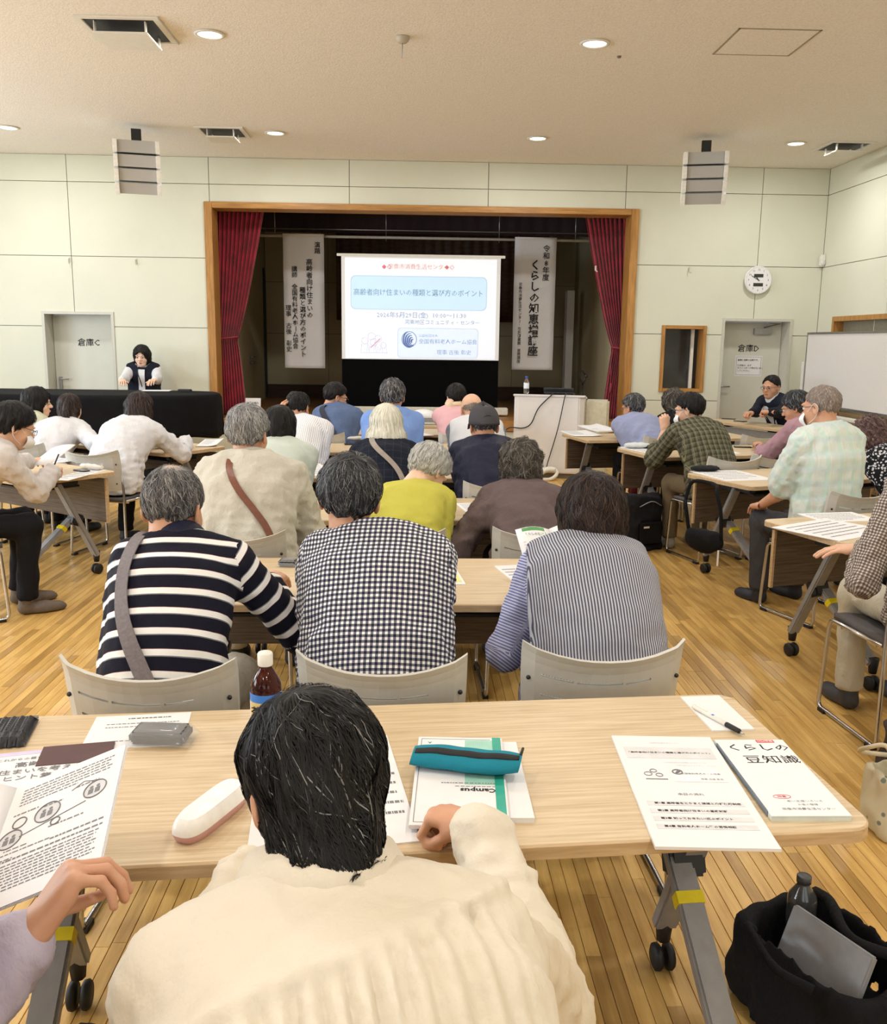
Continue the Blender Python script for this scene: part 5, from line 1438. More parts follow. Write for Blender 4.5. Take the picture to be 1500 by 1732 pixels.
# ================================================================== TABLES AND CHAIRS
def cyl_between(b, a, c, r, n=14): b.tube([a, c], r, n)
def training_table(label, cx, cy, rot, w=1.8, d=.66, z=.72, name='training_table', modesty=None, tint=None):
    r_ = empty(name, label, 'table', (cx, cy, 0), R(rot), 'folding training tables')
    b = MB(); b.prism(rrect(w, d, .05, 6), z-.028, z-.004); b.cur = 0
    n = len(b.f)
    b.mi = [1]*n
    pts = rrect(w, d, .05, 6); pin = rrect(w-.008, d-.008, .046, 6); k = len(pts); base = len(b.v)
    b.v += [(p[0], p[1], z-.004) for p in pts]+[(p[0], p[1], z) for p in pin]
    for i in range(k):
        j = (i+1) % k; b.f.append([base+i, base+j, base+k+j, base+k+i]); b.mi.append(1); b.sm.append(True)
    b.f.append([base+k+i for i in range(k)]); b.mi.append(0); b.sm.append(False)
    b.build('table_top', [MAT['table'], MAT['table_edge']], r_)
    MB().box((0, d/2-.055, z-.20), (w-.10, .014, .30)).build('modesty_panel', modesty or MAT['modesty'], r_, bevel=.002)
    for sx in (-1, 1): MB().box((sx*(w/2-.05), d/2-.055, z-.20), (.014, .02, .305)).build('panel_edge', MAT['table_edge'], r_)
    MB().box((0, .02, z-.10), (w-.42, d*.48, .012)).build('under_shelf', MAT['black'], r_)
    MB().box((0, -.02, z-.045), (w-.26, .05, .03)).build('cross_beam', MAT['black'], r_)
    for sx in (-1, 1):
        x = sx*(w/2-.17)
        A0 = Vector((x, -.02, z-.05)); A1 = Vector((x, .25, .13)); J = A0.lerp(A1, .50)
        b = MB(); b.beam(A0, A1, .034, .062, (1, 0, 0)); L_ = b.build('leg', MAT['leg'], r_, bevel=.006)
        b = MB(); x2 = x-sx*.036; J2 = Vector((x2, J.y+.02, J.z+.03)); B1 = Vector((x2, -.27, .13)); b.beam(J2, B1, .034, .060, (1, 0, 0)); L2 = b.build('leg', MAT['leg'], r_, bevel=.006)
        MB().box((x-sx*.018, J.y, J.z), (.085, .075, .08), (R(-24), 0, 0)).build('hinge_block', MAT['black'], r_, bevel=.008)
        MB().box((x, -.02, z-.055), (.05, .30, .05)).build('bracket', MAT['black'], r_, bevel=.006)
        m_ = J2.lerp(B1, .27); q_ = (B1-J2).normalized()
        MB().beam(m_-q_*.014, m_+q_*.014, .037, .063, (1, 0, 0)).build('yellow_tape', MAT['yellow'], L2)
        for E_, par in ((A1, L_), (B1, L2)):
            b = MB(); b.tube([E_+Vector((0, 0, .03)), E_-Vector((0, 0, .045))], [.026, .018], 8)
            y_ = E_.y
            for s in (-1, 1): b.lathe([(0, -.011), (.024, -.011), (.034, -.006), (.036, .004), (.030, .011), (0, .011)], 16, c=(E_.x+s*.016, y_, .036), rot=(0, R(90), 0))
            b.build('castor', MAT['rubber'], par)
    return r_
TZ = .72
training_table('nearest pale wood table with papers and a teal pencil case on it', -.052, 1.802, 4.8, 1.8, .67)
training_table('pale wood table in front of the striped and gingham shirts', -.05, 3.355, .4, 1.8, .68)
training_table('pale wood table in front of the yellow knit and the mauve jacket', -.10, 4.85, 2, 1.8, .665)
training_table('pale wood table in front of the white-haired woman and the capped man', -.10, 6.29, 2, 1.8, .66)
training_table('pale wood table with a mobile phone, before the man in white stripes', -.10, 7.73, 3, 1.8, .66)
training_table('pale wood table before the woman in pink, nearest to the projector', -.06, 9.17, 2, 1.8, .62)
training_table('pale wood table before the man in the periwinkle shirt', 2.416, 8.987, 12, 1.8, .66)
training_table('pale wood table before the man in the olive plaid shirt', 2.707, 7.757, 15, 1.8, .70)
training_table('pale wood table that the black crossbody bag hangs from', 2.862, 6.351, 22, 1.8, .66)
training_table('pale wood table under the hand in a brown checked sleeve', 2.763, 4.52, 17, 1.8, .72)
training_table('pale wood table whose corner peeps in above the canvas bag', 2.60, 3.05, 26, 1.8, .64)
training_table('pale wood table before the woman in the white ruffled blouse', -2.51, 7.918, -32, 1.8, .66)
training_table('pale wood table under the sheet that a masked person writes on', -2.92, 6.44, -36, 1.8, .66)
training_table('long grey-fronted table where the man in the dark suit sits', 4.10, 10.05, 110.4, 2.35, .46, modesty=plain('grey_modesty', (128, 128, 126), .5))

def chair_protos():
    P_ = {}
    # back shell with through slots
    us = [-1, -.93, -.86, -.84, -.78, -.60, -.40, -.36, -.20, 0, .20, .24, .40, .56, .60, .78, .84, .86, .93, 1]
    vz = [0, .04, .10, .20, .30, .325, .42, .52, .545, .64, .73, .755, .85, .93, .97, 1]
    slot_rows = (4, 7, 10); slot_cols = set(range(4, 14))-{6, 10, 13}
    def pt(u, v, off):
        a = abs(u)
        zt = .775+.040*a**2.2; zb = .515-.012*(1-a**2)
        z = zb+(zt-zb)*v; x = .222*u*(1-.07*(1-v)**2)
        y = -.225-.050*(1-u*u)-.055*(v-.2)+.02*max(0, a-.86)/.14
        if v > .9: y -= .012*(v-.9)/.1
        return (x, y+off, z)
    b = MB(); nu, nv = len(us), len(vz)
    fr = [pt(u, v, .0) for v in vz for u in us]; bk = [pt(u, v, -.016) for v in vz for u in us]
    o_ = nu*nv; fs = []
    def hole(i, j): return j in slot_rows and i in slot_cols
    for j in range(nv-1):
        for i in range(nu-1):
            if hole(i, j): continue
            q_ = (j*nu+i, j*nu+i+1, (j+1)*nu+i+1, (j+1)*nu+i)
            fs.append(q_[::-1]); fs.append(tuple(o_+t for t in q_))
            for di, dj, e in ((-1, 0, (q_[0], q_[3])), (1, 0, (q_[1], q_[2])), (0, -1, (q_[0], q_[1])), (0, 1, (q_[3], q_[2]))):
                i2, j2 = i+di, j+dj
                if i2 < 0 or j2 < 0 or i2 >= nu-1 or j2 >= nv-1 or hole(i2, j2): fs.append((e[0], e[1], o_+e[1], o_+e[0]))
    b.add(fr+bk, fs, False)
    me = b.mesh('backrest', MAT['chairw'], weld=True)
    bm = bmesh.new(); bm.from_mesh(me); bmesh.ops.recalc_face_normals(bm, faces=bm.faces); bm.to_mesh(me); bm.free()
    for p in me.polygons: p.use_smooth = False
    P_['backrest'] = me
    b = MB(); z = .435
    def st(u, v):
        a, c = u*2-1, v*2-1
        return (.215*a*(1-.08*max(0, c)), .21*c+.0, z+.018-.010*(1-a*a)*(1-c*c)-.02*max(0, c-.7))
    b.grid(st, 12, 12); vs = b.v[:]; b2 = MB(); n_ = 12
    top = vs; bot = [(x, y, z-.012) for x, y, _ in vs]; f2 = []
    for j in range(n_-1):
        for i in range(n_-1):
            q_ = (j*n_+i, j*n_+i+1, (j+1)*n_+i+1, (j+1)*n_+i); f2 += [q_, tuple(144+t for t in q_[::-1])]
    for i in range(n_-1):
        for a_, c_ in ((i, i+1), (132+i+1, 132+i), ((i+1)*n_, i*n_), (i*n_+11, (i+1)*n_+11)): f2.append((a_, 144+a_, 144+c_, c_))
    b2.add(top+bot, f2, True); P_['seat'] = b2.mesh('seat', MAT['seatpad'])
    for s, nm in ((-1, 'frame_l'), (1, 'frame_r')):
        b = MB(); path = bend([(s*.205, -.225, .70), (s*.215, -.205, .50), (s*.232, -.235, .014), (s*.232, .215, .014), (s*.225, .19, .425), (s*.215, -.185, .428)], .035, 4)
        b.tube(path, .0095, 8); P_[nm] = b.mesh('side_frame', MAT['chrome'])
        b = MB()
        b.box((s*.232, 0, .008), (.026, .05, .016)); P_['glide_'+nm] = b.mesh('floor_glide', MAT['rubber'])
        b = MB()
        for z_ in (.60, .74):
            b.lathe([(0, 0), (.006, 0), (.006, .004), (0, .005)], 10, c=(s*.205, -.268, z_-.03), rot=(R(90), 0, 0))
        P_['bolt_'+nm] = b.mesh('bolt', MAT['darkgrey'])
    b = MB(); b.tube([(-.222, .10, .415), (.222, .10, .415)], .009, 8); b.tube([(-.215, -.15, .415), (.215, -.15, .415)], .009, 8); P_['cross_bar'] = b.mesh('cross_bar', MAT['chrome'])
    return P_
CP = chair_protos()
def chair(label, x, y, rot):
    r_ = empty('plastic_chair', label, 'chair', (x, y, 0), rot, 'grey plastic chairs with sled frames')
    link('backrest', CP['backrest'], r_); link('seat', CP['seat'], r_); link('cross_bar', CP['cross_bar'], r_)
    for s in 'lr':
        f_ = link('side_frame', CP['frame_'+s], r_); [link('floor_glide', CP['glide_frame_'+s], f_, (0, y_, 0)) for y_ in (-.2, .17)]; link('bolt', CP['bolt_frame_'+s], r_)
    return r_

# ================================================================== PEOPLE
def seated(key, label, *a, chair_label=None, cdx=0.0, cdy=.03, **k):
    I = person(key, label, *a, **k)
    if chair_label:
        c, s = math.cos(I['th']), math.sin(I['th']); dy = cdy
        chair(chair_label, I['loc'][0]-s*dy+c*cdx, I['loc'][1]+c*dy+s*cdx, I['th'])
    return I
# the woman nearest to the camera: cream gauze blouse with a yoke seam and gathers below it
def gathers(P, u, v, pt):
    vy = -.036+.25*u
    below = np.clip((vy-v)/.03, 0, 1)
    fade = np.exp(-np.maximum(vy-v, 0)/.22)
    g = .012*below*(.35+.65*fade)*np.sin(u*190+2.5*np.sin(u*23)+1.2*np.sin(v*14))*np.exp(-(u/.19)**6)
    seam = .011*np.exp(-((v-vy)/.011)**2)
    ease = .020*below*np.clip((vy-v)/.12, 0, 1)
    return np.where(pt < .5, g+seam+ease, 0)
near = seated('near', 'person with short black hair seen from behind in a cream gauze blouse', ('px', 533, 1335, 1.10), th=13, pitch=32, hyaw=6, sw=.185, bulk=1.12, hs=.90, neck=.185, rpole=(.35, -.7, -1),
    shirt='gauze', infl=.026, wr=.006, collar='roll', skin='tan', hair='layered', hm='blackgrey', hkw=dict(ns=7000, length=.15, wid=.0012, lift=.004, res=.0042, mess=.30, whorl=(-.012, -.05, .112), steps=12, swirl=.5),
    Rr=('px', 812, 1400, .775), L=('px', 420, 1480, .70), rp='fist', rf=(-.80, .55, 0), disp=gathers, res=.0085, hem=-.10, trousers='t_black', nx=.0, trap=1.15,
    chair_label='plastic chair of the woman in the cream blouse')
seated('striped', 'man with thin grey hair in a navy and white striped polo shirt', ('px', 294, 862, 2.47), th=-3, pitch=16, hyaw=-8, neck=.125, sw=.165, bulk=.98, nx=.045,
    pely=2.46, shirt='navystripe', infl=.016, wr=.004, collar='shirt', collarmat='navy', skin='tan', hair='thin', hm='thinsalt', hkw=dict(ns=3200, length=.055, wid=.0014, lift=.002, mess=.45, seed=2, whorl=(0, -.05, .12)),
    Rr=('px', 452, 985, .80), rp='rest', rf=(.15, .9, 0), res=.011, trousers='t_stone', cdx=.05, chair_label='plastic chair of the man in the striped polo shirt')
seated('gingham', 'man with wavy dark grey hair in a navy and white gingham shirt', ('px', 592, 842, 2.26), th=-4, pitch=4, hyaw=4, hroll=4, nx=.085, sw=.18, bulk=1.12, hs=1.0, minlean=4,
    pely=2.5, shirt='gingham', infl=.024, wr=.008, collar='stand', skin='tan', hair='man', hm='dsalt', hkw=dict(ns=3200, length=.07, wid=.0016, lift=.003, mess=.32, seed=3), res=.011, trousers='t_beige', cdx=.04, chair_label='plastic chair of the man in the gingham shirt')
seated('vest', 'woman with a dark bob in a pinstriped sleeveless vest over blue stripes', ('px', 1000, 876, 2.42), th=2, pitch=14, hyaw=4, nx=-.035, sw=.165, bulk=1.04,
    pely=2.6, shirt='sleeve', vest='vest', infl=.016, wr=.006, collar='crew', skin='fair', hair='bigbob', hm='brown', hkw=dict(ns=3600, length=.10, wid=.0015, lift=.003, mess=.4, seed=4),
    L=('px', 930, 995, .80), lpole=(.0, -.52, -1), lp='pinch', res=.011, trousers='t_denim', cdx=-.06, chair_label='plastic chair of the woman in the pinstriped vest')
seated('linen', 'grey-haired man in an oatmeal jacket with a brown crossbody strap', ('px', 420, 735, 3.76), th=-2, pitch=8, hyaw=-10, nx=.02, sw=.20, bulk=1.18,
    pely=4.05, shirt='linen', infl=.026, wr=.011, collar='shirt', skin='tan', hair='man', hm='grey', hkw=dict(ns=2200, length=.06, wid=.002, lift=.003, seed=5), res=.012, trousers='t_stone',
    Rr=('l', .24, .42, .70), chair_label='plastic chair of the man in the oatmeal jacket')
seated('yellow', 'woman with silver hair bent forward in a lime yellow knit top', ('px', 724, 797, 3.85), th=-6, pitch=46, hyaw=-34, nx=-.055, sw=.15, bulk=.95,
    pely=4.12, shirt='yellow', infl=.016, wr=.007, collar=None, skin='fair', hair='full', hm='silver', hkw=dict(ns=2200, length=.06, wid=.002, lift=.003, seed=6), res=.012, trousers='t_black', chair_label='plastic chair of the woman in the yellow knit')
seated('mauve', 'woman with curly grey-brown hair in a mauve brown jacket', ('px', 880, 792, 4.05), th=2, pitch=14, hyaw=3, sw=.165, bulk=1.0,
    pely=4.15, shirt='mauve', infl=.020, wr=.010, collar='crew', skin='mid', hair='curly', hm='ash', hkw=dict(ns=2000, length=.07, wid=.002, lift=.004, mess=.7, seed=7), res=.013,
    L=('px', 822, 862, .80), trousers='t_black', chair_label='plastic chair of the woman in the mauve jacket')
seated('mint', 'woman with a black bob in a pale mint jacket', ('px', 473, 724, 5.3), th=-6, pitch=16, hyaw=-4, nx=.03, sw=.17, bulk=1.05,
    pely=5.5, shirt='mint', infl=.020, wr=.007, collar='crew', skin='fair', hair='bob', hm='black', hkw=dict(ns=900, length=.10, wid=.003, lift=.002, mess=.2, seed=8), res=.015, trousers='t_black', chair_label='plastic chair of the woman in the pale mint jacket')
seated('white', 'woman with a straight white bob in a dark checked jacket', ('px', 653, 722, 4.95), th=0, pitch=10, hyaw=0, sw=.175, bulk=1.05,
    pely=5.5, shirt='navycheck', infl=.018, wr=.006, collar='shirt', skin='fair', hair='straightbob', hm='white', hkw=dict(ns=2600, length=.13, wid=.0028, lift=.002, mess=.12, swirl=0, seed=9), res=.014,
    trousers='t_black', chair_label='plastic chair of the white-haired woman')
seated('cap', 'man in a dark grey baseball cap and a navy jacket', ('px', 818, 722, 5.3), th=3, pitch=12, hyaw=6, nx=.02, sw=.195, bulk=1.12,
    pely=5.5, shirt='navy', infl=.024, wr=.009, collar='shirt', skin='tan', hair='crop', hm='salt', hkw=dict(ns=700, length=.03, wid=.003, seed=10), res=.014,
    trousers='t_grey', chair_label='plastic chair of the man in the baseball cap')
seated('wstripe', 'balding man in a white shirt with fine grey stripes, a hand at his face', ('px', 504, 690, 7.25), th=-8, pitch=20, hyaw=-8, nx=.06, sw=.185, bulk=1.10,
    pely=6.95, shirt='wstripe', infl=.018, wr=.006, collar='shirt', skin='tan', hair='crownbald', hm='black', hkw=dict(ns=500, length=.05, wid=.004, seed=11), res=.017,
    L=('l', -.22, .27, .99), lpole=(-.5, .4, -1), lf=(0.25, .2, 1), trousers='t_grey', chair_label='plastic chair of the man in the white striped shirt')
seated('denim', 'man with black hair and glasses in a blue denim shirt with a dark strap', ('px', 567, 672, 8.3), th=-14, pitch=18, hyaw=-48, nx=.05, sw=.19, bulk=1.12,
    pely=8.35, shirt='denim', infl=.018, wr=.008, collar='shirt', skin='tan', hair='man', hm='black', hkw=dict(ns=500, length=.05, wid=.004, seed=12), res=.017, face=True, trousers='t_grey', chair_label='plastic chair of the man in the denim shirt')
seated('blue', 'grey-haired man in a plain sky blue shirt before the projection screen', ('px', 664, 671, 6.5), th=-1, pitch=6, hyaw=-2, sw=.19, bulk=1.12,
    pely=6.95, shirt='blue', infl=.018, wr=.006, collar='shirt', skin='tan', hair='man', hm='salt', hkw=dict(ns=900, length=.06, wid=.004, lift=.004, seed=13), res=.016,
    trousers='t_grey', chair_label='plastic chair of the man in the sky blue shirt')
seated('pink', 'person with short dark hair in a pale pink shirt and a cream scarf', ('px', 771, 673, 8.4), th=4, pitch=12, hyaw=12, nx=.0, sw=.175, bulk=1.05,
    pely=8.4, shirt='pink', infl=.018, wr=.006, collar=None, skin='fair', hair='short', hm='black', hkw=dict(ns=400, length=.05, wid=.005, seed=14), res=.017,
    L=('l', -.08, .27, .98), lpole=(-.5, .4, -1), lf=(.2, .5, 1), trousers='t_black', chair_label='plastic chair of the person in pale pink')
seated('bald', 'bald man in a white vest over grey checked sleeves', ('px', 797, 693, 6.95), th=2, pitch=14, hyaw=10, nx=.03, sw=.18, bulk=1.05,
    pely=6.98, shirt='check', vest='whitevest', infl=.016, wr=.006, collar='crew', collarmat='whitevest', skin='mid', hair='fringe', hm='stubble', hkw=dict(ns=300, length=.02, wid=.003, seed=15), res=.016,
    trousers='t_grey', chair_label='plastic chair of the bald man in the white vest')
# the left block
seated('lmask', 'person in a pale grey blouse and face mask writing at the left edge', ('px', 24, 722, 5.1), th=-58, pitch=22, hyaw=6, sw=.175, bulk=1.0,
    pely=5.18, shirt='beigegrey', infl=.024, wr=.009, collar='crew', skin='mid', hair='full', hm='black', hkw=dict(ns=1500, length=.06, wid=.002, lift=.003, seed=16), res=.013, face=True,
    Rr=('px', 88, 797, .80), L=('px', 52, 781, .80), rp='pen', trousers='t_black', shoe=(96, 84, 74), chair_label='plastic chair of the masked person at the left edge')
seated('bob', 'woman with a dark bob turning her face to the right in a pale sage jacket', ('px', 63, 682, 7.5), th=-34, pitch=4, hyaw=-38, sw=.17, bulk=1.0, minlean=4,
    pely=7.75, shirt='sage', infl=.02, wr=.008, collar='shirt', skin='fair', hair='bob', hm='black', hkw=dict(ns=900, length=.10, wid=.003, lift=.002, mess=.2, seed=17), res=.015, face=True,
    trousers='t_black', chair_label='plastic chair of the woman with the dark bob')
seated('pony', 'woman with half tied brown hair in a white blouse', ('px', 118, 694, 7.0), th=-14, pitch=12, hyaw=22, sw=.17, bulk=1.02,
    pely=7.28, shirt='white', infl=.022, wr=.008, collar='shirt', skin='fair', hair='halfup', hm='brown', hkw=dict(ns=1100, length=.10, wid=.003, lift=.003, mess=.25, seed=18), res=.015,
    Rr=('px', 178, 752, .80), trousers='t_black', chair_label='plastic chair of the woman with half tied hair')
seated('ruffle', 'woman with long dark hair in a loose white blouse', ('px', 236, 694, 6.75), th=-16, pitch=16, hyaw=20, sw=.18, bulk=1.12,
    pely=6.87, shirt='white', infl=.028, wr=.011, collar=None, skin='fair', hair='long', hm='brown', hkw=dict(ns=1300, length=.12, wid=.003, lift=.003, mess=.25, seed=19), res=.014, hem=-.14,
    Rr=('px', 314, 747, .775), L=('px', 292, 745, .775), rp='pen', trousers='t_black', shoe=(40, 40, 44), chair_label='plastic chair of the woman in the loose white blouse')
# standing woman behind the covered piano
person('piano', 'woman standing behind the black cloth in a navy waistcoat and white blouse', ('px', 240, 603, 11.62), th=186, pitch=10, hyaw=-4, sw=.17, bulk=1.0, seat=.84, stand=True, minlean=2, lean=3,
    shirt='white', vest='suit', infl=.014, wr=.004, skin='fair', hair='long', hm='black', hkw=dict(ns=500, length=.12, wid=.004, lift=.002, mess=.15, seed=20), res=.014, face=True,
    L=('w', PY(285, 655, 11.2)[0]-.12, 11.0, 1.06), Rr=('w', PY(240, 655, 11.2)[0]-.22, 10.98, 1.06))
# the right block
seated('bshirt', 'grey-haired man with glasses in a periwinkle chambray shirt', ('px', 1071, 690, 8.15), th=14, pitch=14, hyaw=20, nx=-.01, sw=.185, bulk=1.1,
    pely=8.33, shirt='bshirt', infl=.022, wr=.009, collar='shirt', skin='tan', hair='man', hm='salt', hkw=dict(ns=700, length=.05, wid=.004, lift=.003, seed=21), res=.016,
    trousers='t_black', hem=-.12, chair_label='plastic chair of the man in the periwinkle shirt')
seated('curl', 'woman with wavy brown hair in a black top behind the plaid shirt', ('px', 1139, 683, 8.5), th=14, pitch=16, hyaw=6, sw=.165, bulk=.98,
    pely=8.48, shirt='black', infl=.014, wr=.005, collar=None, skin='fair', hair='wavy', hm='ash', hkw=dict(ns=700, length=.09, wid=.004, lift=.005, mess=.6, seed=22), res=.017,
    trousers='t_black', chair_label='plastic chair of the woman in the black top')
seated('plaid', 'man with black hair and face mask in an olive plaid shirt', ('px', 1166, 694, 6.7), th=16, pitch=12, hyaw=34, nx=.02, sw=.195, bulk=1.14,
    pely=6.82, shirt='plaid', sleeve='half', infl=.022, wr=.008, collar='shirt', skin='mid', hair='man', hm='black', hkw=dict(ns=900, length=.05, wid=.003, seed=23), res=.013, face=True,
    L=('px', 1124, 727, .94), lpole=(-.35, .5, -1), rpole=(.2, .5, -1), lf=(-.0, .1, .9), lp='fist', Rr=('l', .0, .33, .95), rf=(-.3, .2, .7), rp='fist', trousers='t_khaki', shoe=(150, 146, 140), hem=-.16, chair_label='plastic chair of the man in the olive plaid shirt')
seated('suit', 'man with short dark hair and glasses in a dark navy suit, hands clasped', ('px', 1304, 655, 10.66), th=118, pitch=8, hyaw=10, sw=.19, bulk=1.08, hs=1.04,
    shirt='suit', infl=.022, wr=.005, collar='shirt', collarmat='white', skin='tan', hair='manfront', hm='black', hkw=dict(ns=500, length=.04, wid=.004, seed=24), res=.015, face=True,
    L=('px', 1263, 716, .80), Rr=('px', 1258, 714, .775), lp='fist', rp='fist', lf=(-.6, .7, 0), rf=(-.8, -.5, 0), trousers='t_black', chair_label='plastic chair of the man in the dark suit')
seated('purple', 'woman with dark grey hair in a dusty pink blouse, arms on the table', ('px', 1346, 690, 7.55), th=30, pitch=20, hyaw=22, nx=.03, sw=.17, bulk=1.05,
    pely=7.22, shirt='purple', sleeve='half', infl=.024, wr=.009, collar=None, skin='tan', hair='full', hm='dsalt', hkw=dict(ns=900, length=.06, wid=.003, lift=.003, seed=25), res=.014, face=True,
    L=('px', 1283, 753, .77), trousers='t_grey', chair_label='plastic chair of the woman in dusty pink')
seated('mintplaid', 'man with cropped grey hair and mask in a pale mint plaid short sleeved shirt', ('px', 1389, 690, 5.0), th=20, pitch=8, hyaw=14, nx=.02, sw=.20, bulk=1.15,
    pely=5.27, shirt='mintplaid', sleeve='short', infl=.024, wr=.009, collar='shirt', skin='tan', hair='crop', hm='stubble', hkw=dict(ns=1400, length=.02, wid=.0025, lift=.0012, seed=26), res=.012, face=True, L=('l', -.20, .34, .63), Rr=('l', .15, .36, .68), trousers='t_grey', shoe=(30, 32, 44), hem=-.12, chair_label='plastic chair of the man in the mint plaid shirt')
seated('flower', 'person with short auburn grey hair bent down in a black floral top', ('px', 1474, 742, 5.35), th=26, pitch=44, hyaw=22, nx=.02, sw=.175, bulk=1.08,
    pely=5.58, shirt='floral', infl=.02, wr=.007, collar=None, skin='fair', hair='perm', hm='red', hkw=dict(ns=1200, length=.05, wid=.003, lift=.004, mess=.6, seed=27), res=.013,
    trousers='t_black', chair_label='plastic chair of the person in the black floral top')
seated('handguy', 'person in a brown checked shirt and beige trousers at the right edge', ('w', 2.13, 3.62, 1.24), cdx=-.05, cdy=.14, th=5, pitch=16, hyaw=4, sw=.19, bulk=1.12, minlean=4,
    shirt='houndstooth', infl=.02, wr=.007, collar='shirt', skin='mid', hair='short', hm='salt', hkw=dict(ns=300, length=.05, wid=.003, seed=28), res=.012,
    L=('px', 1462, 928, .80), lp='flat', lf=(-.8, .5, -.1), Rr=('px', 1545, 905, .77), rp='flat', trousers='t_beige', shoe=(58, 58, 60), chair_label='plastic chair of the person in beige trousers')
seated('holder', 'person in a black knit and lavender sleeve holding up a booklet', ('w', -.665, 1.06, 1.13), th=-20, knee=.50, feet=.44, split=.14, pitch=24, hyaw=0, sw=.18, bulk=1.05,
    shirt='lavender', vest='knit', infl=.016, wr=.005, collar='crew', skin='tan', hair='short', hm='black', hkw=dict(ns=300, length=.05, wid=.003, seed=29), res=.011,
    Rr=('px', 42, 1592, .82), rp='pinch', rf=(.42, .72, .60), rpole=(-.5, -.5, -1), rpn=(.75, .25, -.55), L=('l', -.25, .36, .8), trousers='knit', chair_label='plastic chair of the person holding the booklet')
for k_, c_ in (('denim', (30, 28, 28)), ('suit', (60, 44, 38)), ('lmask', (70, 60, 56)), ('plaid', (44, 40, 40)), ('bshirt', (90, 84, 80)), ('mintplaid', (50, 46, 44)), ('purple', (96, 90, 90))): glasses(PEOPLE[k_], c_)
for k_ in ('lmask', 'plaid', 'mintplaid'): mask(PEOPLE[k_])
# straps over the back
LEATH = plain('brown_leather', (112, 62, 42), .45, var=.15, scale=60); GREYST = plain('grey_webbing', (112, 104, 106), .7, var=.15, scale=120)
def back(I, pts):
    """points given as (sideways, share of the torso height) on the back of the clothing"""
    out = []
    for x, t in pts:
        c = I['P']+(I['N']-I['P'])*t; T_ = (I['N']-I['P'])/np.linalg.norm(I['N']-I['P']); nb = np.array([0, -T_[2], T_[1]])
        out.append(np.array([x, 0, 0])+c+nb*.16)
    return out
def top_of(I, sg, f=.5):
    sh = I['arms'][0 if sg < 0 else 1][1]; return I['N']+(sh-I['N'])*f+np.array([0, .0, .07])
I = PEOPLE['striped']; strap(I, [top_of(I, -1, .70)+np.array([0, .05, -.02]), top_of(I, -1, .70), *back(I, [(-.13, .86), (-.115, .62), (-.06, .34), (.01, .08), (.03, -.02)])], .046, GREYST)
I = PEOPLE['linen']; strap(I, [top_of(I, -1, .42)+np.array([0, .06, -.01]), top_of(I, -1, .42), *back(I, [(-.06, .86), (.02, .64), (.10, .42), (.17, .18), (.185, -.05)])], .030, LEATH)
I = PEOPLE['white']; strap(I, [top_of(I, -1, .5)+np.array([0, .05, -.01]), top_of(I, -1, .5), *back(I, [(-.06, .80), (.04, .55), (.12, .3), (.17, .05)])], .034, plain('beige_strap', (150, 140, 132), .7))
I = PEOPLE['denim']; strap(I, [top_of(I, -1, .55)+np.array([0, .05, -.01]), top_of(I, -1, .55), *back(I, [(-.10, .84), (-.02, .58), (.07, .30), (.14, .0)])], .05, plain('navy_strap', (28, 32, 52), .7))
I = PEOPLE['near']
# striped undershirt showing at the left of her collar
# open white shirt in the suit, blouse front and lanyard of the standing woman
def front(I, pts):
    out = []
    for x, t in pts:
        c = I['P']+(I['N']-I['P'])*t; T_ = (I['N']-I['P'])/np.linalg.norm(I['N']-I['P']); nb = np.array([0, -T_[2], T_[1]])
        out.append(np.array([x, 0, 0])+c-nb*.17)
    return out
I = PEOPLE['suit']; strap(I, front(I, [(0, 1.0), (0, .8), (0, .6), (0, .42)]), .13, CL['white'], 'shirt_front', thick=.004)
for s_ in (-1, 1): strap(I, front(I, [(s_*.07, .99), (s_*.085, .8), (s_*.066, .6), (s_*.03, .40)]), .045, CL['suit'], 'lapel', thick=.010)
strap(I, front(I, [(-.115, .70), (-.075, .70)]), .012, CL['white'], 'pocket_square', thick=.006)
I = PEOPLE['piano']; strap(I, front(I, [(0, .98), (0, .8), (0, .6), (0, .3)]), .075, CL['white'], 'blouse_front', thick=.005)
strap(I, front(I, [(.05, .98), (.035, .8), (.01, .6), (0, .45)]), .010, MAT['black'], 'lanyard', thick=.010)
# cap
I = PEOPLE['cap']
def capfn(u, v):
    a = u*2*math.pi; t = v*math.pi*.5
    rx_, ry_ = .094, .116; z0 = .012
    return (rx_*math.cos(a)*math.cos(t)**.75, -.012+ry_*math.sin(a)*math.cos(t)**.75, z0+.018*math.sin(a)+.128*math.sin(t)**.9)
CAPM = cloth('charcoal_cap', (72, 70, 74), wr=.15, ws=60)
b = MB(); b.grid(capfn, 36, 12, closed_u=True)
me = b.mesh('cap_crown', CAPM); oc = I['on_head']('cap', me); md = oc.modifiers.new('thickness', 'SOLIDIFY'); md.thickness = .004
b = MB()
b.grid(lambda u, v: (.078*(u*2-1)*(1-.25*v*0), .088+.075*v*math.sqrt(max(0, 1-(u*2-1)**2*.9)), .030+.02*(1-(u*2-1)**2)-.03*v), 15, 5)
ov = I['on_head']('cap_visor', b.mesh('cap_visor', CAPM)); md = ov.modifiers.new('thickness', 'SOLIDIFY'); md.thickness = .004
b = MB(); arch = [(.036*math.cos(a), -.126+.012*abs(math.cos(a)), .010+.044*math.sin(a)) for a in np.linspace(0, math.pi, 13)]
b.add([(p[0], p[1]+.004-.010*(p[2]-.01)/.044*-1, p[2]) for p in arch], [tuple(range(13))]); I['on_head']('cap_opening', b.mesh('cap_opening', HM['black']))
b = MB(); b.tube([(.04*math.cos(a), -.123+.014*abs(math.cos(a)), .010+.047*math.sin(a)) for a in np.linspace(0, math.pi, 15)], .0045, 6); b.tube([(-.045, -.112, .008), (0, -.127, .004), (.045, -.112, .008)], .0065, 6)
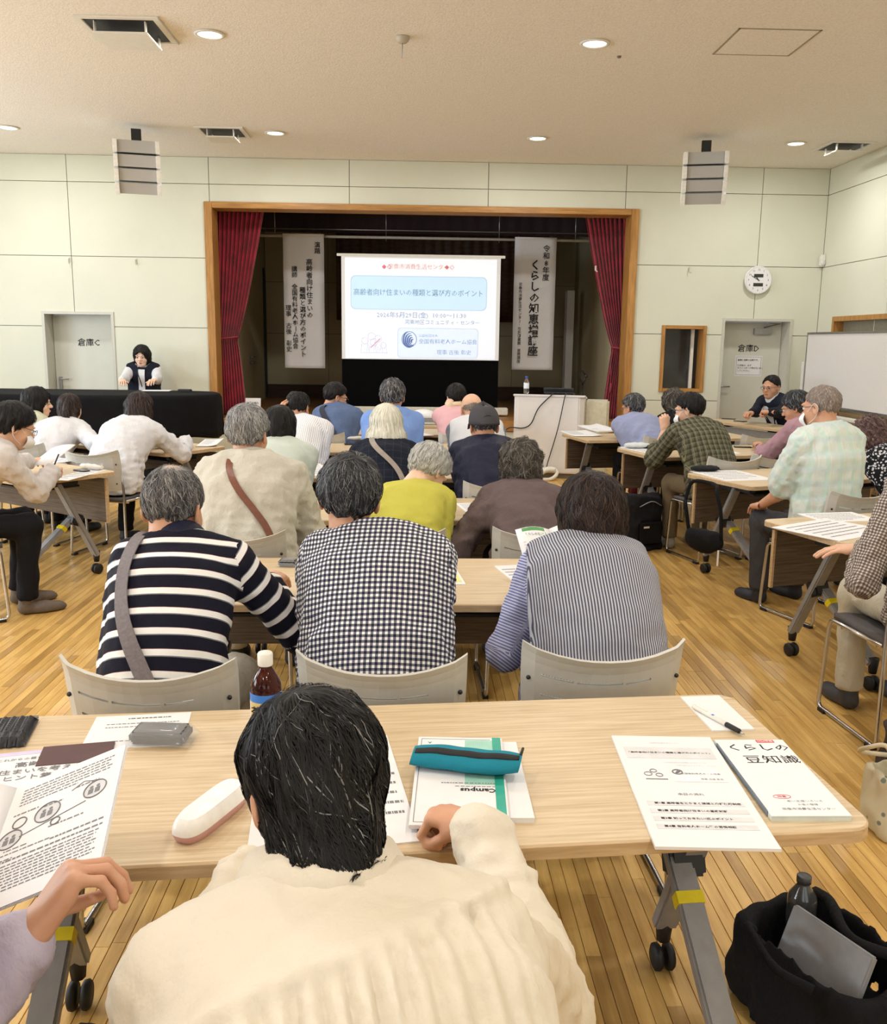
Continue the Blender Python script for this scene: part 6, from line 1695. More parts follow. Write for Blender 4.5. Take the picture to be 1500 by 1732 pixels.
I['on_head']('cap_strap', b.mesh('cap_strap', CAPM))
# scarf of the person in pink
I = PEOPLE['pink']; b = MB(); c = I['N']
b.tube([(c[0]+.085*math.cos(a), c[1]+.015+.085*math.sin(a), c[2]+.075+.012*math.sin(3*a)) for a in np.linspace(0, 2*math.pi, 25)[:-1]], .026, 8, closed=True)
b.ball((c[0]-.07, c[1]-.06, c[2]+.07), (.04, .035, .035)); b.build('scarf', cloth('cream_scarf', (226, 204, 172), wr=.5, ws=60), I['root'])
# empty chairs
for lab, px, y in (('empty plastic chair between the plaid shirt and the mint plaid shirt', (1272, 800), 7.0), ('empty plastic chair left of the dusty pink blouse, nearer the suited man', (1256, 760), 8.56)):
    p = PZ(px[0], px[1], .6) if False else PY(px[0], px[1], y); chair(lab, p[0], y, R(18))

# ================================================================== THINGS ON THE TABLES
def frame_px(TL, TR, BL, z):
    a, b_, c = PZ(*TL, z), PZ(*TR, z), PZ(*BL, z)
    ux = b_-a; wv = np.linalg.norm(ux); ux /= wv; d = a-c; uy = d-ux*d.dot(ux); hv = np.linalg.norm(uy); uy /= hv
    ctr = c+ux*wv/2+uy*hv/2; return ctr, math.atan2(ux[1], ux[0]), wv, hv
def lines(root, w, h, z, rows, mat=None, seed=0, name='printed_lines'):
    """rows of print too small to read: (x0, x1, y, height) shares of the sheet"""
    g = random.Random(seed); b = MB()
    for (x0, x1, y, t) in rows:
        x = x0
        while x < x1:
            l = min(g.uniform(.015, .06), x1-x); b.bx((x-.5)*w, (x+l*.86-.5)*w, (y-.5)*h-t*h/2, (y-.5)*h+t*h/2, z, z+.0002); x += l+.006
    return b.build(name, mat or MAT['inkgrey'], root)
def para(y0, y1, n, x0=.1, x1=.9, t=.008):
    return [(x0, x1-(.3 if i == n-1 else .02*(i % 3)), y0+(y1-y0)*i/max(1, n-1), t) for i in range(n)]
def sheet(label, TL, TR, BL, z=TZ, th=.0012, cat='paper', name='paper_sheet', rows=None, mat=None, group=None, seed=0, curl=0.0):
    c, a, w_, h_ = frame_px(TL, TR, BL, z)
    r_ = empty(name, label, cat, (c[0], c[1], z), a, group)
    if curl:
        b = MB(); b.grid(lambda u, v: ((u-.5)*w_, (v-.5)*h_, th+curl*max(0, 2*u-1)**2+curl*.4*max(0, 1-2*v)**2), 9, 9); o_ = b.build('paper', mat or MAT['paper'], r_)
        md = o_.modifiers.new('thickness', 'SOLIDIFY'); md.thickness = th*.9
    else: MB().box((0, 0, th/2), (w_, h_, th)).build('paper', mat or MAT['paper'], r_)
    if rows: lines(r_, w_, h_, th+.0003+(curl*.02), rows, seed=seed)
    return r_, w_, h_, th+.0004
# the nearest table --------------------------------------------------
sheet('white form sheet lying under the black plastic wrapped pouch', (168, 1213), (328, 1205), (134, 1270), rows=[(.35, .8, .88, .03), (.15, .9, .72, .02), (.15, .7, .62, .02), (.3, .6, .2, .02)], seed=1)
c = PZ(273, 1252, .722); r_ = empty('folded_pouch', 'black folded pouch in a clear plastic sleeve on the form sheet', 'pouch', tuple(c), R(-4))
MB().box((0, 0, .016), (.125, .070, .028)).build('pouch', plain('pouch_black', (36, 36, 40), .5, bmp=.2), r_, bevel=.008, seg=3)
b = MB(); b.grid(lambda u, v: ((u-.5)*.15, (v-.5)*.085, .034-.03*max(abs(2*u-1), abs(2*v-1))**6+.002*math.sin(u*40)*math.sin(v*31)), 14, 10); b.build('plastic_sleeve', plain('sleeve_clear', (235, 238, 240), .12, alpha=.22, var=0), r_)
sheet('dark maroon notebook peeping out above the title booklet', (92, 1266), (212, 1256), (60, 1300), th=.006, cat='notebook', name='notebook', mat=plain('maroon', (72, 34, 36), .5))
c, a, w_, h_ = frame_px((-62, 1228), (66, 1219), (-95, 1275), TZ)
r_ = empty('bubble_pouch', 'black quilted bubble pouch at the left end of the nearest table', 'pouch', (c[0], c[1], TZ), a)
def bub(u, v):
    x, y = (u-.5)*w_, (v-.5)*h_; e = max(abs(2*u-1), abs(2*v-1))
    hx = math.sin(x*2*math.pi/.018+(math.pi if int((y+1)/.0105) % 2 else 0)); hy = math.sin(y*2*math.pi/.021)
    return (x, y+.002*math.sin(x*350), .022-.018*e**8+.0045*hx*hy)
b = MB(); b.grid(bub, 70, 42); b.build('padded_body', plain('bubble_black', (22, 22, 30), .35), r_)
b = MB(); b.tube([(-w_/2, h_/2-.006, .012), (w_/2, h_/2-.006, .012)], .004, 6); b.build('zipper', MAT['leg'], r_)
r_, w_, h_, zt = sheet('white title booklet with a lilac band lying under the held booklet', (-30, 1281), (184, 1259), (-110, 1400), z=.7205, th=.004, cat='booklet', name='booklet')
MB().box((0, h_*.465, zt), (w_*.98, h_*.06, .0004)).build('printed_band', plain('lilac', (206, 196, 226), .6), r_)
for s, yy, sz, bo, xx in (('これからの暮らしを 自分らしく選ぶ', .36, .013, .01, .16), ('高齢期の', .26, .026, .012, .10), ('住まいを考える', .15, .024, .012, .12), ('ヒント集', .05, .024, .012, .02)):
    text(s, sz, MAT['inkgrey'], r_, (w_*xx, h_*yy, zt+.0003), (0, 0, 0), bo, 'CENTER')
# booklet held open in the hand at the left
def on_ray(px, py, Pq, dist, far=True):
    d = ray(px, py); o_ = np.array([0, 0, EYE]); q_ = o_-Pq; A_ = d@d; B_ = 2*d@q_; C_ = q_@q_-dist*dist; D_ = max(0, B_*B_-4*A_*C_)
    t = (-B_+(1 if far else -1)*math.sqrt(D_))/(2*A_); return o_+d*t
P2 = PZ(167, 1468, .835); P1 = on_ray(213, 1259, P2, .285, True)
ey = (P1-P2)/np.linalg.norm(P1-P2)
best = None
for k in range(200):
    t = .7+k*.006; q_ = np.array([0, 0, EYE])+ray(-25, 1546)*t; v = q_-P2; e = abs(v@ey/np.linalg.norm(v))
    if best is None or e < best[0]: best = (e, v)
ex = -best[1]; ex -= ey*ex.dot(ey); ex /= np.linalg.norm(ex); ez = np.cross(ex, ey)
W_, Hh_ = .205, .285
hb = bpy.data.objects.new('held_booklet', None); COL.objects.link(hb); hb.empty_display_size = .05
m4 = Matrix([[ex[i], ey[i], ez[i], 0] for i in range(3)]+[[0, 0, 0, 1]]); ctr = P2-ex*W_/2+ey*Hh_/2
m4.translation = Vector(ctr); hb.matrix_world = m4; tag(hb, 'open printed booklet with round diagrams held up in a hand', 'booklet')
for k in range(3): MB().box((.001*k, -.001*k, -.0016*k), (W_, Hh_, .0012)).build('page', MAT['paper'], hb)
b = MB(); b.grid(lambda u, v: (-W_/2-.16*u+.02*u*u, (v-.5)*Hh_, .075*math.sin(u*2.4)+.0), 12, 4); o = b.build('turned_page', MAT['paper'], hb); md = o.modifiers.new('thickness', 'SOLIDIFY'); md.thickness = .0012
rows_ = para(.93, .80, 6, .10, .92)+para(.40, .36, 2, .08, .5)+[(.08, .95, .345, .012), (.5, .95, .39, .012)]+para(.31, .12, 9, .07, .93)+[(.08, .3, .72, .01), (.62, .82, .76, .01), (.35, .52, .70, .01), (.45, .75, .5, .01), (.1, .3, .43, .008)]
lines(hb, W_, Hh_, .0009, rows_, MAT['inkgrey'], 5)
b = MB()
def ringp(cx_, cy_, r, t=.0012): b.tube([((cx_-.5)*W_+r*math.cos(a), (cy_-.5)*Hh_+r*math.sin(a), .0009) for a in np.linspace(0, 2*math.pi, 25)[:-1]], t, 5, closed=True)
for (cx_, cy_, r) in ((.40, .64, .022), (.80, .68, .020), (.12, .52, .020), (.16, .64, .012), (.50, .53, .008)): ringp(cx_, cy_, r)
b.build('printed_circles', MAT['inkgrey'], hb)
b = MB()
for (cx_, cy_, r) in ((.40, .64, .020), (.80, .68, .018), (.12, .52, .018)): b.lathe([(0, 0), (r, 0)], 24, c=((cx_-.5)*W_, (cy_-.5)*Hh_, .0008), caps=False)
b.build('printed_discs', plain('pale_grey_ink', (206, 206, 208), .7), hb)
b = MB()
for (cx_, cy_) in ((.40, .64), (.80, .68), (.12, .52)):
    for dx in (-.007, .005):
        b.lathe([(0, 0), (.0035, 0)], 10, c=((cx_-.5)*W_+dx, (cy_-.5)*Hh_+.006, .001), caps=False); b.bx((cx_-.5)*W_+dx-.0045, (cx_-.5)*W_+dx+.0045, (cy_-.5)*Hh_-.010, (cy_-.5)*Hh_+.002, .0009, .0011)
b.tube([((.2-.5)*W_, (.515-.5)*Hh_, .0009), ((.74-.5)*W_, (.60-.5)*Hh_, .0009)], .0008, 5); b.tube([((.77-.5)*W_, (.76-.5)*Hh_, .0009), ((.68-.5)*W_, (.79-.5)*Hh_, .0009), ((.58-.5)*W_, (.745-.5)*Hh_, .0009)], .0008, 5)
b.build('printed_figures', MAT['inkgrey'], hb)
# spectacle case
a0, a1 = PZ(303, 1432, .72), PZ(420, 1338, .72); d = a1-a0; ang = math.atan2(d[1], d[0]); mid = a0+d/np.linalg.norm(d)*.098
r_ = empty('spectacle_case', 'long white and pink spectacle case beside the black-haired head', 'case', (mid[0], mid[1], TZ), ang)
def case_half(z0, z1, grow, nm, mat):
    def fn(u, v):
        a = u*2*math.pi; n_ = 4.5; ca, sa = math.cos(a), math.sin(a)
        x = .098*abs(ca)**(2/n_)*(1 if ca > 0 else -1); y = .031*abs(sa)**(2/2.8)*(1 if sa > 0 else -1)
        k = grow(v); return (x*k-.004*(1-k)*0, y*(1-(1-k)*1.6), z0+(z1-z0)*v)
    b = MB(); b.grid(fn, 40, 8, closed_u=True); b.add([fn(i/40, 0) for i in range(40)], [tuple(range(39, -1, -1))]); b.add([fn(i/40, 1) for i in range(40)], [tuple(range(40))], True); b.build(nm, mat, r_)
case_half(.0, .018, lambda v: .90+.10*math.sin(v*math.pi/2), 'lower_shell', plain('case_pink', (198, 150, 146), .4))
case_half(.0175, .044, lambda v: 1.0-.16*v**2.5, 'upper_shell', plain('case_white', (238, 236, 232), .35))
# papers and notebooks round the elbow of the woman in cream
sheet('white printed sheet right of the black-haired head', (560, 1252), (688, 1243), (548, 1440), th=.003, rows=para(.85, .15, 9, .5, .95, .02), seed=3)
sheet('second white sheet peeping out below the printed sheet', (590, 1300), (684, 1296), (585, 1447), z=.7185, th=.001)
sheet('white sheet under the end of the spectacle case', (440, 1330), (540, 1325), (413, 1471), th=.0014)
r_, w_, h_, zt = sheet('white book lying under the green-backed notebook', (752, 1262), (863, 1262), (772, 1392), th=.010, cat='book', name='book')
MB().box((w_*.2, h_*.46, zt), (.012, .008, .0006)).build('printed_mark', plain('red_print', (206, 40, 60), .5), r_)
c, a, w_, h_ = frame_px((703, 1251), (843, 1254), (691, 1402), .7315)
r_ = empty('notebook', 'white notebook with a green back strip under the teal pencil case', 'notebook', (c[0], c[1], .7312), a)
MB().box((0, 0, .004), (w_, h_, .008)).build('cover', MAT['paper'], r_, bevel=.001)
MB().box((w_*.43, 0, .0046), (w_*.10, h_*1.001, .0084)).build('back_strip', plain('notebook_green', (44, 158, 138), .5), r_)
b = MB()
for k in range(26): b.bx(w_*(.06+.0125*k)-.0009, w_*(.06+.0125*k)+.0009, -h_*.08, h_*.46, .0081, .0084)
b.build('printed_stripes', plain('mint_print', (152, 210, 192), .6), r_)
b = MB(); t = .0012; x0, x1, y0, y1 = -w_*.46, w_*.36, -h_*.47, h_*.47
for (p_, q_) in (((x0, y0), (x1, y0)), ((x0, y0), (x0, y1)), ((x0, y1), (x1, y1))): b.beam((*p_, .0083), (*q_, .0083), t, .0004)
b.build('printed_frame', MAT['inkgrey'], r_)
text('Campus', .022, MAT['ink'], r_, (w_*.20, -h_*.14, .0086), (0, 0, R(180)), .03)
text('A', .012, plain('green_print', (40, 150, 130), .5), r_, (-w_*.36, h_*.42, .0086), (0, 0, R(180)), .02)
lines(r_, w_, h_, .0083, [(.3, .9, .435, .008), (.45, .9, .40, .006)], MAT['inkgrey'], 4)
a0, a1 = PZ(697, 1297, .742), PZ(880, 1312, .742); d = a1-a0; ang = math.atan2(d[1], d[0]); L_ = np.linalg.norm(d); mid = (a0+a1)/2
r_ = empty('pencil_case', 'teal fabric pencil case with a black zip on the notebooks', 'pencil case', (mid[0], mid[1]+.012, .7395), ang)
def pc(u, v):
    x = (u-.5)*L_; e = 1-.25*abs(2*u-1)**5; a = v*2*math.pi
    y = .036*math.cos(a)*e; z = .022+.022*math.sin(a)*e*(1 if math.sin(a) > 0 else .95)
    return (x+.004*math.sin(a), y+.004*math.sin(u*7), max(.0, z)+.0006*math.sin(u*23+v*9))
TEAL = cloth('teal_fabric', (34, 130, 152), wr=.15, ws=60)
b = MB(); nu, nv = 26, 24
vs = [pc(i/(nu-1), j/nv) for j in range(nv) for i in range(nu)]; fs = [(j*nu+i, j*nu+i+1, ((j+1) % nv)*nu+i+1, ((j+1) % nv)*nu+i) for j in range(nv) for i in range(nu-1)]
b.add(vs, fs, True); b.add([pc(0, j/nv) for j in range(nv)], [tuple(range(nv))]); b.add([pc(1, j/nv) for j in range(nv)], [tuple(range(nv-1, -1, -1))]); b.build('pouch_body', TEAL, r_)
b = MB(); b.grid(lambda u, v: tuple(np.array(pc(.02+.96*u, .27+.085*v+.006*math.sin(u*5)))+np.array([0, -.0006, .0012])), 24, 4); o = b.build('zip', plain('zip_black', (14, 14, 18), .7), r_); md = o.modifiers.new('t', 'SOLIDIFY'); md.thickness = .0012; md.offset = 1
b = MB(); b.tube([pc(.985, .24), tuple(np.array(pc(.99, .2))+np.array([.002, .02, .004]))], .003, 6); b.build('zip_pull', MAT['black'], r_)
# handout and booklet at the right end of the nearest table
r_, w_, h_, zt = sheet('stapled white handout with grey headings hanging over the table edge', (1031, 1248), (1197, 1251), (1108, 1437), th=.006, cat='handout', name='handout')
MB().box((.003, .004, -.0005), (w_*1.0, h_*1.005, .001)).build('lilac_under_sheet', plain('lilac', (206, 196, 226), .6), r_)
gb = plain('grey_box', (214, 214, 216), .7)
MB().box((0, h_*.315, zt), (w_*.86, h_*.115, .0003)).build('printed_box', gb, r_)
text('「高齢者向け住まいの種類と選び方のポイント」', .0085, MAT['ink'], r_, (0, h_*.315, zt+.0004), (0, 0, 0), .015)
text('宗像市消費生活センター', .006, MAT['inklight'], r_, (0, h_*.42, zt+.0002))
text('2026年5月29日(金) 10:00〜11:30', .0066, MAT['inklight'], r_, (w_*.1, h_*.215, zt+.0002)); text('河東地区コミュニティ・センター', .006, MAT['inklight'], r_, (w_*.2, h_*.185, zt+.0002))
b = MB(); b.bx(-w_*.09, w_*.40, h_*.03, h_*.155, zt, zt+.0001); b.build('printed_frame', plain('pale_frame', (232, 232, 234), .7), r_)
b = MB(); b.tube([(-w_*.02+.010*math.cos(a), h_*.12+.010*math.sin(a), zt+.0002) for a in np.linspace(0, 2*math.pi, 21)[:-1]], .0016, 5, closed=True); b.tube([(-w_*.02-.004, h_*.12-.006, zt+.0003), (-w_*.02+.003, h_*.12+.002, zt+.0003), (-w_*.02+.002, h_*.12+.008, zt+.0003)], [.002, .004, .001], 6)
for (dx, dy, rr) in ((-.30, .10, .008), (-.24, .13, .007), (-.2, .09, .007)): b.tube([(w_*dx+rr*math.cos(a), h_*dy+rr*math.sin(a), zt+.0002) for a in np.linspace(0, 2*math.pi, 13)[:-1]], .0008, 5, closed=True)
b.tube([(-w_*.34, h_*.05, zt+.0002), (-w_*.14, h_*.05, zt+.0002)], .001, 5); b.build('printed_emblem', MAT['inkgrey'], r_)
text('全国有料老人ホーム協会', .0075, MAT['ink'], r_, (w_*.19, h_*.105, zt+.0003)); text('理事 古後 彰史', .0072, MAT['inkgrey'], r_, (w_*.27, h_*.055, zt+.0003))
text('本日の流れ', .0105, MAT['inkgrey'], r_, (0, -h_*.085, zt+.0002), (0, 0, 0), .005)
for k, s in enumerate(('第1章 高齢者をとりまく環境と介護保険制度', '第2章 高齢者向け住まいの基礎知識', '第3章 知っておきたい!選ぶポイント', '第4章 有料老人ホーム等の苦情相談')):
    yy = -h_*(.165+.062*k); MB().box((0, yy, zt), (w_*.84, h_*.036, .0003)).build('printed_box', gb, r_); text(s, .0085, MAT['ink'], r_, (-w_*.36, yy, zt+.0004), (0, 0, 0), .02, 'LEFT')
c, a, w_, h_ = frame_px((1214, 1259), (1328, 1259), (1304, 1389), TZ)
r_ = empty('booklet', 'white booklet with large black title lettering at the table corner', 'booklet', (c[0], c[1], TZ), a)
MB().box((0, 0, .005), (w_, h_, .010)).build('pages', plain('page_edge', (206, 214, 210), .7), r_); MB().box((0, 0, .0104), (w_*1.004, h_*1.004, .0010)).build('cover', MAT['paper'], r_)
b = MB(); b.bx(-w_*.512, -w_*.497, -h_*.45, h_*.45, .001, .0109); b.build('printed_back_strip', plain('spine_print', (110, 120, 130), .6), r_)
zt = .0111
text('くらしの', .036, MAT['ink'], r_, (w_*.04, h_*.375, zt), (0, 0, 0), .012, sx=.98); text('豆知識', .040, MAT['ink'], r_, (w_*.10, h_*.20, zt), (0, 0, 0), .006)
MB().box((w_*.22, h_*.475, zt), (w_*.26, h_*.04, .0003)).build('printed_tab', plain('red_tab', (214, 62, 70), .6), r_); text('2026年版', .009, MAT['paper'], r_, (w_*.22, h_*.475, zt+.0004), (0, 0, 0), .02)
text('特集', .009, plain('red_print', (206, 40, 60), .5), r_, (-w_*.18, -h_*.28, zt), (0, 0, 0), .01)
b = MB(); b.tube([(-w_*.18+dx*.017, -h_*.28+dy*.0075, zt) for dx, dy in rrect(2, 2, .9, 4)], .0006, 5, closed=True); b.build('printed_outline', plain('red_print', (206, 40, 60), .5), r_)
text('老い支度いろいろ', .009, MAT['inkgrey'], r_, (w_*.07, -h_*.335, zt)); text('お金の整理', .008, MAT['inkgrey'], r_, (w_*.07, -h_*.375, zt)); text('宗像市消費生活センター', .0095, MAT['inkgrey'], r_, (w_*.04, -h_*.425, zt), (0, 0, 0), .008)
sheet('small white notepad under the pen at the right table end', (1173, 1180), (1238, 1178), (1205, 1238), th=.004, cat='notepad', name='notepad')
a0, a1 = PZ(1172, 1195, .729), PZ(1259, 1243, .727); d = a1-a0; L_ = np.linalg.norm(d); r_ = empty('ballpoint_pen', 'white multi-colour pen with a black grip on the notepad', 'pen', tuple(a0), math.atan2(d[1], d[0]))
b = MB(); b.tube([(0, 0, .001), (.004, 0, .001), (L_*.66, 0, .0)], [.004, .0055, .0058], 12); b.build('barrel', MAT['white'], r_)
b = MB(); b.tube([(L_*.66, 0, 0), (L_*.68, 0, 0), (L_*.90, 0, -.0), (L_*.92, 0, -.0005)], [.0058, .0064, .0060, .0045], 12); b.build('grip', MAT['rubber'], r_)
b = MB(); b.tube([(L_*.92, 0, -.0005), (L_, 0, -.001)], [.0042, .001], 10); b.build('tip', MAT['chrome'], r_)
MB().box((L_*.16, 0, .0065), (L_*.26, .004, .002)).build('clip', MAT['white'], r_, bevel=.0006)
MB().box((L_*.40, 0, .0056), (.007, .006, .0008)).build('printed_mark', plain('blue_print', (60, 110, 200), .5), r_)
# tea bottle
gt_, tt, tb = nt('dark_tea'); tb.inputs['Base Color'].default_value = srgb(70, 22, 14); tb.inputs['Roughness'].default_value = .06; tb.inputs['Transmission Weight'].default_value = .35; tb.inputs['IOR'].default_value = 1.36
f = noise(tt, 20, 2); tt.links.new(ramp(tt, f, [(.3, srgb(44, 12, 10)), (.7, srgb(82, 28, 18))]), tb.inputs['Base Color'])
c = PZ(452, 1262, TZ); r_ = empty('tea_bottle', 'plastic bottle of dark tea with a white cap behind the black-haired head', 'bottle', tuple(c), R(-18))
Rb = .034
b = MB(); b.lathe([(.0, .004), (.028, 0), (Rb, .012), (Rb*.96, .03), (Rb, .05), (Rb, .135), (Rb*.97, .148), (Rb*.72, .165), (.015, .182), (.0135, .190), (.0135, .196)], 32); b.build('bottle_body', gt_, r_)
b = MB(); b.lathe([(.0155, .188), (.0165, .190), (.0165, .214), (.0145, .217), (0, .217)], 28); b.build('cap', MAT['white'], r_)
lm, lt, lb = nt('tea_label'); tc = N(lt, 'ShaderNodeTexCoord'); sp_ = N(lt, 'ShaderNodeSeparateXYZ'); lt.links.new(tc.outputs['Object'], sp_.inputs[0])
angm = math_(lt, 'ARCTAN2', sp_.outputs[0], math_(lt, 'MULTIPLY', sp_.outputs[1], -1.0))
front = ramp(lt, math_(lt, 'ADD', math_(lt, 'MULTIPLY', angm, .159), .5), [(0, srgb(226, 226, 232)), (.36, srgb(206, 180, 120)), (.58, srgb(52, 112, 190)), (.64, srgb(232, 232, 238))], 'CONSTANT')
topb = ramp(lt, math_(lt, 'MULTIPLY', sp_.outputs[2], 5.0), [(0, (0, 0, 0, 1)), (.56, (1, 1, 1, 1))], 'CONSTANT')
lt.links.new(mix(lt, topb, front, srgb(52, 112, 190)), lb.inputs['Base Color']); lb.inputs['Roughness'].default_value = .4
b = MB(); b.lathe([(Rb*1.01, .048), (Rb*1.018, .05), (Rb*1.018, .128), (Rb*1.0, .13)], 32, caps=False); b.build('wrapper', lm, r_)
text('茶', .024, MAT['ink'], r_, (-.006, -Rb*1.05, .092), (R(90), 0, 0), .02); text('日', .014, MAT['inkgrey'], r_, (.024, -Rb*.80, .10), (R(90), 0, R(45)))
# second table -------------------------------------------------------
sheet('white sheet under the writing hand of the striped polo shirt', (380, 952), (447, 938), (412, 992), th=.002, rows=para(.85, .3, 6, .1, .9, .02), seed=7)
c = PZ(488, 957, TZ); r_ = empty('plastic_wrapped_case', 'black case in shiny clear wrap between the striped and gingham shirts', 'case', tuple(c), R(-6))
MB().box((0, 0, .014), (.075, .05, .026)).build('case', MAT['black'], r_, bevel=.006); b = MB(); b.grid(lambda u, v: ((u-.5)*.085, (v-.5)*.06, .029-.026*max(abs(2*u-1), abs(2*v-1))**6+.0025*math.sin(u*33)*math.sin(v*27)), 12, 9); b.build('clear_wrap', plain('sleeve_clear', (235, 238, 240), .12, alpha=.22, var=0), r_)
r_, w_, h_, zt = sheet('white card with a yellow border at the right side of the gingham shirt', (735, 953), (783, 952), (735, 990), th=.002, cat='card', name='card')
MB().box((0, 0, zt), (w_*.84, h_*.84, .0003)).build('printed_panel', plain('pale_yellow', (244, 220, 140), .6), r_)
sheet('white sheets lying under the green-headed booklet', (862, 957), (905, 955), (880, 994), th=.003, rows=para(.8, .4, 4, .1, .6, .03))
Q0 = PZ(899, 992, .735); Q1 = on_ray(871, 896, Q0, .27, True); ey = (Q1-Q0)/np.linalg.norm(Q1-Q0); ex = np.array([1., .25, 0]); ex -= ey*ex.dot(ey); ex /= np.linalg.norm(ex); ez = np.cross(ex, ey)
gbk = bpy.data.objects.new('open_booklet', None); COL.objects.link(gbk); m4 = Matrix([[ex[i], ey[i], ez[i], 0] for i in range(3)]+[[0, 0, 0, 1]]); m4.translation = Vector(Q0); gbk.matrix_world = m4
tag(gbk, 'open booklet with a green heading held by the woman in the vest', 'booklet')
for s, x0 in ((0, 0), (1, .135)):
    rot = R(-4 if s == 0 else 16); L_ = .135
    f = lambda u, v, s=s, x0=x0: (x0+u*L_, v*.27, (.018*math.sin(u*math.pi)+(.0 if s == 0 else .04*u)))
    b = MB(); b.grid(f, 8, 4); o = b.build('page', MAT['paper'], gbk); md = o.modifiers.new('t', 'SOLIDIFY'); md.thickness = .004
    b = MB()
    for i in range(13):
        y = .20-.014*i; b.add([(lambda q_: (q_[0], q_[1], q_[2]+.0012))(f(u, (y+dy)/.27)) for u, dy in ((.12, 0), (.5, 0), (.88-.2*(i % 4 == 3), 0), (.88-.2*(i % 4 == 3), .0035), (.5, .0035), (.12, .0035))], [(0, 1, 4, 5), (1, 2, 3, 4)])
    b.build('printed_lines', MAT['inklight'], gbk)
b = MB(); b.grid(lambda u, v: (.004+.127*u, .252+.016*v, .0012+.018*math.sin(u*math.pi)), 6, 2); b.build('printed_heading', plain('leaf_green', (92, 158, 96), .6), gbk)
text('くらしのヒント', .013, plain('leaf_green_ink', (60, 120, 70), .6), gbk, (.07, .232, .020), (0, 0, 0), .02)
# further tables: sheets, phones, pouches
for k, (lab, q_) in enumerate((
    ('white sheet on the table beside the mauve jacket', ((796, 851), (842, 850), (790, 868))), ('white sheets at the elbow of the pale mint jacket', ((522, 785), (563, 784), (520, 806))),
    ('white sheet before the sky blue shirt with a yellow note on it', ((690, 749), (756, 749), (688, 766))), ('white sheets before the person in pale pink', ((702, 728), (734, 727), (700, 738))),
    ('white sheets on the table before the loose white blouse', ((312, 743), (345, 743), (330, 756))), ('white sheet lying left of the masked person', ((14, 764), (62, 770), (-6, 782))),
    ('white sheets under the writing hand at the left', ((92, 792), (124, 793), (80, 812))), ('white sheets on the table by the lectern', ((962, 729), (1006, 729), (972, 739))),
    ('white sheets beside the plaid shirt elbow', ((1085, 755), (1118, 754), (1100, 768))), ('white sheet at the left of the dusty pink blouse', ((1224, 752), (1252, 752), (1224, 768))),
    ('white sheets spread on the table before the mint plaid shirt', ((1212, 796), (1290, 794), (1228, 814))), ('white printed sheet under the hand in the checked sleeve', ((1352, 885), (1440, 871), (1420, 916))),
    ('white sheet further back on the table at the right edge', ((1352, 869), (1445, 866), (1395, 884))))):
    sheet(lab, *q_, th=.003 if k % 2 else .0015, rows=para(.85, .2, 6, .1, .9, .03), seed=20+k, curl=.012 if k in (4, 7) else 0)
c = PZ(716, 755, .7225); tag(MB().box((0, 0, 0), (.075, .075, .002)).build('sticky_note', plain('sticky_yellow', (244, 240, 150), .7), loc=tuple(c)), 'yellow sticky note on the sheet before the sky blue shirt', 'note')
def phone(label, px, py, rot, z=TZ, size=(.075, .15)):
    c = PZ(px, py, z); r_ = empty('mobile_phone', label, 'phone', tuple(c), R(rot)); MB().box((0, 0, .005), (*size, .009)).build('case', MAT['black'], r_, bevel=.003); MB().box((0, 0, .0098), (size[0]*.92, size[1]*.94, .0006)).build('screen', plain('phone_glass', (12, 12, 16), .08), r_)
phone('black mobile phone on the table right of the white striped shirt', 597, 752, -80)
phone('black mobile phone before the man in the dark suit', 1232, 709, 60, size=(.08, .16)); phone('dark wallet shaped phone beside the clasped hands of the suited man', 1252, 713, 30, size=(.09, .14))
phone('dark phone on the table left of the dusty pink sleeve', 1256, 757, 80)
phone('grey electronic device beside the white pouch at the left', 138, 797, 50, size=(.06, .12))
def pouch(name, label, px, py, rot, size, col, z=TZ, cat='pouch', zipc=None):
    c = PZ(px, py, z); r_ = empty(name, label, cat, tuple(c), R(rot)); L_, D_, H_ = size
    def fn(u, v):
        a = v*2*math.pi; e = (1-abs(2*u-1)**4*.55); return ((u-.5)*L_, D_/2*math.cos(a)*e, H_/2+H_/2*math.sin(a)*e+.04*H_*math.sin(u*21))
    b = MB(); nu, nv = 16, 14; vs = [fn(i/(nu-1), j/nv) for j in range(nv) for i in range(nu)]
    b.add(vs, [(j*nu+i, j*nu+i+1, ((j+1) % nv)*nu+i+1, ((j+1) % nv)*nu+i) for j in range(nv) for i in range(nu-1)], True)
    for u in (0, 1): b.add([fn(u, j/nv) for j in range(nv)], [tuple(range(nv))])
    b.build('pouch_body', cloth('pouch_%d_%d_%d' % col, col, wr=.3, ws=50), r_)
    b = MB(); b.tube([tuple(np.array(fn(u, .25))+np.array([0, 0, .001])) for u in np.linspace(.05, .95, 9)], .003, 6); b.build('zip', plain('zip_%d' % (zipc or 60), (zipc or 60,)*3, .5), r_)
pouch('pencil_pouch', 'white pencil pouch at the corner of the left writing table', 155, 794, -30, (.20, .07, .04), (232, 228, 222), zipc=150)
pouch('pencil_pouch', 'dark rolled pouch left of the red booklet', 142, 738, 30, (.18, .07, .05), (30, 30, 34))
pouch('tissue_pack', 'crumpled white tissue pack on the table before the plaid shirt', 1077, 758, 10, (.22, .12, .05), (214, 220, 222), zipc=190)
pouch('pencil_pouch', 'black pen case lying beside the crumpled tissue pack', 1100, 759, -20, (.17, .04, .03), (26, 26, 28))
pouch('spectacle_pouch', 'black spectacle pouch at the corner above the hanging bag', 1192, 797, 6, (.20, .10, .04), (34, 34, 38))
pouch('rolled_newsletter', 'rolled pale newsletter beside the phone behind the striped shirt', 612, 745, 14, (.26, .06, .04), (206, 204, 200), zipc=120, cat='newsletter')
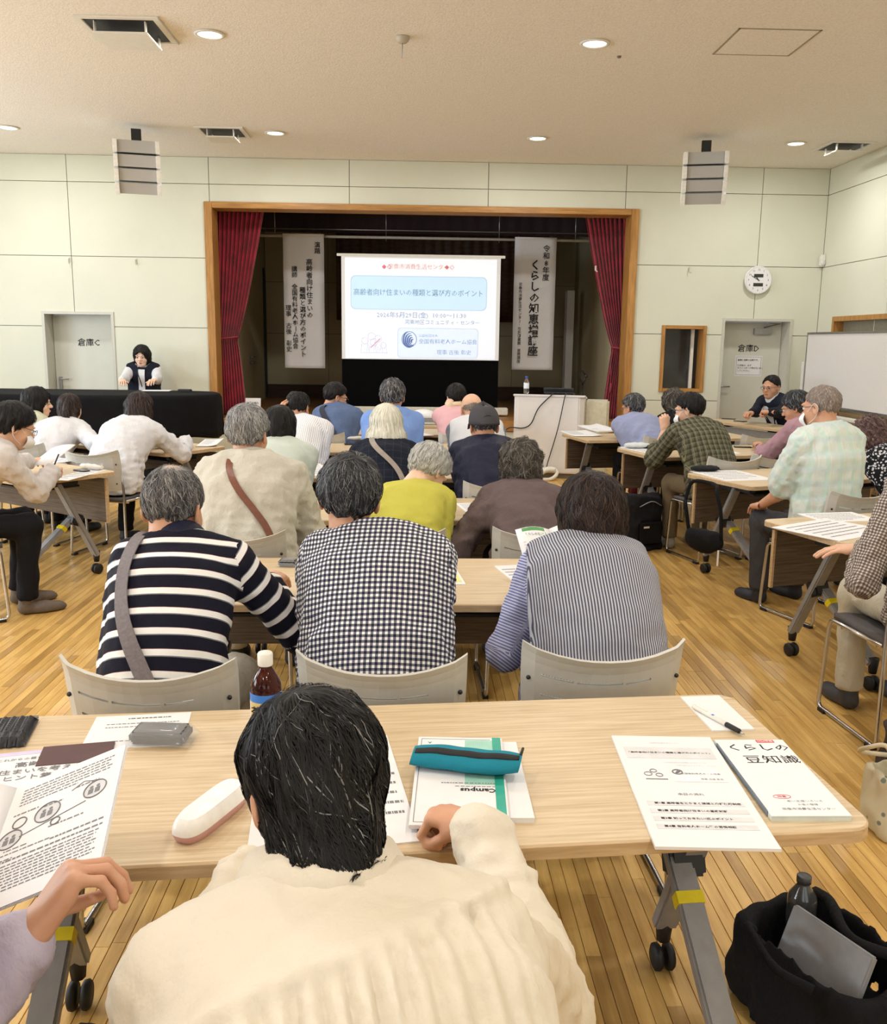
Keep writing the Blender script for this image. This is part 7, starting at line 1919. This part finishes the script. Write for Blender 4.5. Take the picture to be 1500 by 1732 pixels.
sheet('red covered booklet on the table beside the half tied hair', (158, 738), (192, 739), (160, 747), th=.02, cat='booklet', name='booklet', mat=plain('brick_red', (150, 70, 72), .6))
r_, w_, h_, zt = sheet('open booklet with blue tabs before the periwinkle shirt', (1008, 722), (1040, 722), (1010, 733), th=.02, cat='booklet', name='booklet', rows=[(.1, .4, .3, .15)], curl=.02)
# sheet held up by the masked writer
Q0 = PZ(41, 793, .76); Q1 = on_ray(88, 758, Q0, .30, True); ex = np.array([.80, -.30, .1]); ey = (Q1-Q0)/np.linalg.norm(Q1-Q0); ex -= ey*ex.dot(ey); ex /= np.linalg.norm(ex); ez = np.cross(ex, ey)
hs_ = bpy.data.objects.new('held_sheet', None); COL.objects.link(hs_); m4 = Matrix([[ex[i], ey[i], ez[i], 0] for i in range(3)]+[[0, 0, 0, 1]]); m4.translation = Vector(Q0); hs_.matrix_world = m4
tag(hs_, 'white sheet tilted up in the left hand of the masked writer', 'paper')
b = MB(); b.grid(lambda u, v: (u*.20, v*.30, .018*math.sin(u*2.6)), 8, 4); o = b.build('paper', MAT['paper'], hs_); md = o.modifiers.new('t', 'SOLIDIFY'); md.thickness = .0012
c = PZ(97, 791, .80); tag(MB().tube([(c[0]-.03, c[1]-.02, .775), (c[0]+.012, c[1]+.005, .885)], .005, 8).build('ballpoint_pen', plain('pen_navy', (40, 46, 70), .4)), 'dark pen held upright in the writing hand at the left', 'pen')

# ================================================================== BAGS
def sack(name, label, cat, loc, rot, size, mat, opening=True, cave=.03):
    """soft upright bag with an open top"""
    L_, D_, H_ = size; r_ = empty(name, label, cat, loc, rot)
    def f(P):
        x, y, z = P[:, 0], P[:, 1], P[:, 2]
        k = 1-.10*np.clip(z/H_, 0, 1)
        d = ((np.abs(x)/(L_/2*k))**4+(np.abs(y)/(D_/2*(k+.0)))**4)**.25-1; d = d*min(L_, D_)/2
        d = smax(d, z-H_+.03*np.cos(x*7)+.012*wob(P, 14), .02); d = smax(d, -z, .03); d = d-.008*folds(P, 16, 3)-.004*folds(P, 40, 1)
        if opening:
            e = ((np.abs(x)/(L_/2*.84))**3+(np.abs(y)/(D_/2*.74))**3)**(1/3)-1; e = e*min(L_, D_)/2
            d = smax(d, -np.maximum(e, H_*.35-z), .012)
        return d
    v, q_ = snets(f, (-L_*.62, -D_*.65, -.03), (L_*.62, D_*.65, H_+.08), .012)
    link('bag_body', np_mesh('bag_body', v, q_, mat), r_); return r_
BAGM = cloth('black_nylon', (20, 20, 23), wr=.35, ws=20)
c = PZ(1395, 1700, .10); bt = sack('black_tote', 'open black tote bag on the floor at the lower right corner', 'bag', (c[0]+.02, c[1]+.05, 0), R(26), (.29, .44, .25), BAGM)
b = MB(); b.tube(smooth_path([(-.14, .10, .24), (-.18, .08, .27), (-.20, -.02, .24), (-.17, -.10, .23)], 6), .011, 8); b.build('handle', BAGM, bt)
b = MB(); b.tube(smooth_path([(.12, .14, .24), (.06, .05, .28), (.0, -.06, .27), (.10, -.15, .24)], 6), .014, 8); b.build('handle', BAGM, bt)
bottle('small clear bottle lying in the open black tote', (c[0]+.0, c[1]+.16, .16), .17, .035, (60, 60, 64))
r_ = tag(MB().box((0, 0, 0), (.02, .22, .18), (0, R(24), 0)).build('folder', MAT['leg'], loc=(c[0]-.02, c[1]+.0, .20), rot=(0, 0, R(26)), bevel=.004), 'grey folder standing inside the open black tote', 'folder')
tm, tt, tb2 = nt('printed_canvas'); vo = N(tt, 'ShaderNodeTexVoronoi'); vo.inputs['Scale'].default_value = 22; tcc = N(tt, 'ShaderNodeTexCoord'); tt.links.new(tcc.outputs['Object'], vo.inputs[0])
nf = noise(tt, 20, 2); tt.links.new(ramp(tt, math_(tt, 'ADD', vo.outputs['Distance'], math_(tt, 'MULTIPLY', nf, .3)), [(0, srgb(120, 130, 120)), (.34, srgb(150, 150, 130)), (.38, srgb(206, 198, 170))], 'CONSTANT'), tb2.inputs['Base Color']); tb2.inputs['Roughness'].default_value = .9
c = PZ(1452, 1395, .0); bc = sack('canvas_tote', 'beige printed canvas tote bag at the right edge behind the table corner', 'bag', (c[0]+.16, c[1]-.02, 0), R(12), (.30, .22, .24), tm)
b = MB(); b.tube(smooth_path([(-.13, -.06, .23), (-.16, -.05, .33), (-.19, .0, .31), (-.16, .07, .26), (-.05, .06, .24)], 6), .008, 8); b.build('handle', plain('canvas_strap', (206, 196, 170), .8), bc)
c2 = PZ(1500, 1330, .0); sack('dark_purse', 'dark brown purse behind the canvas tote', 'bag', (c2[0]+.10, c2[1]+.02, 0), R(10), (.24, .12, .26), cloth('purse_brown', (74, 66, 62), wr=.3, ws=30), opening=False)
c = PZ(1082, 930, 0); bp = sack('backpack', 'black backpack standing on the floor behind the dark bob', 'backpack', (c[0]+.02, c[1]+.06, 0), R(20), (.30, .22, .46), cloth('backpack_black', (26, 26, 30), wr=.35, ws=22), opening=False)
MB().box((0, -.12, .15), (.22, .04, .20)).build('front_pocket', BAGM, bp, bevel=.02, seg=3); b = MB(); b.tube(smooth_path([(-.1, -.11, .36), (0, -.125, .40), (.1, -.11, .36)], 5), .004, 6); b.build('zip', MAT['leg'], bp)
for s in (-1, 1): b = MB(); b.tube(smooth_path([(s*.07, .10, .42), (s*.10, .17, .30), (s*.11, .14, .08)], 5), .014, 8); b.build('shoulder_strap', BAGM, bp)
MB().box((-.05, -.142, .20), (.05, .004, .014)).build('label_patch', MAT['white'], bp)
c = PY(1190, 912, 5.62); cr = empty('crossbody_bag', 'black crossbody bag hanging by its strap from the table end', 'bag', (c[0], c[1], 0), R(-60))
def cbf(P):
    d = ell(P, (0, 0, c[2]), (.15, .055, .085)); d = smax(d, P[:, 2]-c[2]-.06, .02); return d-.006*folds(P, 26, 2)
v, q_ = snets(cbf, (-.2, -.1, c[2]-.13), (.2, .1, c[2]+.1), .010); link('bag_body', np_mesh('bag_body', v, q_, BAGM), cr)
b = MB(); b.tube(smooth_path([(-.13, 0, c[2]+.04), (-.17, .0, c[2]+.2), (-.19, .02, .62), (-.17, .05, .735), (-.05, .07, .745), (.06, .02, .74), (.10, -.02, .70), (.13, -.01, c[2]+.2), (.14, 0, c[2]+.02)], 7), .012, 8); b.build('strap', BAGM, cr)
b = MB(); b.box((.15, -.03, c[2]-.09), (.012, .004, .10)); b.build('white_tag', MAT['paper'], cr)
c = PZ(1462, 985, 0); bb = sack('blue_bag', 'blue and clear plastic bag on the floor under the right table', 'bag', (c[0], c[1], 0), R(10), (.24, .16, .22), plain('blue_plastic', (36, 92, 190), .3), opening=True)
c = PZ(1083, 835, 0); sack('maroon_bag', 'small maroon bag on the floor beneath the table of the plaid shirt', 'bag', (c[0], c[1], 0), R(10), (.24, .14, .22), cloth('maroon_cloth', (86, 26, 34), wr=.3, ws=30), opening=False)

# buckle on the brown strap
I = PEOPLE['linen']
# print, bolts and other marks too small to pick apart one by one
for o in list(bpy.data.objects):
    n_ = o.name.split('.')[0]
    if n_.startswith('printed_') or n_ in ('bolt', 'lettering', 'numeral', 'hanging_cords'): o['kind'] = 'stuff'
